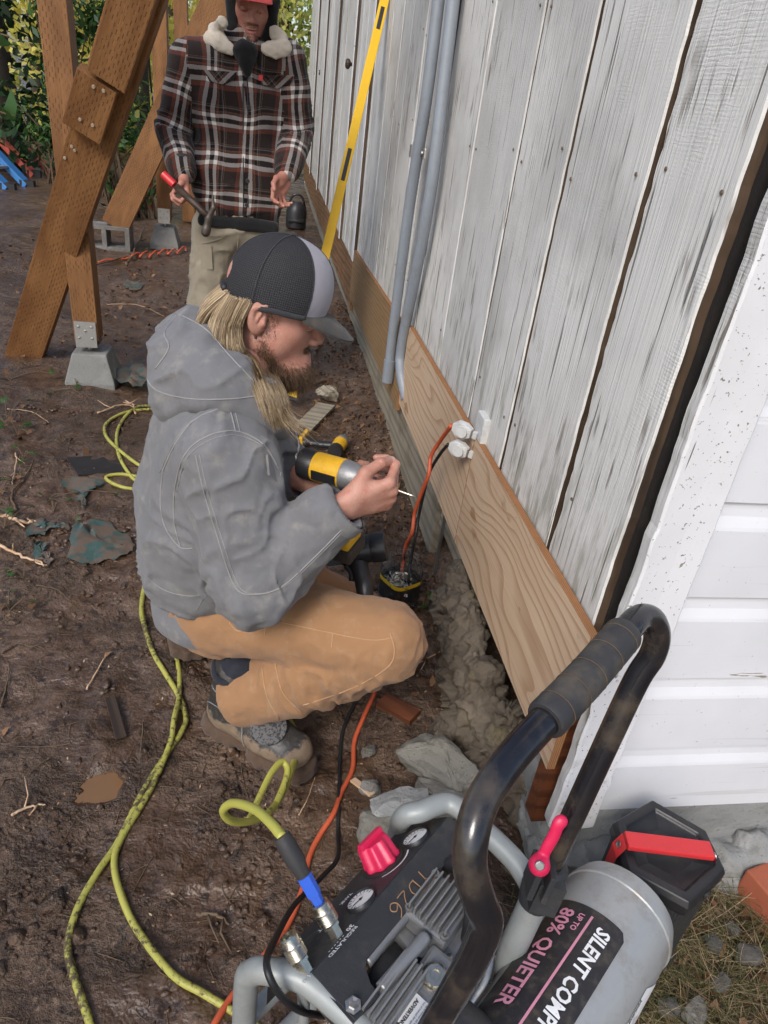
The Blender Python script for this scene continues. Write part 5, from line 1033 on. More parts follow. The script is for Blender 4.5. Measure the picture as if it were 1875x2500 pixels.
# red cap
rc = SL(.008, 0, .050); v, f = [], []
for i in range(33):
    for j in range(11): th, ph = i/32*2*math.pi, -.1+1.66*j/10; v.append(rc+s_B@A(.101*math.cos(th)*math.cos(ph), .086*math.sin(th)*math.cos(ph), .11*math.sin(ph)))
f = [(i*11+j, i*11+11+j, i*11+12+j, i*11+j+1) for i in range(32) for j in range(10)]; rcap = arr('cap', v, f, M['capred'], man2)
v, f = [], []
for sd in (0, 1):
    for i in range(21):
        a = R(-65+130*i/20); 
        for j in range(7): t = j/6; v.append(rc+s_B@A(.1*math.cos(a)+.075*math.cos(a)**.5*t, .085*math.sin(a), -.010+.006*t-.020*t*math.sin(a)**2-.003*sd))
f = [(sd*147+i*7+j, sd*147+i*7+7+j, sd*147+i*7+8+j, sd*147+i*7+j+1) for sd in (0, 1) for i in range(20) for j in range(6)]; arr('bill', v, f, M['capred'], rcap)
# khaki trousers and boots
PT2 = [(ell(pel+A(0, 0, .02), (.175, .125, .13)), 0), (cone(hipR+A(-.0, 0, -.02), kR, .098, .082), .03), (cone(kR, ftR, .08, .075), .02), (cone(hipL+A(0, 0, -.02), kL, .098, .082), .03), (cone(kL, ftL, .08, .075), .02)]
pf2 = U(*PT2); v, f = surf(pf2, pel-A(.4, .3, pel[2]), pel+A(.4, .3, .2), .009); v = relax(v, f, 2, .4); nn = normals(v, f); v = folds(v, nn, kR, hipR, .010, 12, 51, (v[:, 0] < pel[0])*1.); nn = normals(v, f); v = folds(v, nn, kL, hipL, .010, 12, 53, (v[:, 0] >= pel[0])*1.); v = v+normals(v, f)*(.006*fbm(v*8, 3, 9))[:, None]; tr2 = arr('trousers', v, f, M['khaki'], man2)
patch(pf2, [T(x, y, YS-.12) for x, y in ((480, 600), (515, 604), (520, 660), (484, 660))], .008, M['khaki'], 'cargo_pocket', tr2, .010)
seams('seam', pf2, [[T(560, 575, YS-.14), T(530, 590, YS-.13), T(490, 595, YS-.1)], [T(582, 570, YS-.14), T(582, 600, YS-.14), T(578, 630, YS-.12)]], M['khaki'], tr2, r=.003)
for ft in (ftR, ftL): boot(A(ft[0], YS+.09, zz0), A(ft[0]+(ft[0]-pel[0])*.3, YS-.2, zz0), (0, 0, 1), None, man2)
# ------------------------------------------------------------------ lettering
def glyphs(txt, size, bold=0.):
    """built-in font outlines as flat triangles/quads; origin at the left end of the baseline"""
    c = bpy.data.curves.new('t', 'FONT'); c.body = txt; c.size = size; c.offset = bold; c.resolution_u = 2; o = bpy.data.objects.new('t', c); COL.objects.link(o)
    dg = bpy.context.evaluated_depsgraph_get(); me = o.evaluated_get(dg).to_mesh(); v = np.array([x.co[:] for x in me.vertices]) if len(me.vertices) else np.zeros((0, 3)); f = [tuple(p.vertices) for p in me.polygons]
    o.evaluated_get(dg).to_mesh_clear(); bpy.data.objects.remove(o); bpy.data.curves.remove(c); return v, f
def text_on(name, lines, mp, mat, parent):
    """lines: (text, size, u, v, bold); mp maps (u,v) arrays to points"""
    m = MB()
    for t, sz, u, w_, bd in lines:
        v, f = glyphs(t, sz, bd)
        if len(v): m.add(mp(v[:, 0]+u, v[:, 1]+w_), f)
    return m.build(name, mat, parent)
def flat(o, ux, uy, lift=.0012):
    n = nrm(np.cross(ux, uy)); return lambda u, v: np.asarray(o)+np.outer(u, ux)+np.outer(v, uy)+n*lift

# ------------------------------------------------------------------ things on the wall
def conduit(pts, r, label, elbow=None):
    t = empty('conduit_pipe', pts[-1], label, 'pipe', 'grey conduit pipes on the wall'); MB().tube(spline(pts, 8), r, 16).build('pipe', M['pvc'], t, smooth=True); return t
cA = [W(1062, -330, .525), W(1059, 100, .525), W(1000, 500, .525), W(962, 790, .535), W(947, 925, .54)]; cB = [W(1118, -330, .54), W(1095, 100, .54), W(1046, 500, .54), W(985, 820, .545), W(978, 900, .55), W(992, 975, .575)]
q = conduit([A(.53, 2.95, 2.7)]+cA[1:], .0212, 'left grey conduit pipe ending in an open cut above the plywood'); MB().tube([cA[-1]+(cA[-2]-cA[-1])*t for t in (-.05, .35)], .0255, 18).build('coupling', M['pvc'], q, smooth=True, angle=40)
q2 = conduit([A(.545, 2.78, 2.7)]+cB[1:], .0212, 'right grey conduit pipe bending back into the wall behind the plywood')
cl = W(1016, 370, .522); st = empty('pipe_clamp', cl, 'galvanised two-ear strap holding the left conduit to the wall', 'clamp'); m = MB(); m.tube([cl+A(0, 0, z) for z in (-.02, .02)], .0245, 18, caps=False); m.build('strap', M['galv'], st, smooth=True)
for s_ in (-1, 1):
    m = MB(); m.box(cl+A(.018, s_*.055, 0), (.004, .03, .018)); e_ = m.build('ear', M['galv'], st, bevel=.004); MB().lathe([(.010, 0), (.009, .006), (.003, .007)], cl+A(.012, s_*.06, 0), (-1, 0, 0), 10).build('screw', M['steel'], e_)
lv0, lv1 = A(.33, 3.62, .04), DY(930, 20, 4.3); lv1 = A(.57, lv1[1], lv1[2]); 
pT, pB = DY(948, -40, 4.45), DY(712, 975, 3.35); L_ = empty('spirit_level', pB, 'long yellow spirit level leaning against the wall behind the crouching man', 'level')
ax = nrm(pT-pB); pT2 = pB+ax*2.45; beam('rail', pB, pT2, .046, .022, M['level'], L_, (0, -1, .35), .003)
Bl = basis(ax, (0, -1, .35))
for t, ln in ((.45, .12), (1.22, .17), (2.0, .12)):
    c = pB+ax*t; beam('vial_window', c-ax*ln/2, c+ax*ln/2, .020, .026, M['black'], L_, (0, -1, .35), .002)
MB().box(pB+ax*.004, (.025, .013, .008), Bl).build('end_cap', M['rubber'], L_); MB().box(pT2-ax*.004, (.025, .013, .008), Bl).build('end_cap', M['rubber'], L_)
# knob and knot on the far boards
kb = W(865, 158); kn_ = empty('door_knob', kb, 'dark round knob on the far wall boards beside the level', 'knob'); MB().lathe([(.012, 0), (.012, .025), (.03, .035), (.034, .05), (.026, .062), (.0, .066)], kb, (-1, 0, 0), 16).build('knob', M['darkwood'], kn_, smooth=True)
kb = W(781, 177); MB().lathe([(.03, 0), (.026, .012), (.0, .016)], kb, (-1, 0, 0), 12).build('wall_plug', M['black'], label='small black plug on the far wall boards near the plaid jacket', cat='plug')
# outlet with two flip covers and plugs
oc = W(1150, 1075, .555); ot = empty('outdoor_outlet', oc, 'white weatherproof outlet with two flip covers above the plywood joint', 'outlet')
m = MB(); m.box(oc+A(.018, -.018, .02), (.010, .034, .062)); m.build('back_plate', M['whiteplastic'], ot, bevel=.004)
for dz in (.027, -.029):
    c = oc+A(-.028, .004, dz); cv = MB(); pr = [(x*.8, y*.8) for x, y in ((-.034, -.016), (-.034, .016), (-.012, .029), (.016, .029), (.034, .014), (.034, -.014), (.016, -.029), (-.012, -.029))]
    B_ = np.stack([nrm((-.75, .55, .1)), A(0, -.18, .98), nrm((.62, .75, .0))], 1); v, f = prism([(x, y) for x, y in pr], c, B_, -.010, .012); cv.add(v, f); co_ = cv.build('flip_cover', M['whiteplastic'], ot, bevel=.004)
    MB().tube([c-B_[:, 0]*.005-B_[:, 2]*.018, c-B_[:, 0]*.005-B_[:, 2]*.008], .015, 16).build('boss', M['whiteplastic'], co_, smooth=True, angle=40); MB().box(c-B_[:, 0]*.038, (.006, .010, .006), B_).build('hinge', M['whiteplastic'], co_)
# ------------------------------------------------------------------ cords and hoses
def cord(name, P, r, mat, label, cat, n=10, sides=10): return MB().tube(spline(P, n), r, sides).build(name, mat, smooth=True, label=label, cat=cat)
def gs(pts, r): return [gz(G(x, y), r*.9+(p[0] if p else 0)) for x, y, *p in pts]
og = [oc+A(-.052, .03, .027), W(1072, 1080, .50), W(1052, 1115, .49), W(1046, 1160, .485), W(1030, 1200, .48), W(1012, 1255, .475), W(1006, 1300, .47), W(990, 1335, .465), W(982, 1390, .46), gz(G(970, 1465, .03), .02), gz(G(962, 1530), .01), gz(G(935, 1620), .012)]
cord('extension_cord', og+gs([(915, 1694), (888, 1753), (866, 1807), (861, 1875), (834, 1933), (815, 1990), (782, 2035), (757, 2085), (735, 2180), (700, 2260), (655, 2325), (600, 2395), (560, 2450), (520, 2520), (470, 2600)], .006), .006, M['orange'], 'orange extension cord from the upper outlet down past the boot to the compressor', 'cord')
bk = [oc+A(-.052, .03, -.029), W(1075, 1108, .505), W(1050, 1150, .495), W(1036, 1200, .49), W(1022, 1260, .487), W(1014, 1310, .48), W(1004, 1360, .475), W(996, 1420, .47), gz(G(985, 1470), .012), gz(G(965, 1540), .008), gz(G(920, 1640), .008)]
cord('power_cord', bk+gs([(872, 1710), (838, 1780), (831, 1840), (829, 1900), (826, 1980), (825, 2040)], .0048)+[G(824, 2095, .05), G(786, 2141, .10), G(719, 2209, .22), G(668, 2300, .37), G(651, 2345, .43), G(662, 2394, .43), G(695, 2441, .39), G(740, 2470, .33), G(790, 2480, .24)], .0048, M['cord'], 'thin black cord from the lower outlet looping over the compressor frame', 'cord')
HR = .0070
def hz(x, y, s=2.37, ox=0, oy=1600): return (x/s+ox, y/s+oy)
A1 = [hz(*p) for p in ((560, 2300), (520, 2133), (440, 1900), (400, 1750), (395, 1630), (450, 1450), (560, 1250), (680, 1060), (830, 770), (960, 560), (1050, 430), (1075, 340), (1030, 220), (950, 100), (890, 0))]+[(355, 1540), (345, 1480), (358, 1418), (390, 1350), (470, 1300)]
B1 = [hz(*p) for p in ((1700, 2330), (1400, 2110), (1180, 1985), (1000, 1870), (800, 1600), (705, 1400), (660, 1200), (700, 1050), (860, 780), (980, 520), (1010, 380), (1040, 200), (1020, 0))]+[(400, 1530), (380, 1465), (395, 1400), (450, 1330)]
cord('air_hose', gs(A1, HR), HR, M['hose'], 'muddy yellow air hose curving to the bottom edge, left strand of the crossing pair', 'hose')
cord('air_hose', [p+A(0, 0, .009 if 8 < i < 11 else 0) for i, p in enumerate(gs(B1, HR))], HR, M['hose'], 'muddy yellow air hose crossing the other and running right to the compressor', 'hose')
C1 = [(540, 1255), (350, 1195), (300, 1200), (264, 1182), (262, 1172), (290, 1166), (345, 1180), (420, 1230)]; 
u1 = [(470, 960), (395, 983), (330, 997), (290, 1045), (288, 1110), (312, 1158), (345, 1185), (430, 1210)]; u2 = [(470, 985), (390, 994), (310, 1006), (262, 1035), (258, 1065), (285, 1105), (345, 1150), (430, 1180)]
cord('air_hose', gs(u1, HR)+gs([(345, 1202), (300, 1200), (264, 1182), (264, 1172), (300, 1166), (350, 1170), (420, 1180)], HR), HR, M['hose'], 'yellow air hose coiled on the dirt behind the crouching man', 'hose'); cord('air_hose', [p+A(0, 0, .004) for p in gs(u2, HR)], HR, M['hose'], 'outer loop of yellow hose behind the crouching man', 'hose')
lp = [gz(G(528, 1544), .01), gz(G(580, 1600), .01), gz(G(640, 1680), .01), gz(G(700, 1750), .012), G(721, 1790, .04), G(725, 1830, .06), G(712, 1880, .08), G(690, 1935, .10), G(655, 1985, .15), G(610, 2005, .20), G(565, 2004, .25), G(545, 1980, .30), G(568, 1961, .36), G(620, 1975, .44), G(662, 2010, .485), G(690, 2045, .505)]
ho = empty('air_hose', lp[0], 'clean yellow hose looping up from the boot to the compressor coupling', 'hose'); MB().tube(spline(lp, 10), HR*1.03, 12).build('hose', M['hoseclean'], ho, smooth=True)
MB().tube(spline([G(668, 1975, .125), G(694, 1915, .125), G(702, 1878, .13), G(688, 1860, .138), G(664, 1885, .143), G(640, 1932, .145), G(618, 1982, .15), G(606, 2004, .165)], 9), HR, 12).build('hose_loop', M['hoseclean'], ho, smooth=True)

# ------------------------------------------------------------------ compressor
E1 = A(.766, .643, 0); E2 = A(.643, -.766, 0); O_ = A(.045, .525, 0); K = lambda a, b, z: O_+E1*a+E2*b+A(0, 0, z)
comp = empty('air_compressor', K(.17, .15, 0), 'grey portable air compressor with black control panel and tall black handle', 'compressor')
TR = .017
def pipe(name, P, r=TR, mat='tubegrey', par=None, n=8, sides=16): return MB().tube(spline(P, n), r, sides).build(name, M[mat], par or comp, smooth=True)
FH = [K(.30, -.035, .01), K(.30, -.035, .30), K(.285, -.02, .385), K(.300, .0, .405), K(.345, .025, .408), K(.345, .09, .408), K(.34, .16, .402), K(.325, .205, .39)]
NH = [K(-.035, -.02, .01), K(-.035, -.02, .31), K(-.032, -.012, .365), K(-.020, .012, .385), K(.005, .055, .385), K(.018, .15, .383), K(.018, .225, .38)]
pipe('frame_hoop', FH); pipe('frame_hoop', NH)
for b, z in ((-.03, .03), (.37, .03), (-.03, .20)): pipe('frame_rail', [K(-.03, b, z), K(.31, b, z)], .014)
pipe('frame_strut', [K(.0, .05, .372), K(.005, .055, .30), K(.0, .06, .2)], .008)
# handle
hp = [ZD(1345, 2110, .99), ZD(1460, 1860, .92), ZD(1550, 1668, .882), ZD(1592, 1600, .866), ZD(1604, 1550, .853), ZD(1590, 1512, .838), ZD(1560, 1510, .82), ZD(1525, 1545, .795), ZD(1430, 1655, .745), ZD(1330, 1760, .70), ZD(1240, 1860, .665), ZD(1178, 1955, .642), ZD(1152, 2040, .630), ZD(1148, 2120, .632), ZD(1170, 2200, .645), ZD(1188, 2252, .66), ZD(1160, 2330, .685), ZD(1110, 2420, .72), ZD(1060, 2505, .755), ZD(1010, 2590, .80)]
hn = pipe('handle', hp, .0158, 'blackgloss', n=10, sides=22)
gp_ = spline(hp[7:10], 14); rr_ = np.full(len(gp_), .0212); rr_[0] = rr_[-1] = .0200
for k in range(3, len(gp_)-2, 5): rr_[k] = .0207
MB().tube(gp_, rr_, 26).build('grip', M['grip'], hn, smooth=True, angle=50)
m = MB()
for k in range(3, len(gp_)-2, 5): B_ = basis(gp_[k+1]-gp_[k-1]); a = np.arange(28)*2*math.pi/28; m.tube(gp_[k]+.0212*(np.outer(np.cos(a), B_[:, 0])+np.outer(np.sin(a), B_[:, 1])), .0005, 5, closed=True)
m.build('grip_rings', M['twig'], hn)
dl = nrm(hp[0]-hp[1]); lowR = hp[0]+dl*.30; pipe('handle_socket', [hp[0]+dl*.04, lowR], .0205, 'tubegrey'); lowL = hp[-1]+nrm(hp[-1]-hp[-2])*.2; pipe('handle_socket', [hp[-1], lowL], .0205, 'tubegrey')
# clamp and quick lever
cm = empty('handle_clamp', (0, 0, 0), None, None); bpy.data.objects.remove(cm)
Bc = basis(dl, CAM@A(0, 0, -1)); c0 = hp[0]+dl*.028
m = MB(); v, f = lathe([(.021, -.032), (.026, -.026), (.027, .02), (.023, .048)], c0, dl, 20); m.add(v, f); m.box(c0-Bc[:, 0]*.0+Bc[:, 1]*.024, (.018, .014, .026), Bc); clp = m.build('handle_clamp', M['panel'], comp, smooth=True, angle=35)
for s_ in (-1, 1): MB().box(ZD(1318, 2140, .965)+Bc[:, 0]*s_*.010, (.0045, .022, .024), Bc).build('clamp_jaw', M['panel'], clp, bevel=.002)
lever = [ZD(1318, 2105, .955), ZD(1335, 2070, .945), ZD(1352, 2040, .94), ZD(1363, 2012, .935), ZD(1372, 2004, .935)]; mv = CAM@A(0, 0, 1)
lv_ = spline(lever, 5); lo_ = U(*[(cone(a, b, .0068, .0068, (mv, .7)), .004) for a, b in zip(lv_[:-1], lv_[1:])]+[(cone(ZD(1317, 2112, .96), ZD(1317, 2112, .945), .0145), .006)]); v, f = surf(lo_, np.min(lever, 0)-.03, np.max(lever, 0)+.03, .0016); lvr = arr('quick_lever', v, f, M['pinkred'], clp)
MB().lathe([(.0065, 0), (.0065, .003), (.005, .004)], ZD(1317, 2112, .932), -mv, 14).build('lever_pin', M['steel'], lvr)
# tank
tc = A(.602, .601, .273); r_ = .0905
prof = [(0, -.42), (.05, -.415), (.08, -.395), (r_, -.36), (r_, -.012), (r_+.0022, -.010), (r_+.0022, -.004), (r_, -.002), (r_, .004), (.084, .024), (.066, .038), (.035, .046), (0, .048)]
MB().lathe(prof, tc, E1, 72).build('tank', M['tank'], comp, smooth=True, angle=30); tank = [o for o in comp.children if o.name.startswith('tank')][0]
def on_tank(a, th, lift=.0012): return tc+np.outer(a, E1)+(r_+lift)*(np.outer(np.cos(th), E2)+np.outer(np.sin(th), A(0, 0, 1)))
def tank_patch(name, a0, a1, t0, t1, mat, lift, rc=.0):
    na, nt_ = 14, 18; a = np.linspace(a0, a1, na); t = np.linspace(t0, t1, nt_); AA, TT = np.meshgrid(a, t, indexing='ij'); 
    if rc: e = np.minimum(np.abs(TT-t0), np.abs(TT-t1))*r_; AA = np.where(e < rc, np.minimum(AA, a1-(rc-np.sqrt(np.maximum(rc**2-(rc-e)**2, 0)))), AA)
    f = [(i*nt_+j, (i+1)*nt_+j, (i+1)*nt_+j+1, i*nt_+j+1) for i in range(na-1) for j in range(nt_-1)]; m = MB(); m.add(on_tank(AA.ravel(), TT.ravel(), lift), f); return m.build(name, mat, tank, smooth=True)
LA = -.082; T0, T1 = R(70), R(148)
lab = tank_patch('maker_label', LA-.30, LA, T0, T1, M['labelblack'], .0010, .012)
# letters read from the dome end towards the camera: u runs along -E1, v runs up around the tank
mpT = lambda u, v: on_tank(LA-np.asarray(u), T1-np.asarray(v)/r_, .0026)
def ttext(name, lines, mat, par): 
    m = MB()
    for t, sz, u, w_, bd in lines:
        v, f = glyphs(t, sz, bd)
        m.add(mpT(v[:, 0]+u, v[:, 1]+w_), f)
    return m.build(name, mat, par)
ttext('white_lettering', [('SILENT COMPRESSOR', .0275, .022, .086, .0008)], M['inkwhite'], lab); ttext('pink_lettering', [('UP TO', .0118, .018, .054, .0003), ('80% QUIETER', .0320, .018, .025, .0007)], M['inkpink'], lab)
m = MB(); u = np.linspace(.014, .29, 20); m.add(np.concatenate([mpT(u, u*0+.0700), mpT(u, u*0+.0735)]), [(i, i+1, 21+i, 20+i) for i in range(19)]); m.build('pink_rule', M['inkpink'], lab)
wl = tank_patch('warning_sticker', -.36, -.060, R(2), R(24), M['paper'], .0012)
for vv in wl.data.vertices:
    p = np.array(vv.co); a = (p-tc)@E1; th = math.atan2((p-tc)[2], (p-tc)@E2); e = (R(24)-th)*r_
    if a > -.10: q = on_tank(np.array([-.10+(a+.10)*max(.05, min(1, e/.03+.12*math.sin(a*400)))]), np.array([th]), .0012)[0]; vv.co = q.tolist()
m = MB()
for i in range(7):
    th = R(5+2.2*i); a = np.linspace(-.34, -.115-.004*i, 24); m.add(np.concatenate([on_tank(a, a*0+th, .0018), on_tank(a, a*0+th+.006, .0018)]), [(k, k+1, 25+k, 24+k) for k in range(23) if (k*7+i*3) % 5])
m.build('small_print', M['ink'], wl)
v, f = glyphs('Advertencia', .009, .0002); m = MB(); m.add(on_tank(-.115-v[:, 0], R(21)+v[:, 1]/r_, .0018), f); m.build('warning_word', M['ink'], wl)
m = MB(); m.tube(on_tank(np.array([-.235, -.245, -.262, -.268, -.258, -.250, -.262, -.285, -.290, -.275]), np.radians([47, 44, 45, 50, 54, 50, 45, 47, 53, 56]), .0012), .0008, 5); m.build('marker_scrawl', M['ink'], tank)
for a_ in (-.06, -.30): MB().box(tc+E1*a_+A(0, 0, -.155), (.02, .07, .065), np.stack([E1, E2, A(0, 0, 1)], 1)).build('tank_foot', M['tubegrey'], comp)
# control panel: sloping fascia and flat top plate with a cut-out for the pump
fa = [G(668, 2348, .335), G(976, 1998, .335), G(1060, 1990, .365), G(1100, 1990, .402), G(761, 2375, .402)]
fa = [K(-.002, -.012, .335), K(.312, -.030, .335), K(.325, .034, .402), K(.008, .054, .402)]; n_ = nrm(np.cross(fa[1]-fa[0], fa[3]-fa[0])); n_ = n_ if n_[2] > 0 else -n_
m = MB(); v = fa+[p-n_*.003 for p in fa]; m.add(v, [(0, 1, 2, 3), (7, 6, 5, 4), (0, 4, 5, 1), (1, 5, 6, 2), (2, 6, 7, 3), (3, 7, 4, 0)]); m.add([fa[0], fa[1], fa[1]-A(0, 0, .10), fa[0]-A(0, 0, .10)], [(0, 1, 2, 3)]); pn = m.build('control_panel', M['panel'], comp)
tpx = [(761, 2375), (1095, 1993), (1153, 2027), (1160, 2095), (1125, 2097), (1094, 2099), (1045, 2160), (993, 2225), (940, 2288), (895, 2343), (893, 2365), (905, 2400), (930, 2432), (900, 2460), (868, 2492), (815, 2435)]
tp = [G(x, y, .4025) for x, y in tpx]; m = MB(); k = len(tp); m.add(tp+[p-A(0, 0, .004) for p in tp], [tuple(range(k)), tuple(range(2*k-1, k-1, -1))]+[(i, (i+1) % k, k+(i+1) % k, k+i) for i in range(k)]); m.build('top_plate', M['panel'], pn, bevel=.0008)
MB().box((tp[0]+tp[-2])/2-A(0, 0, .03), (.003, np.linalg.norm(tp[0]-tp[-2])/2, .028), basis(A(0, 0, 1), tp[-2]-tp[0])).build('end_skirt', M['panel'], pn)
bo = G(862, 2455, .4045); MB().lathe([(.011, 0), (.011, .002), (.007, .003), (.007, .008), (.003, .007)], bo, (0, 0, 1), 6).build('bolt', M['steel'], pn)
eu = nrm(fa[1]-fa[0]); ev = nrm(np.cross(n_, eu)); 
def onA(x, y): r = ray(x, y); t = np.dot(fa[0]-EYE, n_)/np.dot(r, n_); return EYE+r*t
for (x, y), lb in (((1017, 2050), 'far'), ((884, 2203), 'near')):
    c = onA(x, y); g = MB().lathe([(.0235, 0), (.0235, .006), (.0225, .0075), (.0212, .006), (.0212, .0035), (0, .0035)], c, n_, 36).build('gauge', M['black'], pn, smooth=True, angle=35); MB().lathe([(.0211, .0045), (.0, .0046)], c, n_, 36).build('dial', M['glassface'], g)
    m = MB(); Bg = np.stack([eu, np.cross(n_, eu), n_], 1)
    for t in np.linspace(-.3, 3.4, 11): d = Bg@A(math.cos(t), math.sin(t), 0); m.box(c+d*.0170+n_*.0052, (.0022, .0004, .0002), np.stack([d, np.cross(n_, d), n_], 1))
    d = Bg@A(math.cos(3.0), math.sin(3.0), 0); m.box(c+d*.005+n_*.0055, (.009, .0007, .0003), np.stack([d, np.cross(n_, d), n_], 1)); m.lathe([(.0022, .0048), (.0022, .0062), (0, .0063)], c, n_, 10); m.build('needle_and_ticks', M['ink'], g)
    m = MB(); a = np.linspace(.6, 2.2, 14); m.add(np.concatenate([c+n_*.0050+np.outer(np.cos(a)*q, Bg[:, 0])+np.outer(np.sin(a)*q, Bg[:, 1]) for q in (.0118, .0128)]), [(i, i+1, 15+i, 14+i) for i in range(13)]); m.build('dial_arc', M['inkred'], g)
kc = onA(936, 2108); kb_ = MB(); a = np.arange(64)*2*math.pi/64; kr = .0275+.0022*np.cos(8*a); Bk = basis(n_, eu); rows = []
for h, s_ in ((.004, 1.04), (.008, 1.06), (.010, 1.0), (.036, .90), (.040, .80)): rows.append(kc+n_*h+np.outer(kr*s_*np.cos(a), Bk[:, 0])+np.outer(kr*s_*np.sin(a), Bk[:, 1]))
v = np.concatenate(rows); kb_.add(v, [(i*64+j, i*64+(j+1) % 64, (i+1)*64+(j+1) % 64, (i+1)*64+j) for i in range(4) for j in range(64)]+[tuple(range(256, 320))]); kno = kb_.build('regulator_knob', M['pinkred'], pn, smooth=True, angle=45)
MB().box(kc+n_*.043, (.006, .024, .005), np.stack([Bk[:, 0], Bk[:, 1], n_], 1)).build('knob_ridge', M['pinkred'], kno, bevel=.002)
MB().lathe([(.036, 0), (.036, .003), (.03, .004)], kc, n_, 40).build('knob_base', M['black'], kno)
def coupler(base, ax, parent, s=1.):
    g = MB().lathe([(.0095*s, -.004), (.0095*s, .016), (.012*s, .017), (.012*s, .022)], base, ax, 6).build('coupler', M['chrome'], parent); p = [(.0125*s, .022)]
    for i in range(7): p += [(.0135*s, .024+.0022*i), (.0131*s, .0252+.0022*i)]
    p += [(.0135*s, .041), (.0118*s, .044), (.0118*s, .052), (.0085*s, .053), (.008*s, .046), (0, .045)]; MB().lathe(p, base, ax, 30).build('sleeve', M['chrome'], g, smooth=True, angle=35); return g
cax = nrm(G(690, 2045, .505)-onA(820, 2285)); cb1 = onA(823, 2286); coupler(cb1, nrm(n_*.3+cax*.7), pn, 1.05); coupler(onA(748, 2372), nrm(n_*.6+cax*.4), pn, 1.05)
e0, e1_ = cb1+nrm(n_*.3+cax*.7)*.045, G(690, 2045, .505); ax2 = nrm(e1_-e0); Lw = np.linalg.norm(e1_-e0)
MB().lathe([(.0075, 0), (.0085, .02), (.0105, .021), (.0108, .05), (.009, .051)], e0, ax2, 8).build('hose_plug', M['blue'], ho); MB().lathe([(.0088, .045), (.0100, .055), (.0135, .075), (.0128, Lw-.006), (.0115, Lw+.004), (.0082, Lw+.003)], e0, ax2, 24).build('strain_sleeve', M['grip'], ho, smooth=True, angle=50)
# print on the fascia
Pm = lambda x, y, ux, uy: flat(onA(x, y), ux, uy, .0012)
text_on('panel_print', [('REGULATED', .010, 0, 0, .0002)], Pm(868, 2262, -eu, -ev), M['inkwhite'], pn); text_on('panel_print', [('OUT', .010, 0, 0, .0003)], Pm(800, 2250, -eu, -ev), M['inkwhite'], pn); text_on('panel_print', [('OUT', .010, 0, 0, .0003)], Pm(722, 2352, -eu, -ev), M['inkwhite'], pn); text_on('panel_print', [('TANK', .009, 0, 0, .0003)], Pm(856, 2182, -eu, -ev), M['inkwhite'], pn); text_on('panel_print', [('30', .012, 0, 0, .0004)], Pm(858, 2258, -eu, -ev), M['inkwhite'], pn)
text_on('panel_print', [('- - - - - -', .009, 0, 0, .0003), ('1.3', .012, .066, 0, .0003)], Pm(838, 2285, -eu, -ev), M['inkwhite'], pn)
m = MB(); a = np.linspace(-2.4, -.8, 18); q = lambda rr: kc+n_*.0013+np.outer(rr*np.cos(a), eu)+np.outer(rr*np.sin(a), np.cross(n_, eu)); m.add(np.concatenate([q(.041+.0012*np.linspace(0, 1, 18)), q(.043+.0022*np.linspace(0, 1, 18))]), [(i, i+1, 19+i, 18+i) for i in range(17)]); m.build('knob_scale', M['inkwhite'], pn)
# marker scrawl YD26 on the plate
mk = flat(G(1030, 2125, .4025), nrm(G(960, 2205, .4025)-G(1030, 2125, .4025)), nrm(np.cross(A(0, 0, 1), nrm(G(960, 2205, .4025)-G(1030, 2125, .4025)))), .0015)
st_ = [[(0, .022), (.008, .011), (.016, .022)], [(.008, .011), (.006, -.002)], [(.023, .022), (.023, .0)], [(.020, .022), (.034, .019), (.038, .010), (.032, .001), (.022, 0)], [(.045, .018), (.052, .022), (.057, .016), (.052, .008), (.045, 0), (.060, 0)], [(.078, .022), (.068, .014), (.066, .004), (.073, -.001), (.080, .005), (.075, .011), (.067, .006)]]
for s_ in st_: m = MB(); p = np.array([[x, y, 0] for x, y in s_]); p = spline(p, 6) if len(p) > 3 else p; m.tube(mk(p[:, 0], p[:, 1]), .0009, 5); m.build('marker_stroke', M['inkgold'], pn)
# pump
pc_ = G(1075, 2205, .425); Bp = np.stack([nrm(G(1120, 2250, .42)-G(1020, 2250, .42)), A(0, 0, 1), A(0, 0, 1)], 1); f1 = nrm(G(1120, 2110, .42)-G(1030, 2230, .42)); f2 = np.cross(A(0, 0, 1), f1); Bp = np.stack([f1, f2, A(0, 0, 1)], 1); pc_ = G(1072, 2212, .40)
m = MB(); m.box(pc_-A(0, 0, .014), (.041, .036, .016), Bp); hd_ = m.build('cylinder_head', M['alu'], comp, bevel=.005)
for i in range(7): MB().box(pc_+f2*(-.030+.010*i)+A(0, 0, .010), (.039-.004*abs(i-3)/3, .0015, .010), Bp).build('fin', M['alu'], hd_, bevel=.001)
for i, j in ((-1, -1), (-1, 1), (1, -1), (1, 1)): MB().lathe([(.006, 0), (.006, .006), (.003, .006), (.003, .003)], pc_+f1*.034*i+f2*.030*j+A(0, 0, .002), (0, 0, 1), 12).build('head_bolt', M['steel'], hd_)
m = MB(); v, f = prism([(-.05, -.05), (.05, -.05), (.062, 0), (.05, .05), (-.05, .05), (-.062, 0)], pc_-A(0, 0, .075), Bp, -.05, .042); m.add(v, f); m.build('cylinder', M['alu'], comp, bevel=.006)
MB().lathe([(.0, -.16), (.045, -.16), (.058, -.14), (.062, -.05), (.062, .05), (.05, .07)], pc_-A(0, 0, .16), f1, 30).build('motor', M['black'], comp, smooth=True, angle=40)
pipe('transfer_tube', [G(1040, 2285, .405), G(985, 2350, .402), G(930, 2415, .398)], .0092, 'alu'); pipe('transfer_tube', [G(1000, 2225, .392), G(945, 2290, .392), G(895, 2350, .392)], .0080, 'alu')
hd2 = G(960, 2445, .375); m = MB(); m.box(hd2, (.05, .022, .022), Bp); q_ = m.build('cylinder_head', M['alu'], comp, bevel=.005)
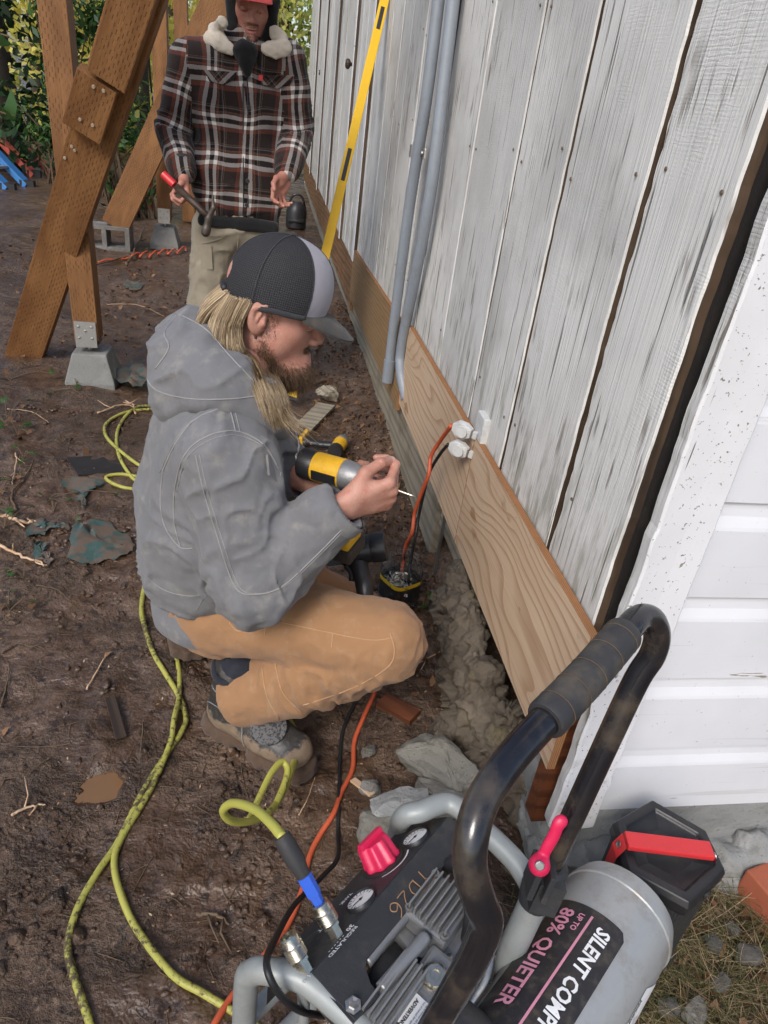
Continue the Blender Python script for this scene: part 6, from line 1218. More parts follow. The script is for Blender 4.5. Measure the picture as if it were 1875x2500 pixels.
for i in range(5): MB().box(hd2+f2*(-.018+.009*i)+A(0, 0, .026), (.046, .0015, .008), Bp).build('fin', M['alu'], q_)
mc = G(1045, 2440, .36); MB().lathe([(.0, -.09), (.05, -.09), (.055, -.08), (.055, .08), (.0, .09)], mc-A(0, 0, .05), f2, 26).build('motor_shroud', M['panel'], comp, smooth=True, angle=40)
wp_ = [G(x, y, .395) for x, y in ((993, 2402), (1056, 2460), (1012, 2530), (943, 2470))]; m = MB(); m.add(wp_, [(0, 1, 2, 3)]); ws = m.build('caution_sticker', M['paper'], comp); wu, wv = nrm(wp_[3]-wp_[0]), nrm(wp_[1]-wp_[0]); wz = flat(wp_[0], wu, wv, -.0012); wz = (lambda u, v: np.asarray(wp_[0])+np.outer(u, wu)+np.outer(v, wv)+A(0, 0, .0012))
text_on('sticker_text', [('ADVERTENCIA', .0068, .006, .020, .0002)]+[('Riesgo de explosion nunca', .0038, .002, .004+.0045*i, 0) for i in range(3)]+[('Lea el manual del operador', .0038, .002, .030+.0045*i, 0) for i in range(2)], wz, M['ink'], ws)
cp = G(1062, 2382, .40); m = MB(); m.lathe([(.018, -.05), (.018, -.004), (.016, 0), (.013, .003), (.007, .003), (.006, 0), (0, 0)], cp, nrm((-.1, -.2, 1)), 24); m.build('hex_plug', M['chrome'], comp, smooth=True, angle=35); m = MB(); m.box(cp-A(0, 0, .022), (.04, .028, .012), Bp); m.build('crankcase_cover', M['alu'], comp, bevel=.006)
pipe('intake_hose', [G(1092, 2112, .39), G(1118, 2108, .425), G(1142, 2160, .43), G(1150, 2230, .42), G(1140, 2300, .36)], .010, 'rubber'); pipe('braided_hose', [G(1196, 2330, .33), G(1186, 2390, .32), G(1160, 2435, .31), G(1130, 2480, .3)], .009, 'chrome'); pipe('frame_rail', [G(1120, 2420, .30), G(1260, 2500, .30)], .014)
pipe('brass_fitting', [G(1100, 2330, .36), G(1078, 2372, .37)], .006, 'chrome'); MB().tube([G(885, 2478, .37), G(950, 2480, .37)], .009, 12).build('rubber_strap', M['rubber'], comp, smooth=True)

# ------------------------------------------------------------------ work-site speaker
sz = .30; sp = [G(x, y, sz) for x, y in ((1590, 1950), (1726, 2028), (1775, 2126), (1684, 2214), (1530, 2130), (1497, 2004))]; sc_ = np.mean(sp, 0); spk = empty('jobsite_speaker', A(sc_[0], sc_[1], 0), 'black six-sided work-site speaker with red carry bar beside the stem wall', 'speaker')
def ring(k, z): return [sc_+(p-sc_)*k+A(0, 0, z-sz) for p in sp]
def strip(rs): n = len(rs[0]); m = MB(); m.add(np.concatenate(rs), [(i*n+j, i*n+(j+1) % n, (i+1)*n+(j+1) % n, (i+1)*n+j) for i in range(len(rs)-1) for j in range(n)]); return m
m = strip([ring(.93, .262), ring(1.0, .272), ring(1.0, .292), ring(.94, .304), ring(.78, .304), ring(.73, .297), ring(.45, .289), ring(.0, .288)]); m.build('top_bumper', M['black'], spk, bevel=.003)
b_ = NB('black_speaker_mesh'); vv_ = b_.co(); hx = b_.vor(260, vv_, rand=.15); mk_ = b_.step(hx, .30, .38); M['grille'] = b_.fin(b_.mix(mk_, (.002, .002, .002), (.035, .035, .037)), .5, b_.bump(mk_, .8, .002))
strip([ring(.90, .03), ring(.92, .266)]).build('grille', M['grille'], spk); strip([ring(.96, .0), ring(.98, .008), ring(.98, .030), ring(.9, .034)]).build('bottom_bumper', M['black'], spk, bevel=.002)
h0, h1 = G(1528, 2052, .318), G(1738, 2078, .318); hd_x = nrm(h1-h0); hy = np.cross(A(0, 0, 1), hd_x); pr = [(-.0, -.06), (-.012, .0), (-.012, .0)]
m = MB(); m.box((h0+h1)/2, (np.linalg.norm(h1-h0)/2, .016, .006), np.stack([hd_x, hy, A(0, 0, 1)], 1)); red = m.build('carry_bar', M['red'], spk, bevel=.003)
for e, s_ in ((h0, -1), (h1, 1)): m = MB(); m.add([e+hd_x*s_*.002+hy*.0155, e+hd_x*s_*.002-hy*.0155, e+hd_x*s_*.012-hy*.0155-A(0, 0, .03), e+hd_x*s_*.012+hy*.0155-A(0, 0, .03), e+hd_x*s_*.010+hy*.015-A(0, 0, .17), e+hd_x*s_*.010-hy*.015-A(0, 0, .17)], [(0, 1, 2, 3), (3, 2, 5, 4)]); m.build('bar_end', M['red'], red); MB().lathe([(.006, 0), (.006, .002), (.003, .001)], e+hd_x*s_*.009-A(0, 0, .012), hd_x*s_+A(0, 0, .3), 10).build('bar_screw', M['steel'], red)
for i in (2, 3, 0, 4): q = (sp[i]+sp[(i+1) % 6])/2; dn = nrm(q-sc_); MB().lathe([(.008, 0), (.008, .003), (.005, .003), (.004, 0)], q-A(0, 0, .016)+dn*.001, dn, 12).build('corner_bolt', M['rubber'], spk)

# ------------------------------------------------------------------ cordless tools
def gun(name, o, f, u, label, head='driver', sc=1., mats=('yellow', 'black'), grp=None):
    """pistol tool: o = middle of the motor body, f = nose direction, u = up (the handle hangs along -u)"""
    f = nrm(f); u = nrm(np.asarray(u)-f*np.dot(u, f)); s = np.cross(u, f); B = np.stack([f, s, u], 1); P_ = lambda a, b, c: np.asarray(o)+(f*a+s*b+u*c)*sc
    t = empty(name, P_(0, 0, -.19), label, 'power tool', grp)
    MB().lathe([(0, -.072*sc), (.022*sc, -.071*sc), (.0285*sc, -.064*sc), (.0295*sc, -.03*sc), (.0300*sc, .016*sc), (.028*sc, .018*sc)], o, f, 30).build('motor_housing', M[mats[0]], t, smooth=True, angle=35)
    MB().lathe([(.0302*sc, -.074*sc), (.0312*sc, -.068*sc), (.0308*sc, -.046*sc), (.030*sc, -.044*sc)], o, f, 30).build('end_bell', M[mats[1]], t, smooth=True, angle=35)
    if head == 'driver': MB().lathe([(.0285*sc, .016*sc), (.0295*sc, .020*sc), (.0285*sc, .035*sc), (.0265*sc, .044*sc), (.022*sc, .058*sc), (.0155*sc, .066*sc), (.0125*sc, .067*sc)], o, f, 30).build('gear_case', M['alu'], t, smooth=True, angle=35); MB().lathe([(.0105*sc, .066*sc), (.0125*sc, .068*sc), (.0125*sc, .082*sc), (.010*sc, .085*sc), (.0045*sc, .085*sc)], o, f, 24).build('collet', M['steel'], t, smooth=True, angle=35)
    else: MB().lathe([(.026*sc, .016*sc), (.025*sc, .05*sc), (.021*sc, .055*sc)]+[(.0215*sc+.0012*sc*(i % 2), (.056+.004*i)*sc) for i in range(9)]+[(.018*sc, .095*sc), (.008*sc, .11*sc)], o, f, 24).build('chuck', M['teal' if head == 'chuck' else 'black'], t, smooth=True, angle=35)
    hf_ = U((cone(P_(-.012, 0, -.015), P_(-.022, 0, -.075), .0205*sc, .0165*sc, (s, .82)), 0), (cone(P_(-.022, 0, -.075), P_(-.018, 0, -.145), .0165*sc, .019*sc, (s, .82)), .01), (cone(P_(-.005, 0, -.14), P_(-.03, 0, -.145), .019*sc, .02*sc), .015)); lo, hi = bounds([P_(0, 0, 0), P_(-.02, 0, -.17)], .05*sc); v, f_ = surf(hf_, lo, hi, .0035*sc); arr('handle', v, f_, M[mats[1]], t)
    MB().tube(spline([P_(.012, 0, -.03), P_(.002, 0, -.045), P_(.004, 0, -.062)], 5), .006*sc, 8).build('trigger', M['rubber'], t, smooth=True)
    MB().box(P_(-.006, 0, -.158), (.045*sc, .030*sc, .010*sc), B).build('battery_foot', M[mats[0]], t, bevel=.004*sc); bt = MB().box(P_(-.006, 0, -.181), (.052*sc, .036*sc, .0155*sc), B).build('battery', M['black'], t, bevel=.005*sc)
    MB().box(P_(-.040, 0, -.172), (.021*sc, .026*sc, .012*sc), B).build('battery_latch', M['yellow'], bt, bevel=.003*sc)
    m = MB(); m.box(P_(-.052, 0, -.0), (.001, .012*sc, .012*sc), B); m.build('vent', M['rubber'], t)
    MB().box(P_(-.012, -.0295*sc, .0), (.026*sc, .0012*sc, .010*sc), B).build('maker_plate', M['black'], t); return t, P_, B
dn = ZD(905, 1175, 1.335); dr, dP, dB_ = gun('impact_driver', ZD(820, 1152, 1.372), ZD(893, 1173, 1.35)-ZD(820, 1152, 1.372), A(-.1, -.12, 1), 'yellow and black impact driver in the hands of the crouching man')
tipd = dP(.085, 0, 0); MB().tube([tipd, tipd+dB_[:, 0]*.028], .0042, 6).build('bit_holder', M['whiteplastic'], dr)
scw = MB(); s0 = tipd+dB_[:, 0]*.0285; s1 = s0+nrm(dB_[:, 0]+A(.02, -.01, -.08))*.055; scw.tube([s0, s0+(s1-s0)*.06, s0+(s1-s0)*.1, s0+(s1-s0)*.85, s1], [.004, .004, .0022, .002, .0004], 8); scw.build('wood_screw', M['chrome'], smooth=True, label='long brass-coloured wood screw pinched between thumb and finger at the driver tip', cat='screw')
g0 = gz(G(795, 1112), .035); gun('cordless_driver', g0+A(.06, .02, .0), A(.35, .9, .05), A(.93, -.33, .06), 'yellow and black cordless tool lying on its side behind the impact driver', 'driver', 1.05)
q0 = gz(G(860, 1370), .045); gun('cordless_drill', ZD(855, 1345, 1.68), A(-.85, .12, -.25), A(-.42, .62, .42), 'black drill with ribbed grey chuck lying beside the screw jar', 'chuck', 1.15, ('black', 'black'))
# jar of screws
jb = gz(G(968, 1478), .0); jr = empty('screw_jar', jb, 'open clear plastic jar of screws with yellow-banded label beside the knee', 'jar'); R_ = .055
def sqr(r, z, n=40, p=4.): a = np.arange(n)*2*math.pi/n; k = (np.abs(np.cos(a))**p+np.abs(np.sin(a))**p)**(-1/p); return np.stack([jb[0]+r*k*np.cos(a+.5), jb[1]+r*k*np.sin(a+.5), a*0+jb[2]+z], 1)
rs = [sqr(.0, .002*1.18, 40), sqr(R_*.95, .002*1.18), sqr(R_, .008*1.18), sqr(R_, .115*1.18), sqr(R_*.96, .122*1.18), sqr(R_*.86, .128*1.18, 40, 2), sqr(R_*.86, .134*1.18, 40, 2), sqr(R_*.90, .135*1.18, 40, 2), sqr(R_*.90, .139*1.18, 40, 2), sqr(R_*.86, .140*1.18, 40, 2), sqr(R_*.86, .146*1.18, 40, 2), sqr(R_*.89, .147*1.18, 40, 2), sqr(R_*.89, .150*1.18, 40, 2), sqr(R_*.85, .152*1.18, 40, 2), sqr(R_*.83, .152*1.18, 40, 2), sqr(R_*.83, .126*1.18, 40, 2), sqr(R_*.93, .116*1.18), sqr(R_*.965, .010*1.18), sqr(0, .005*1.18)]
m = MB(); m.add(np.concatenate(rs), [(i*40+j, i*40+(j+1) % 40, (i+1)*40+(j+1) % 40, (i+1)*40+j) for i in range(len(rs)-1) for j in range(40)]); m.build('jar_wall', M['clear'], jr, smooth=True, angle=40)
def band(z0, z1, r, mat, name): m = MB(); m.add(np.concatenate([sqr(r, z0), sqr(r, z1)]), [(j, (j+1) % 40, 40+(j+1) % 40, 40+j) for j in range(40)]); return m.build(name, mat, jr, smooth=True)
lb_ = band(.035, .092, R_*1.006, M['labelblack'], 'label_band'); band(.092, .106, R_*1.008, M['inkyel'], 'yellow_band')
fr = nrm(A(-jb[0]-.05, -jb[1], 0)); fs = np.cross(A(0, 0, 1), fr); fw = jb+fr*(R_*1.03); 
text_on('label_text', [('SCREWS', .014, -.022, .070, .0004)], lambda u, v: fw+np.outer(u, fs)+np.outer(v, (0, 0, 1)), M['inkwhite'], lb_)
for tx_ in (('1-1/4"', .009, .006, .095, .0003), ('# 8', .008, -.035, .095, .0002)): text_on('label_text', [tx_], lambda u, v: fw+fr*.001+np.outer(u, fs)+np.outer(v, (0, 0, 1)), M['ink'], lb_)
m = MB(); rj = np.random.default_rng(5)
for _ in range(330):
    c = jb+A(rj.uniform(-.036, .036), rj.uniform(-.036, .036), rj.uniform(.008, .095)); d = nrm(rj.normal(size=3)*A(1, 1, .5)); m.tube([c-d*.015, c+d*.013, c+d*.016], [.0003, .0014, .0030], 4)
m.build('loose_screws', M['chrome'], jr, kind='stuff')

# hammer
hm0, hm1 = T(398, 425, 3.28), T(510, 530, 3.20); hA = nrm(hm1-hm0); ham = empty('claw_hammer', hm0, 'claw hammer with red-ended grip in the right hand of the standing man', 'hammer')
MB().tube([hm0, hm0+hA*.06], .016, 12).build('grip_end', M['red'], ham, smooth=True, angle=50); MB().tube([hm0+hA*.07, hm0+hA*.2, hm1], [.015, .013, .012], 12).build('shaft', M['darkwood'], ham, smooth=True)
hu = nrm(T(525, 480, 3.2)-T(508, 560, 3.2)); hfn = U((cone(hm1-hu*.01, hm1-hu*.05, .014, .014), 0), (cone(hm1-hu*.05, hm1-hu*.062, .019, .019), .006), (cone(hm1, hm1+hu*.045+hA*.012, .013, .010), .01), (cone(hm1+hu*.045+hA*.012, hm1+hu*.085-hA*.004, .010, .004), .006)); v, f = surf(hfn, hm1-.11, hm1+.11, .004); arr('head', v, f, M['oldsteel'], ham)
# ------------------------------------------------------------------ rubble, scraps and litter
def chunk(name, px, z, dims, rot, mat, seed, label=None, cat=None, group=None, world=None, h=.35, pts=16):
    r = random.Random(seed); bm = bmesh.new()
    for _ in range(pts): v = nrm([r.gauss(0, 1) for _ in range(3)]); k = 1/max(abs(v)); bm.verts.new((v*(k*.75+.25)*A(*dims)*r.uniform(.85, 1.)).tolist())
    g = bmesh.ops.convex_hull(bm, input=bm.verts); bmesh.ops.delete(bm, geom=[e for e in g['geom_interior'] if isinstance(e, bmesh.types.BMVert)], context='VERTS')
    bmesh.ops.bevel(bm, geom=list(bm.edges), offset=min(dims)*.10, segments=1, affect='EDGES', clamp_overlap=True); bmesh.ops.triangulate(bm, faces=list(bm.faces))
    bmesh.ops.subdivide_edges(bm, edges=[e for e in bm.edges if e.calc_length() > min(dims)*.3], cuts=3, use_grid_fill=True); bmesh.ops.triangulate(bm, faces=list(bm.faces))
    me = bpy.data.meshes.new(name); bm.normal_update()
    for v in bm.verts: p = np.array(v.co[:]); v.co = v.co+v.normal*float(min(dims)*(.14*fbm(p*h/min(dims)*1.8+seed, 3, seed)+.09*fbm(p*h/min(dims)*9+seed, 2, seed)))
    bm.to_mesh(me); bm.free()
    c = A(*world) if world is not None else G(px[0], px[1], z); o = link(name, me, mat, label=label, cat=cat, group=group); o.location = c.tolist(); o.rotation_euler = tuple(R(a) for a in rot); return o
RG = 'broken concrete pieces by the wall'
chunk('concrete_chunk', (1075, 1860), .075, (.125, .055, .045), (18, -14, -52), M['slab'], 3, 'largest slanting slab of broken concrete below the plywood end', 'rubble', RG)
chunk('concrete_chunk', (975, 1960), .10, (.070, .042, .014), (3, -6, 4), M['paleconc'], 8, 'flat pale concrete flake on top of a broken lump by the compressor', 'rubble', RG)
chunk('concrete_chunk', (960, 2010), .05, (.080, .05, .045), (5, 3, 12), M['slab'], 11, 'squarish concrete lump touching the compressor panel', 'rubble', RG)
chunk('concrete_chunk', (1080, 1790), .035, (.045, .035, .035), (10, 5, 40), M['oldconcrete'], 14, 'fist-sized concrete lump behind the slanting slab', 'rubble', RG)
chunk('concrete_chunk', (1090, 1965), .06, (.085, .05, .04), (-8, 6, -20), M['slab'], 17, 'concrete piece between the slab and the compressor hoop', 'rubble', RG)
chunk('concrete_chunk', (1165, 1880), .03, (.05, .04, .03), (12, 0, 30), M['cmu'], 20, 'dark concrete lump at the foot of the broken footing', 'rubble', RG)
chunk('concrete_chunk', (905, 1925), .012, (.025, .02, .02), (0, 9, 0), M['cmu'], 23, 'small grey crumb of concrete beside the pale wood offcut', 'rubble', RG)
chunk('concrete_chunk', (900, 1835), .008, (.028, .018, .012), (0, 4, 50), M['cmu'], 27, 'small damp stone half sunk right of the orange cord', 'rubble', RG)
chunk('concrete_chunk', (1065, 1480), .03, (.03, .03, .04), (20, 9, 0), M['oldconcrete'], 31, 'small concrete crumb leaning on the top of the broken footing', 'rubble', RG)
chunk('earth_clod', (1130, 1385), .22, (.05, .045, .04), (0, 0, 20), M['oldconcrete'], 37, 'sawdust dusted lump on the top end of the broken footing', 'rubble', RG)
chunk('wood_block', (800, 960), .035, (.07, .045, .04), (0, 10, 25), M['greyboard'], 41, 'short weathered wood block on the soil beside the foundation', 'wood block', pts=30)
bk_ = empty('red_brick', gz(G(1850, 2235)), 'red brick cut off by the right edge of the picture', 'brick'); m = MB(); m.box(gz(G(1880, 2225), .033), (.045, .06, .052), np.array(Matrix.Rotation(.25, 3, 'Z'))); m.build('brick_body', M['brick'], bk_, bevel=.004)
for i, (x, y, a, b, c, mt, lb) in enumerate(((1630, 2460, .022, .015, .011, 'stone', 'oval brown pebble below the tank sticker'), (1700, 2470, .03, .022, .016, 'cmu', 'dark pebble at the bottom edge right of the tank'), (1740, 2300, .022, .018, .012, 'stone', 'grey pebble among the grass below the speaker'), (1790, 2265, .016, .013, .010, 'stone', 'small round grey pebble near the brick'), (1825, 2330, .028, .018, .013, 'stone', 'larger grey stone at the right edge in the grass'), (1760, 2400, .02, .015, .01, 'stone', 'flat grey stone in dry grass at the lower right'))):
    chunk('pebble', (x, y), .016, (a, b, c), (0, 5*i, 40*i), M[mt], 60+i, lb, 'stone', 'pebbles in the grass', h=.1, pts=40)
def plank(name, x0, y0, x1, y1, w_, t, mat, label, z=.01, cat='wood scrap'):
    p, q = gz(G(x0, y0), z), gz(G(x1, y1), z); L = np.linalg.norm(q-p); d = nrm(q-p); B = np.stack([d, nrm(np.cross((0, 0, 1), d)), A(0, 0, 1)], 1); B[:, 2] = np.cross(B[:, 0], B[:, 1]); m = MB(); m.box((0, 0, 0), (L/2, w_/2, t/2)); o = m.build(name, mat, bevel=min(.002, t*.2), label=label, cat=cat); o.matrix_world = Matrix.Translation(Vector(((p+q)/2).tolist()))@Matrix(B.tolist()).to_4x4(); 
    for v in o.data.vertices: v.co.y += .15*w_*math.sin(v.co.x*60); v.co.z += .1*t*math.sin(v.co.x*40+1)
    return o
plank('wood_shim', 862, 1908, 905, 1955, .016, .006, M['offcut'], 'pale split wood shim next to the orange cord', .012); plank('bark_piece', 265, 1705, 300, 1800, .026, .008, M['darkwood'], 'black wet strip of bark lying in the mud left of the hose', .006); plank('split_wood', 930, 1720, 1010, 1770, .05, .022, M['redwood'], 'reddish split wood half buried beside the boot', .006)
plank('old_board', 735, 1065, 790, 1000, .09, .016, M['greyboard'], 'short weathered board lying on the soil behind the driver', .014); plank('flat_slate', 300, 1130, 180, 1150, .16, .008, M['tar'], 'dark flat board on the soil left of the man', .004); plank('wood_strip', 690, 955, 800, 930, .03, .012, M['twig'], 'thin stick of old wood by the block near the foundation', .01); plank('wood_strip', 1000, 1530, 1020, 1600, .02, .008, M['redwood'], 'small brown splinter beside the knee', .006)
def stick(pts, r, label, mat='twig', fork=True, seed=0, lift=.006):
    p = spline(gs([(x, y) for x, y in pts], r), 8); rr = np.random.default_rng(seed); p = p+rr.normal(size=p.shape)*r*.35+A(0, 0, lift); m = MB(); m.tube(p, np.linspace(r, r*.45, len(p)), 6)
    if fork:
        for k in (len(p)//3, 2*len(p)//3): d = nrm(p[k+1]-p[k])+A(*(rr.normal(size=2)*.9), .3); m.tube([p[k], p[k]+nrm(d)*.03, p[k]+nrm(d+rr.normal(size=3)*.4)*.07], [r*.6, r*.5, r*.25], 5)
    return m.build('stick', M[mat], smooth=True, label=label, cat='stick')
stick([(-10, 1335), (60, 1365), (115, 1390)], .006, 'bare stick pointing into the yard at the left edge', 'offcut', True, 1); stick([(310, 655), (330, 620), (352, 560)], .012, 'thin upright branch leaning beside the far brace', 'twig', True, 2, .02); stick([(140, 670), (230, 655), (330, 625), (430, 605)], .008, 'thin root trailing across the dirt behind the near post', 'twig', True, 3)
stick([(-5, 1255), (60, 1275), (85, 1270)], .008, 'pale broken branch at the left edge by the ivy', 'offcut', True, 4); stick([(40, 1250), (30, 1210), (60, 1180), (85, 1140)], .005, 'curved vine stem at the left edge', 'twig', True, 5); stick([(210, 1680), (250, 1620), (262, 1600)], .0025, 'thin straw stalk in the mud left of the hose', 'offcut', False, 6); stick([(0, 1720), (20, 1660), (25, 1630)], .003, 'thin curved stalk at the left edge of the mud', 'twig', False, 7); stick([(350, 1760), (345, 1830), (340, 1860)], .002, 'fine dark root beside the crossing hoses', 'twig', False, 8); stick([(730, 1985), (750, 1950), (770, 1895)], .0018, 'fine straw near the hose loop', 'offcut', False, 9); stick([(1080, 1600), (1010, 1640), (960, 1680)], .0025, 'dry straw by the broken footing', 'offcut', True, 10)
stick([(560, 745), (610, 722), (690, 700)], .006, 'twig on the soil below the standing man', 'twig', True, 12)
# coiled orange cord in the distance
P = []; 
for i, t in enumerate(np.linspace(0, 1, 90)): x, y = 240+t*215, 642-t*28; P.append(gz(G(x, y), .012)+A(.0, .09*math.sin(t*60)*(t > .35), .03*abs(math.cos(t*30))*(t > .35)))
MB().tube(P, .008, 7).build('coiled_cord', M['orange'], smooth=True, label='thin orange coiled cord across the dirt behind the near post', cat='cord')
# torn tarp scraps
def tarp(px, label, seed, lift=.01):
    p = np.array([G(x, y) for x, y in px]); c = p.mean(0); n = 10; rr = np.random.default_rng(seed); v = []; f = []; k = len(px)*6; o = spline(p, 6, True); o = o+np.stack([rr.normal(size=len(o))*.008, rr.normal(size=len(o))*.010, np.zeros(len(o))], 1)
    for i in range(n+1): t = i/n; q = c+(o-c)*t; z = gh(q[:, 0], q[:, 1])+.004+lift*(.6+.8*np.abs(fbm(np.stack([q[:, 0]*14, q[:, 1]*14, q[:, 0]*0+seed], 1), 3, seed))); v.append(np.stack([q[:, 0], q[:, 1], z], 1))
    for i in range(n):
        for j in range(k): f.append((i*k+j, i*k+(j+1) % k, (i+1)*k+(j+1) % k, (i+1)*k+j))
    m = MB(); m.add(np.concatenate(v), f); ob_ = m.build('tarp_scrap', M['tarp'], smooth=True, label=label, cat='tarp', group='torn green tarp scraps'); return ob_
tarp([(185, 1290), (285, 1300), (330, 1345), (270, 1375), (185, 1375)], 'largest squarish scrap of green tarp left of the man', 1); tarp([(160, 1180), (250, 1188), (215, 1215), (205, 1250), (190, 1225)], 'torn strip of green tarp above the squarish scrap', 2); tarp([(70, 1275), (120, 1268), (175, 1305), (130, 1300), (80, 1320)], 'thin torn scrap of green tarp near the left stick', 3); tarp([(85, 1335), (115, 1335), (120, 1385), (95, 1380)], 'small muddy tarp shred beside the bare stick', 4); tarp([(275, 935), (325, 895), (370, 920), (365, 952), (320, 955)], 'crumpled green tarp against the near pier block', 5, .05); tarp([(310, 690), (345, 698), (335, 712), (305, 705)], 'pale glinting plastic scrap on the dirt behind the near post', 6, .01)
# ivy sprigs: stems and separate big leaves
def ivy(px, n, size, label, seed, z=.05, sp=.08):
    c = gz(G(*px)); t = empty('ivy_sprig', c, label, 'plant', 'ivy sprigs on the ground'); rr = np.random.default_rng(seed)
    lobes = [(0, -.1), (.25, -.35), (.45, -.1), (.38, .15), (.55, .45), (.22, .5), (0, 1.), (-.22, .5), (-.55, .45), (-.38, .15), (-.45, -.1), (-.25, -.35)]
    for i in range(n):
        e = c+A(*(rr.normal(size=2)*sp), z*rr.uniform(.3, 1.2)); d = nrm(A(*(rr.normal(size=2)), .1)); nn_ = nrm(A(*(rr.normal(size=2)*.35), 1)); d = nrm(d-nn_*d.dot(nn_)); s_ = np.cross(nn_, d); k = size*rr.uniform(.6, 1.2)
        m = MB(); v = [e+d*k*b*.6+s_*k*a*.75+nn_*(-.12*k*abs(a)) for a, b in lobes]; m.add(v+[e+d*k*.2], [(j, (j+1) % 12, 12) for j in range(12)]); m.build('leaf', M['leafgreen'] if rr.random() < .8 else M['dryleaf'], t); MB().tube(spline([c, (c+e)/2+A(0, 0, .02), e], 4), .0016, 5).build('stalk', M['twig'], t)
ivy((45, 1070), 5, .06, 'bright green ivy leaves at the left edge', 1); ivy((20, 1050), 5, .05, 'ivy leaves cut by the left edge of the picture', 11, .08); ivy((190, 950), 3, .035, 'small ivy sprig in front of the near pier block', 2, .03, .06); ivy((120, 1215), 4, .03, 'wilted vine leaves above the tarp scraps', 3, .03, .07); ivy((1040, 1500), 9, .035, 'small leafy weed between the knee and the broken footing', 4, .05, .035); ivy((20, 930), 6, .05, 'weed tuft at the left edge below the big brace', 5, .08, .12); ivy((10, 1290), 4, .04, 'small leaves near the stick at the left edge', 6, .04, .06); ivy((1010, 1475), 3, .025, 'tiny sprig beside the screw jar', 7, .03, .02)
def frond(px, Y, label, seed): 
    c = DY(px[0], px[1], Y); t = empty('hanging_sprig', c, label, 'plant'); rr = np.random.default_rng(seed); e0 = c-A(.35, 0, .05); MB().tube(spline([e0, (e0+c)/2+A(0, 0, .04), c], 4), .004, 5).build('stalk', M['twig'], t)
    for i in range(9): k = i/8; p = e0+(c-e0)*k+A(0, 0, .04*math.sin(k*3)); v, f = leaves(p[None]+rr.normal(size=(1, 3))*.01, A(.2, -.4, .8)[None], .11, seed+i, asp=.45); arr('leaf', v, f, M['leafgreen'], t, smooth=False)
frond((22, 90), 2.6, 'green leafy sprig hanging in from the left edge above the ladders', 1); frond((40, 285), 2.9, 'lower green leafy sprig at the left edge over the ladders', 2); frond((15, 340), 2.8, 'lowest leafy sprig at the left edge', 3)
# loose litter nobody could count
def scatter(n, box, seed, dens=None):
    r = np.random.default_rng(seed); x, y = r.uniform(box[0], box[1], n), r.uniform(box[2], box[3], n)
    if dens is not None: k = r.random(n) < dens(x, y); x, y = x[k], y[k]
    return np.stack([x, y, gh(x, y)], 1), r
P, r = scatter(2600, (-.95, .62, .5, 3.2), 1, lambda x, y: .15+.85*sstep(.15, .55, x)*sstep(.9, 1.4, y)+.4*(N2(x, y, 3, 2, 77) > .35)); v, f = leaves(P+A(0, 0, .002), np.tile(A(0, 0, 1.), (len(P), 1)), .008, 3, asp=.4, jit=.4); arr('wood_chips', v, f, M['chip'], kind='stuff', smooth=False, label='scattered pale wood chips and flecks on the mud', cat='wood chips')
P, r = scatter(2000, (.02, .62, 1.2, 5.5), 2, lambda x, y: sstep(.12, .45, x+.05*N2(x, y, 4, 2, 7))*sstep(1.25, 1.8, y)); v, f = leaves(P+A(0, 0, .006), np.tile(A(0, 0, 1.), (len(P), 1)), .030, 4, fold=.9, asp=.45, jit=.7); arr('leaf_litter', v, f, M['dryleaf'], kind='stuff', smooth=False, label='brown dead leaves and bark flakes along the base of the wall', cat='leaf litter')
P, r = scatter(2600, (-2.8, -.35, 1.2, 7), 8, lambda x, y: .1+.9*(N2(x, y, 1.2, 2, 17) > .25)); v, f = leaves(P+A(0, 0, .006), np.tile(A(0, 0, 1.), (len(P), 1)), .035, 9, fold=.9, asp=.5, jit=.5); arr('leaf_litter', v, f, M['dryleaf'], kind='stuff', smooth=False, label='thin scatter of dead leaves on the dirt left of the men', cat='leaf litter')
# twigs, straw and root hairs
P, r = scatter(1700, (-1.3, .6, .5, 3.6), 5); d = np.stack([r.normal(size=len(P)), r.normal(size=len(P)), r.normal(size=len(P))*.12], 1); d /= np.linalg.norm(d, axis=1)[:, None]; L = (r.uniform(.012, .055, len(P))*(1+1.5*(r.random(len(P)) > .9)))[:, None]; cvv = r.normal(size=(len(P), 3))*A(1, 1, .1)*.25; pth = np.stack([P+A(0, 0, .003)+d*L*(t-.5)+cvv*L*(t*(1-t)) for t in np.linspace(0, 1, 5)], 1); pth[:, :, 2] = gh(pth[:, :, 0], pth[:, :, 1])+.002; v, f = strands(pth, r.uniform(.0005, .0016, len(P)), .5, 4); arr('twig_litter', v, f, M['twig'], kind='stuff', label='fine twigs and straw strewn over the mud', cat='twigs')
# mud clods
ico = bmesh.new(); bmesh.ops.create_icosphere(ico, subdivisions=1, radius=1); ico.verts.ensure_lookup_table(); iv_ = np.array([x.co[:] for x in ico.verts]); if_ = np.array([[q.index for q in x.verts] for x in ico.faces]); ico.free()
P, r = scatter(8000, (-1.1, .62, .45, 3.2), 6, lambda x, y: sstep(-.15, .5, N2(x, y, 5, 2, 55))*.9+.1); k = len(P); s_ = (r.uniform(.0025, .009, k)*(1+.9*(r.random(k) > .93)))[:, None, None]; sh = iv_[None]*(1+.35*r.normal(size=(k, len(iv_), 1)))*A(1.2, 1.2, .7); v = (P[:, None]+sh*s_).reshape(-1, 3); f = (if_[None]+np.arange(k)[:, None, None]*len(iv_)).reshape(-1, 3); arr('mud_clods', v, f, M['mud'], kind='stuff', label='small lumps of wet earth over the ground', cat='mud')
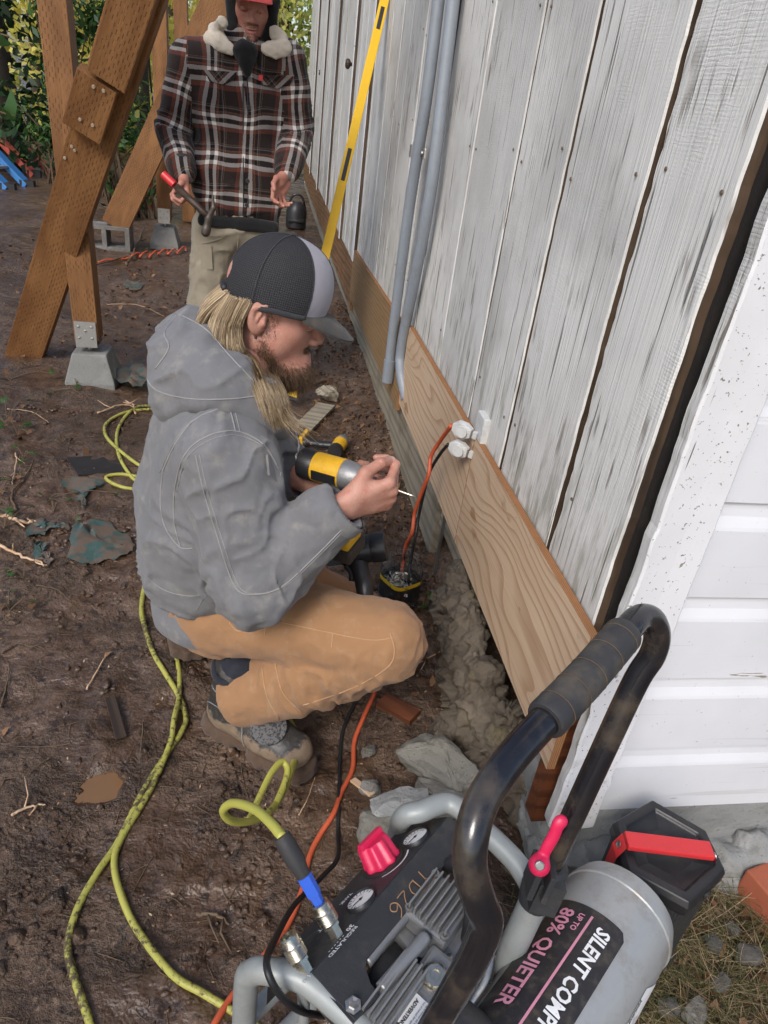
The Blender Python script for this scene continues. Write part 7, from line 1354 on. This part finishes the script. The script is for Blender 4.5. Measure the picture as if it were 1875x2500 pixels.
# grass patch, lower right, and a few tufts
def blades(P, r, h0, h1, w_, lean=.6): 
    n = len(P); d = np.stack([r.normal(size=n), r.normal(size=n), np.zeros(n)], 1)*lean; h = r.uniform(h0, h1, n)[:, None]; pt = np.stack([P+(d*t*t+A(0, 0, 1)*(t-.35*t*t))*h for t in np.linspace(0, 1, 5)], 1); return strands(pt, np.full(n, w_), .25, 3)
P, r = scatter(4200, (.28, 1.25, .40, .82), 7, lambda x, y: sstep(.5, .62, x-.2*(y-.6)+.06*N2(x, y, 9, 2, 3))*(.25+.75*(N2(x, y, 8, 2, 5) > -.25))*sstep(.86, .78, y)); v, f = blades(P, r, .025, .085, .0009, 1.3); arr('grass', v, f, M['grass'], kind='stuff', label='dry grass and weeds around the compressor and speaker', cat='grass')
P, r = scatter(330, (.55, 1.2, .42, .8), 12); v, f = leaves(P+A(0, 0, .012), np.tile(A(0, 0, 1.), (len(P), 1)), .03, 14, fold=1.2, asp=.5, jit=.6); arr('leaf_litter', v, f, M['dryleaf'], kind='stuff', smooth=False, label='brown and orange dead leaves in the grass at the lower right', cat='leaf litter')
P, r = scatter(500, (-1.0, .3, .5, 2.6), 15, lambda x, y: (N2(x, y, 2.2, 2, 91) > .42)*1.); v, f = blades(P, r, .01, .035, .0007, .8); arr('grass', v, f, M['grass'], kind='stuff', label='sparse grass wisps in the mud', cat='grass')
P, r = scatter(1900, (.3, 1.25, .40, .82), 27, lambda x, y: sstep(.5, .62, x-.2*(y-.6))*1.); d_ = np.stack([r.normal(size=len(P)), r.normal(size=len(P)), r.uniform(0, .5, len(P))], 1); d_ /= np.linalg.norm(d_, axis=1)[:, None]; L = r.uniform(.03, .10, len(P))[:, None]; bd = r.normal(size=(len(P), 3))*.3; pth = np.stack([P+A(0, 0, .006)+d_*L*t+bd*L*t*t for t in np.linspace(0, 1, 5)], 1); pth[:, :, 2] = np.maximum(pth[:, :, 2], gh(pth[:, :, 0], pth[:, :, 1])+.003); v, f = strands(pth, r.uniform(.0005, .0013, len(P)), .4, 4); arr('straw', v, f, M['straw'], kind='stuff', label='dry straw lying over the grass at the lower right', cat='straw')
# ladders at the far left
def ladder(px, Y, col, label, seed, w_=.42, L=2.6, ang=42, yaw=0):
    b = gz(G(*px)); t = empty('step_ladder', b, label, 'ladder', 'ladders leaning at the left edge'); d = nrm(A(-math.cos(R(ang)), .25, math.sin(R(ang)))); s_ = nrm(A(.25, 1, 0)); 
    for k in (-1, 1): beam('rail', b+s_*k*w_/2, b+s_*k*w_/2+d*L, .13, .07, col, t, nrm(np.cross(d, s_))); MB().box(b+s_*k*w_/2+A(0, 0, .02), (.08, .05, .05)).build('foot', M['rubber'], t)
    for i in range(1, 8): beam('step', b+s_*-w_/2+d*.3*i, b+s_*w_/2+d*.3*i, .075, .025, M['galv'], t, (0, 0, 1))
ladder((105, 425), 10, M['ladderred'], 'red step ladder leaning at the left edge', 1); ladder((45, 455), 9.5, M['ladderblue'], 'blue step ladder leaning in front of the red one', 2)
# odds behind the standing man
q = gz(G(722, 553)); bx_ = empty('black_sprayer', q, 'small black machine on the ground between the standing man and the foundation', 'machine'); m = MB(); m.lathe([(.10, 0), (.12, .02), (.12, .2), (.09, .26), (.05, .3)], q, (0, 0, 1), 18); m.build('drum', M['black'], bx_, smooth=True, angle=40); MB().tube(spline([q+A(-.1, 0, .22), q+A(-.05, -.02, .36), q+A(.05, -.02, .36), q+A(.1, 0, .22)], 5), .014, 8).build('handle', M['blackgloss'], bx_, smooth=True); MB().tube([q+A(-.09, -.1, .1), q+A(.09, -.1, .1)], .03, 10).build('filter', M['rubber'], bx_, smooth=True)
q = gz(G(368, 520)); rp_ = empty('red_pry_bar', q, 'thin red tool standing behind the far post', 'tool'); MB().tube(spline([q, q+A(.02, 0, .35), q+A(.0, 0, .75)], 5), .02, 8).build('bar', M['red'], rp_, smooth=True); MB().box(q+A(0, 0, .78), (.05, .02, .03)).build('head', M['red'], rp_)

for i, (x, y, lb) in enumerate(((70, 900, 'wilted sprig just below the foot of the big brace'), (110, 985, 'wilted sprig on bare dirt below the near pier block'), (60, 1130, 'wilted sprig under the bright ivy leaves at the left edge'), (150, 1080, 'wilted sprig left of the dark flat board'), (240, 900, 'tiny green sprig at the left foot of the near pier block'), (35, 1180, 'wilted sprig beside the curved vine stem'), (130, 1240, 'wilted sprig between two tarp strips'), (60, 1420, 'wilted sprig below the bare stick at the left'), (25, 1500, 'lowest wilted sprig at the left edge'))):
    ivy((x, y), 3+i % 3, .022+.006*(i % 3), lb, 40+i, .025, .05)
for i, (x0, y0, x1, y1, lb) in enumerate(((20, 1010, 120, 1040, 'thin twig beside the bright ivy leaves'), (130, 960, 215, 985, 'thin twig in front of the near pier block'), (240, 1015, 330, 985, 'thin twig lying across the coiled hose'), (90, 1440, 170, 1470, 'thin twig below the largest tarp scrap'), (40, 1120, 30, 1190, 'short upright-lying twig by the left vine stem'), (420, 780, 520, 760, 'thin twig on the dirt left of the khaki trousers'), (260, 740, 400, 770, 'long thin twig right of the near post foot'), (10, 1600, 60, 1580, 'thin twig in the mud at the left edge level with the boot'), (330, 1010, 300, 980, 'tiny twig at the top of the hose coil'), (120, 1850, 60, 1900, 'forked twig left of the puddle'), (30, 1990, 110, 1960, 'thin twig below and left of the puddle'), (480, 2230, 560, 2260, 'thin twig between the hoses and the compressor'))):
    stick([(x0, y0), ((x0+x1)/2+8, (y0+y1)/2-10), (x1, y1)], .0022+.0012*(i % 3), lb, 'twig' if i % 2 else 'offcut', i % 3 > 0, 60+i, .004)['group'] = 'thin dead twigs on the mud'
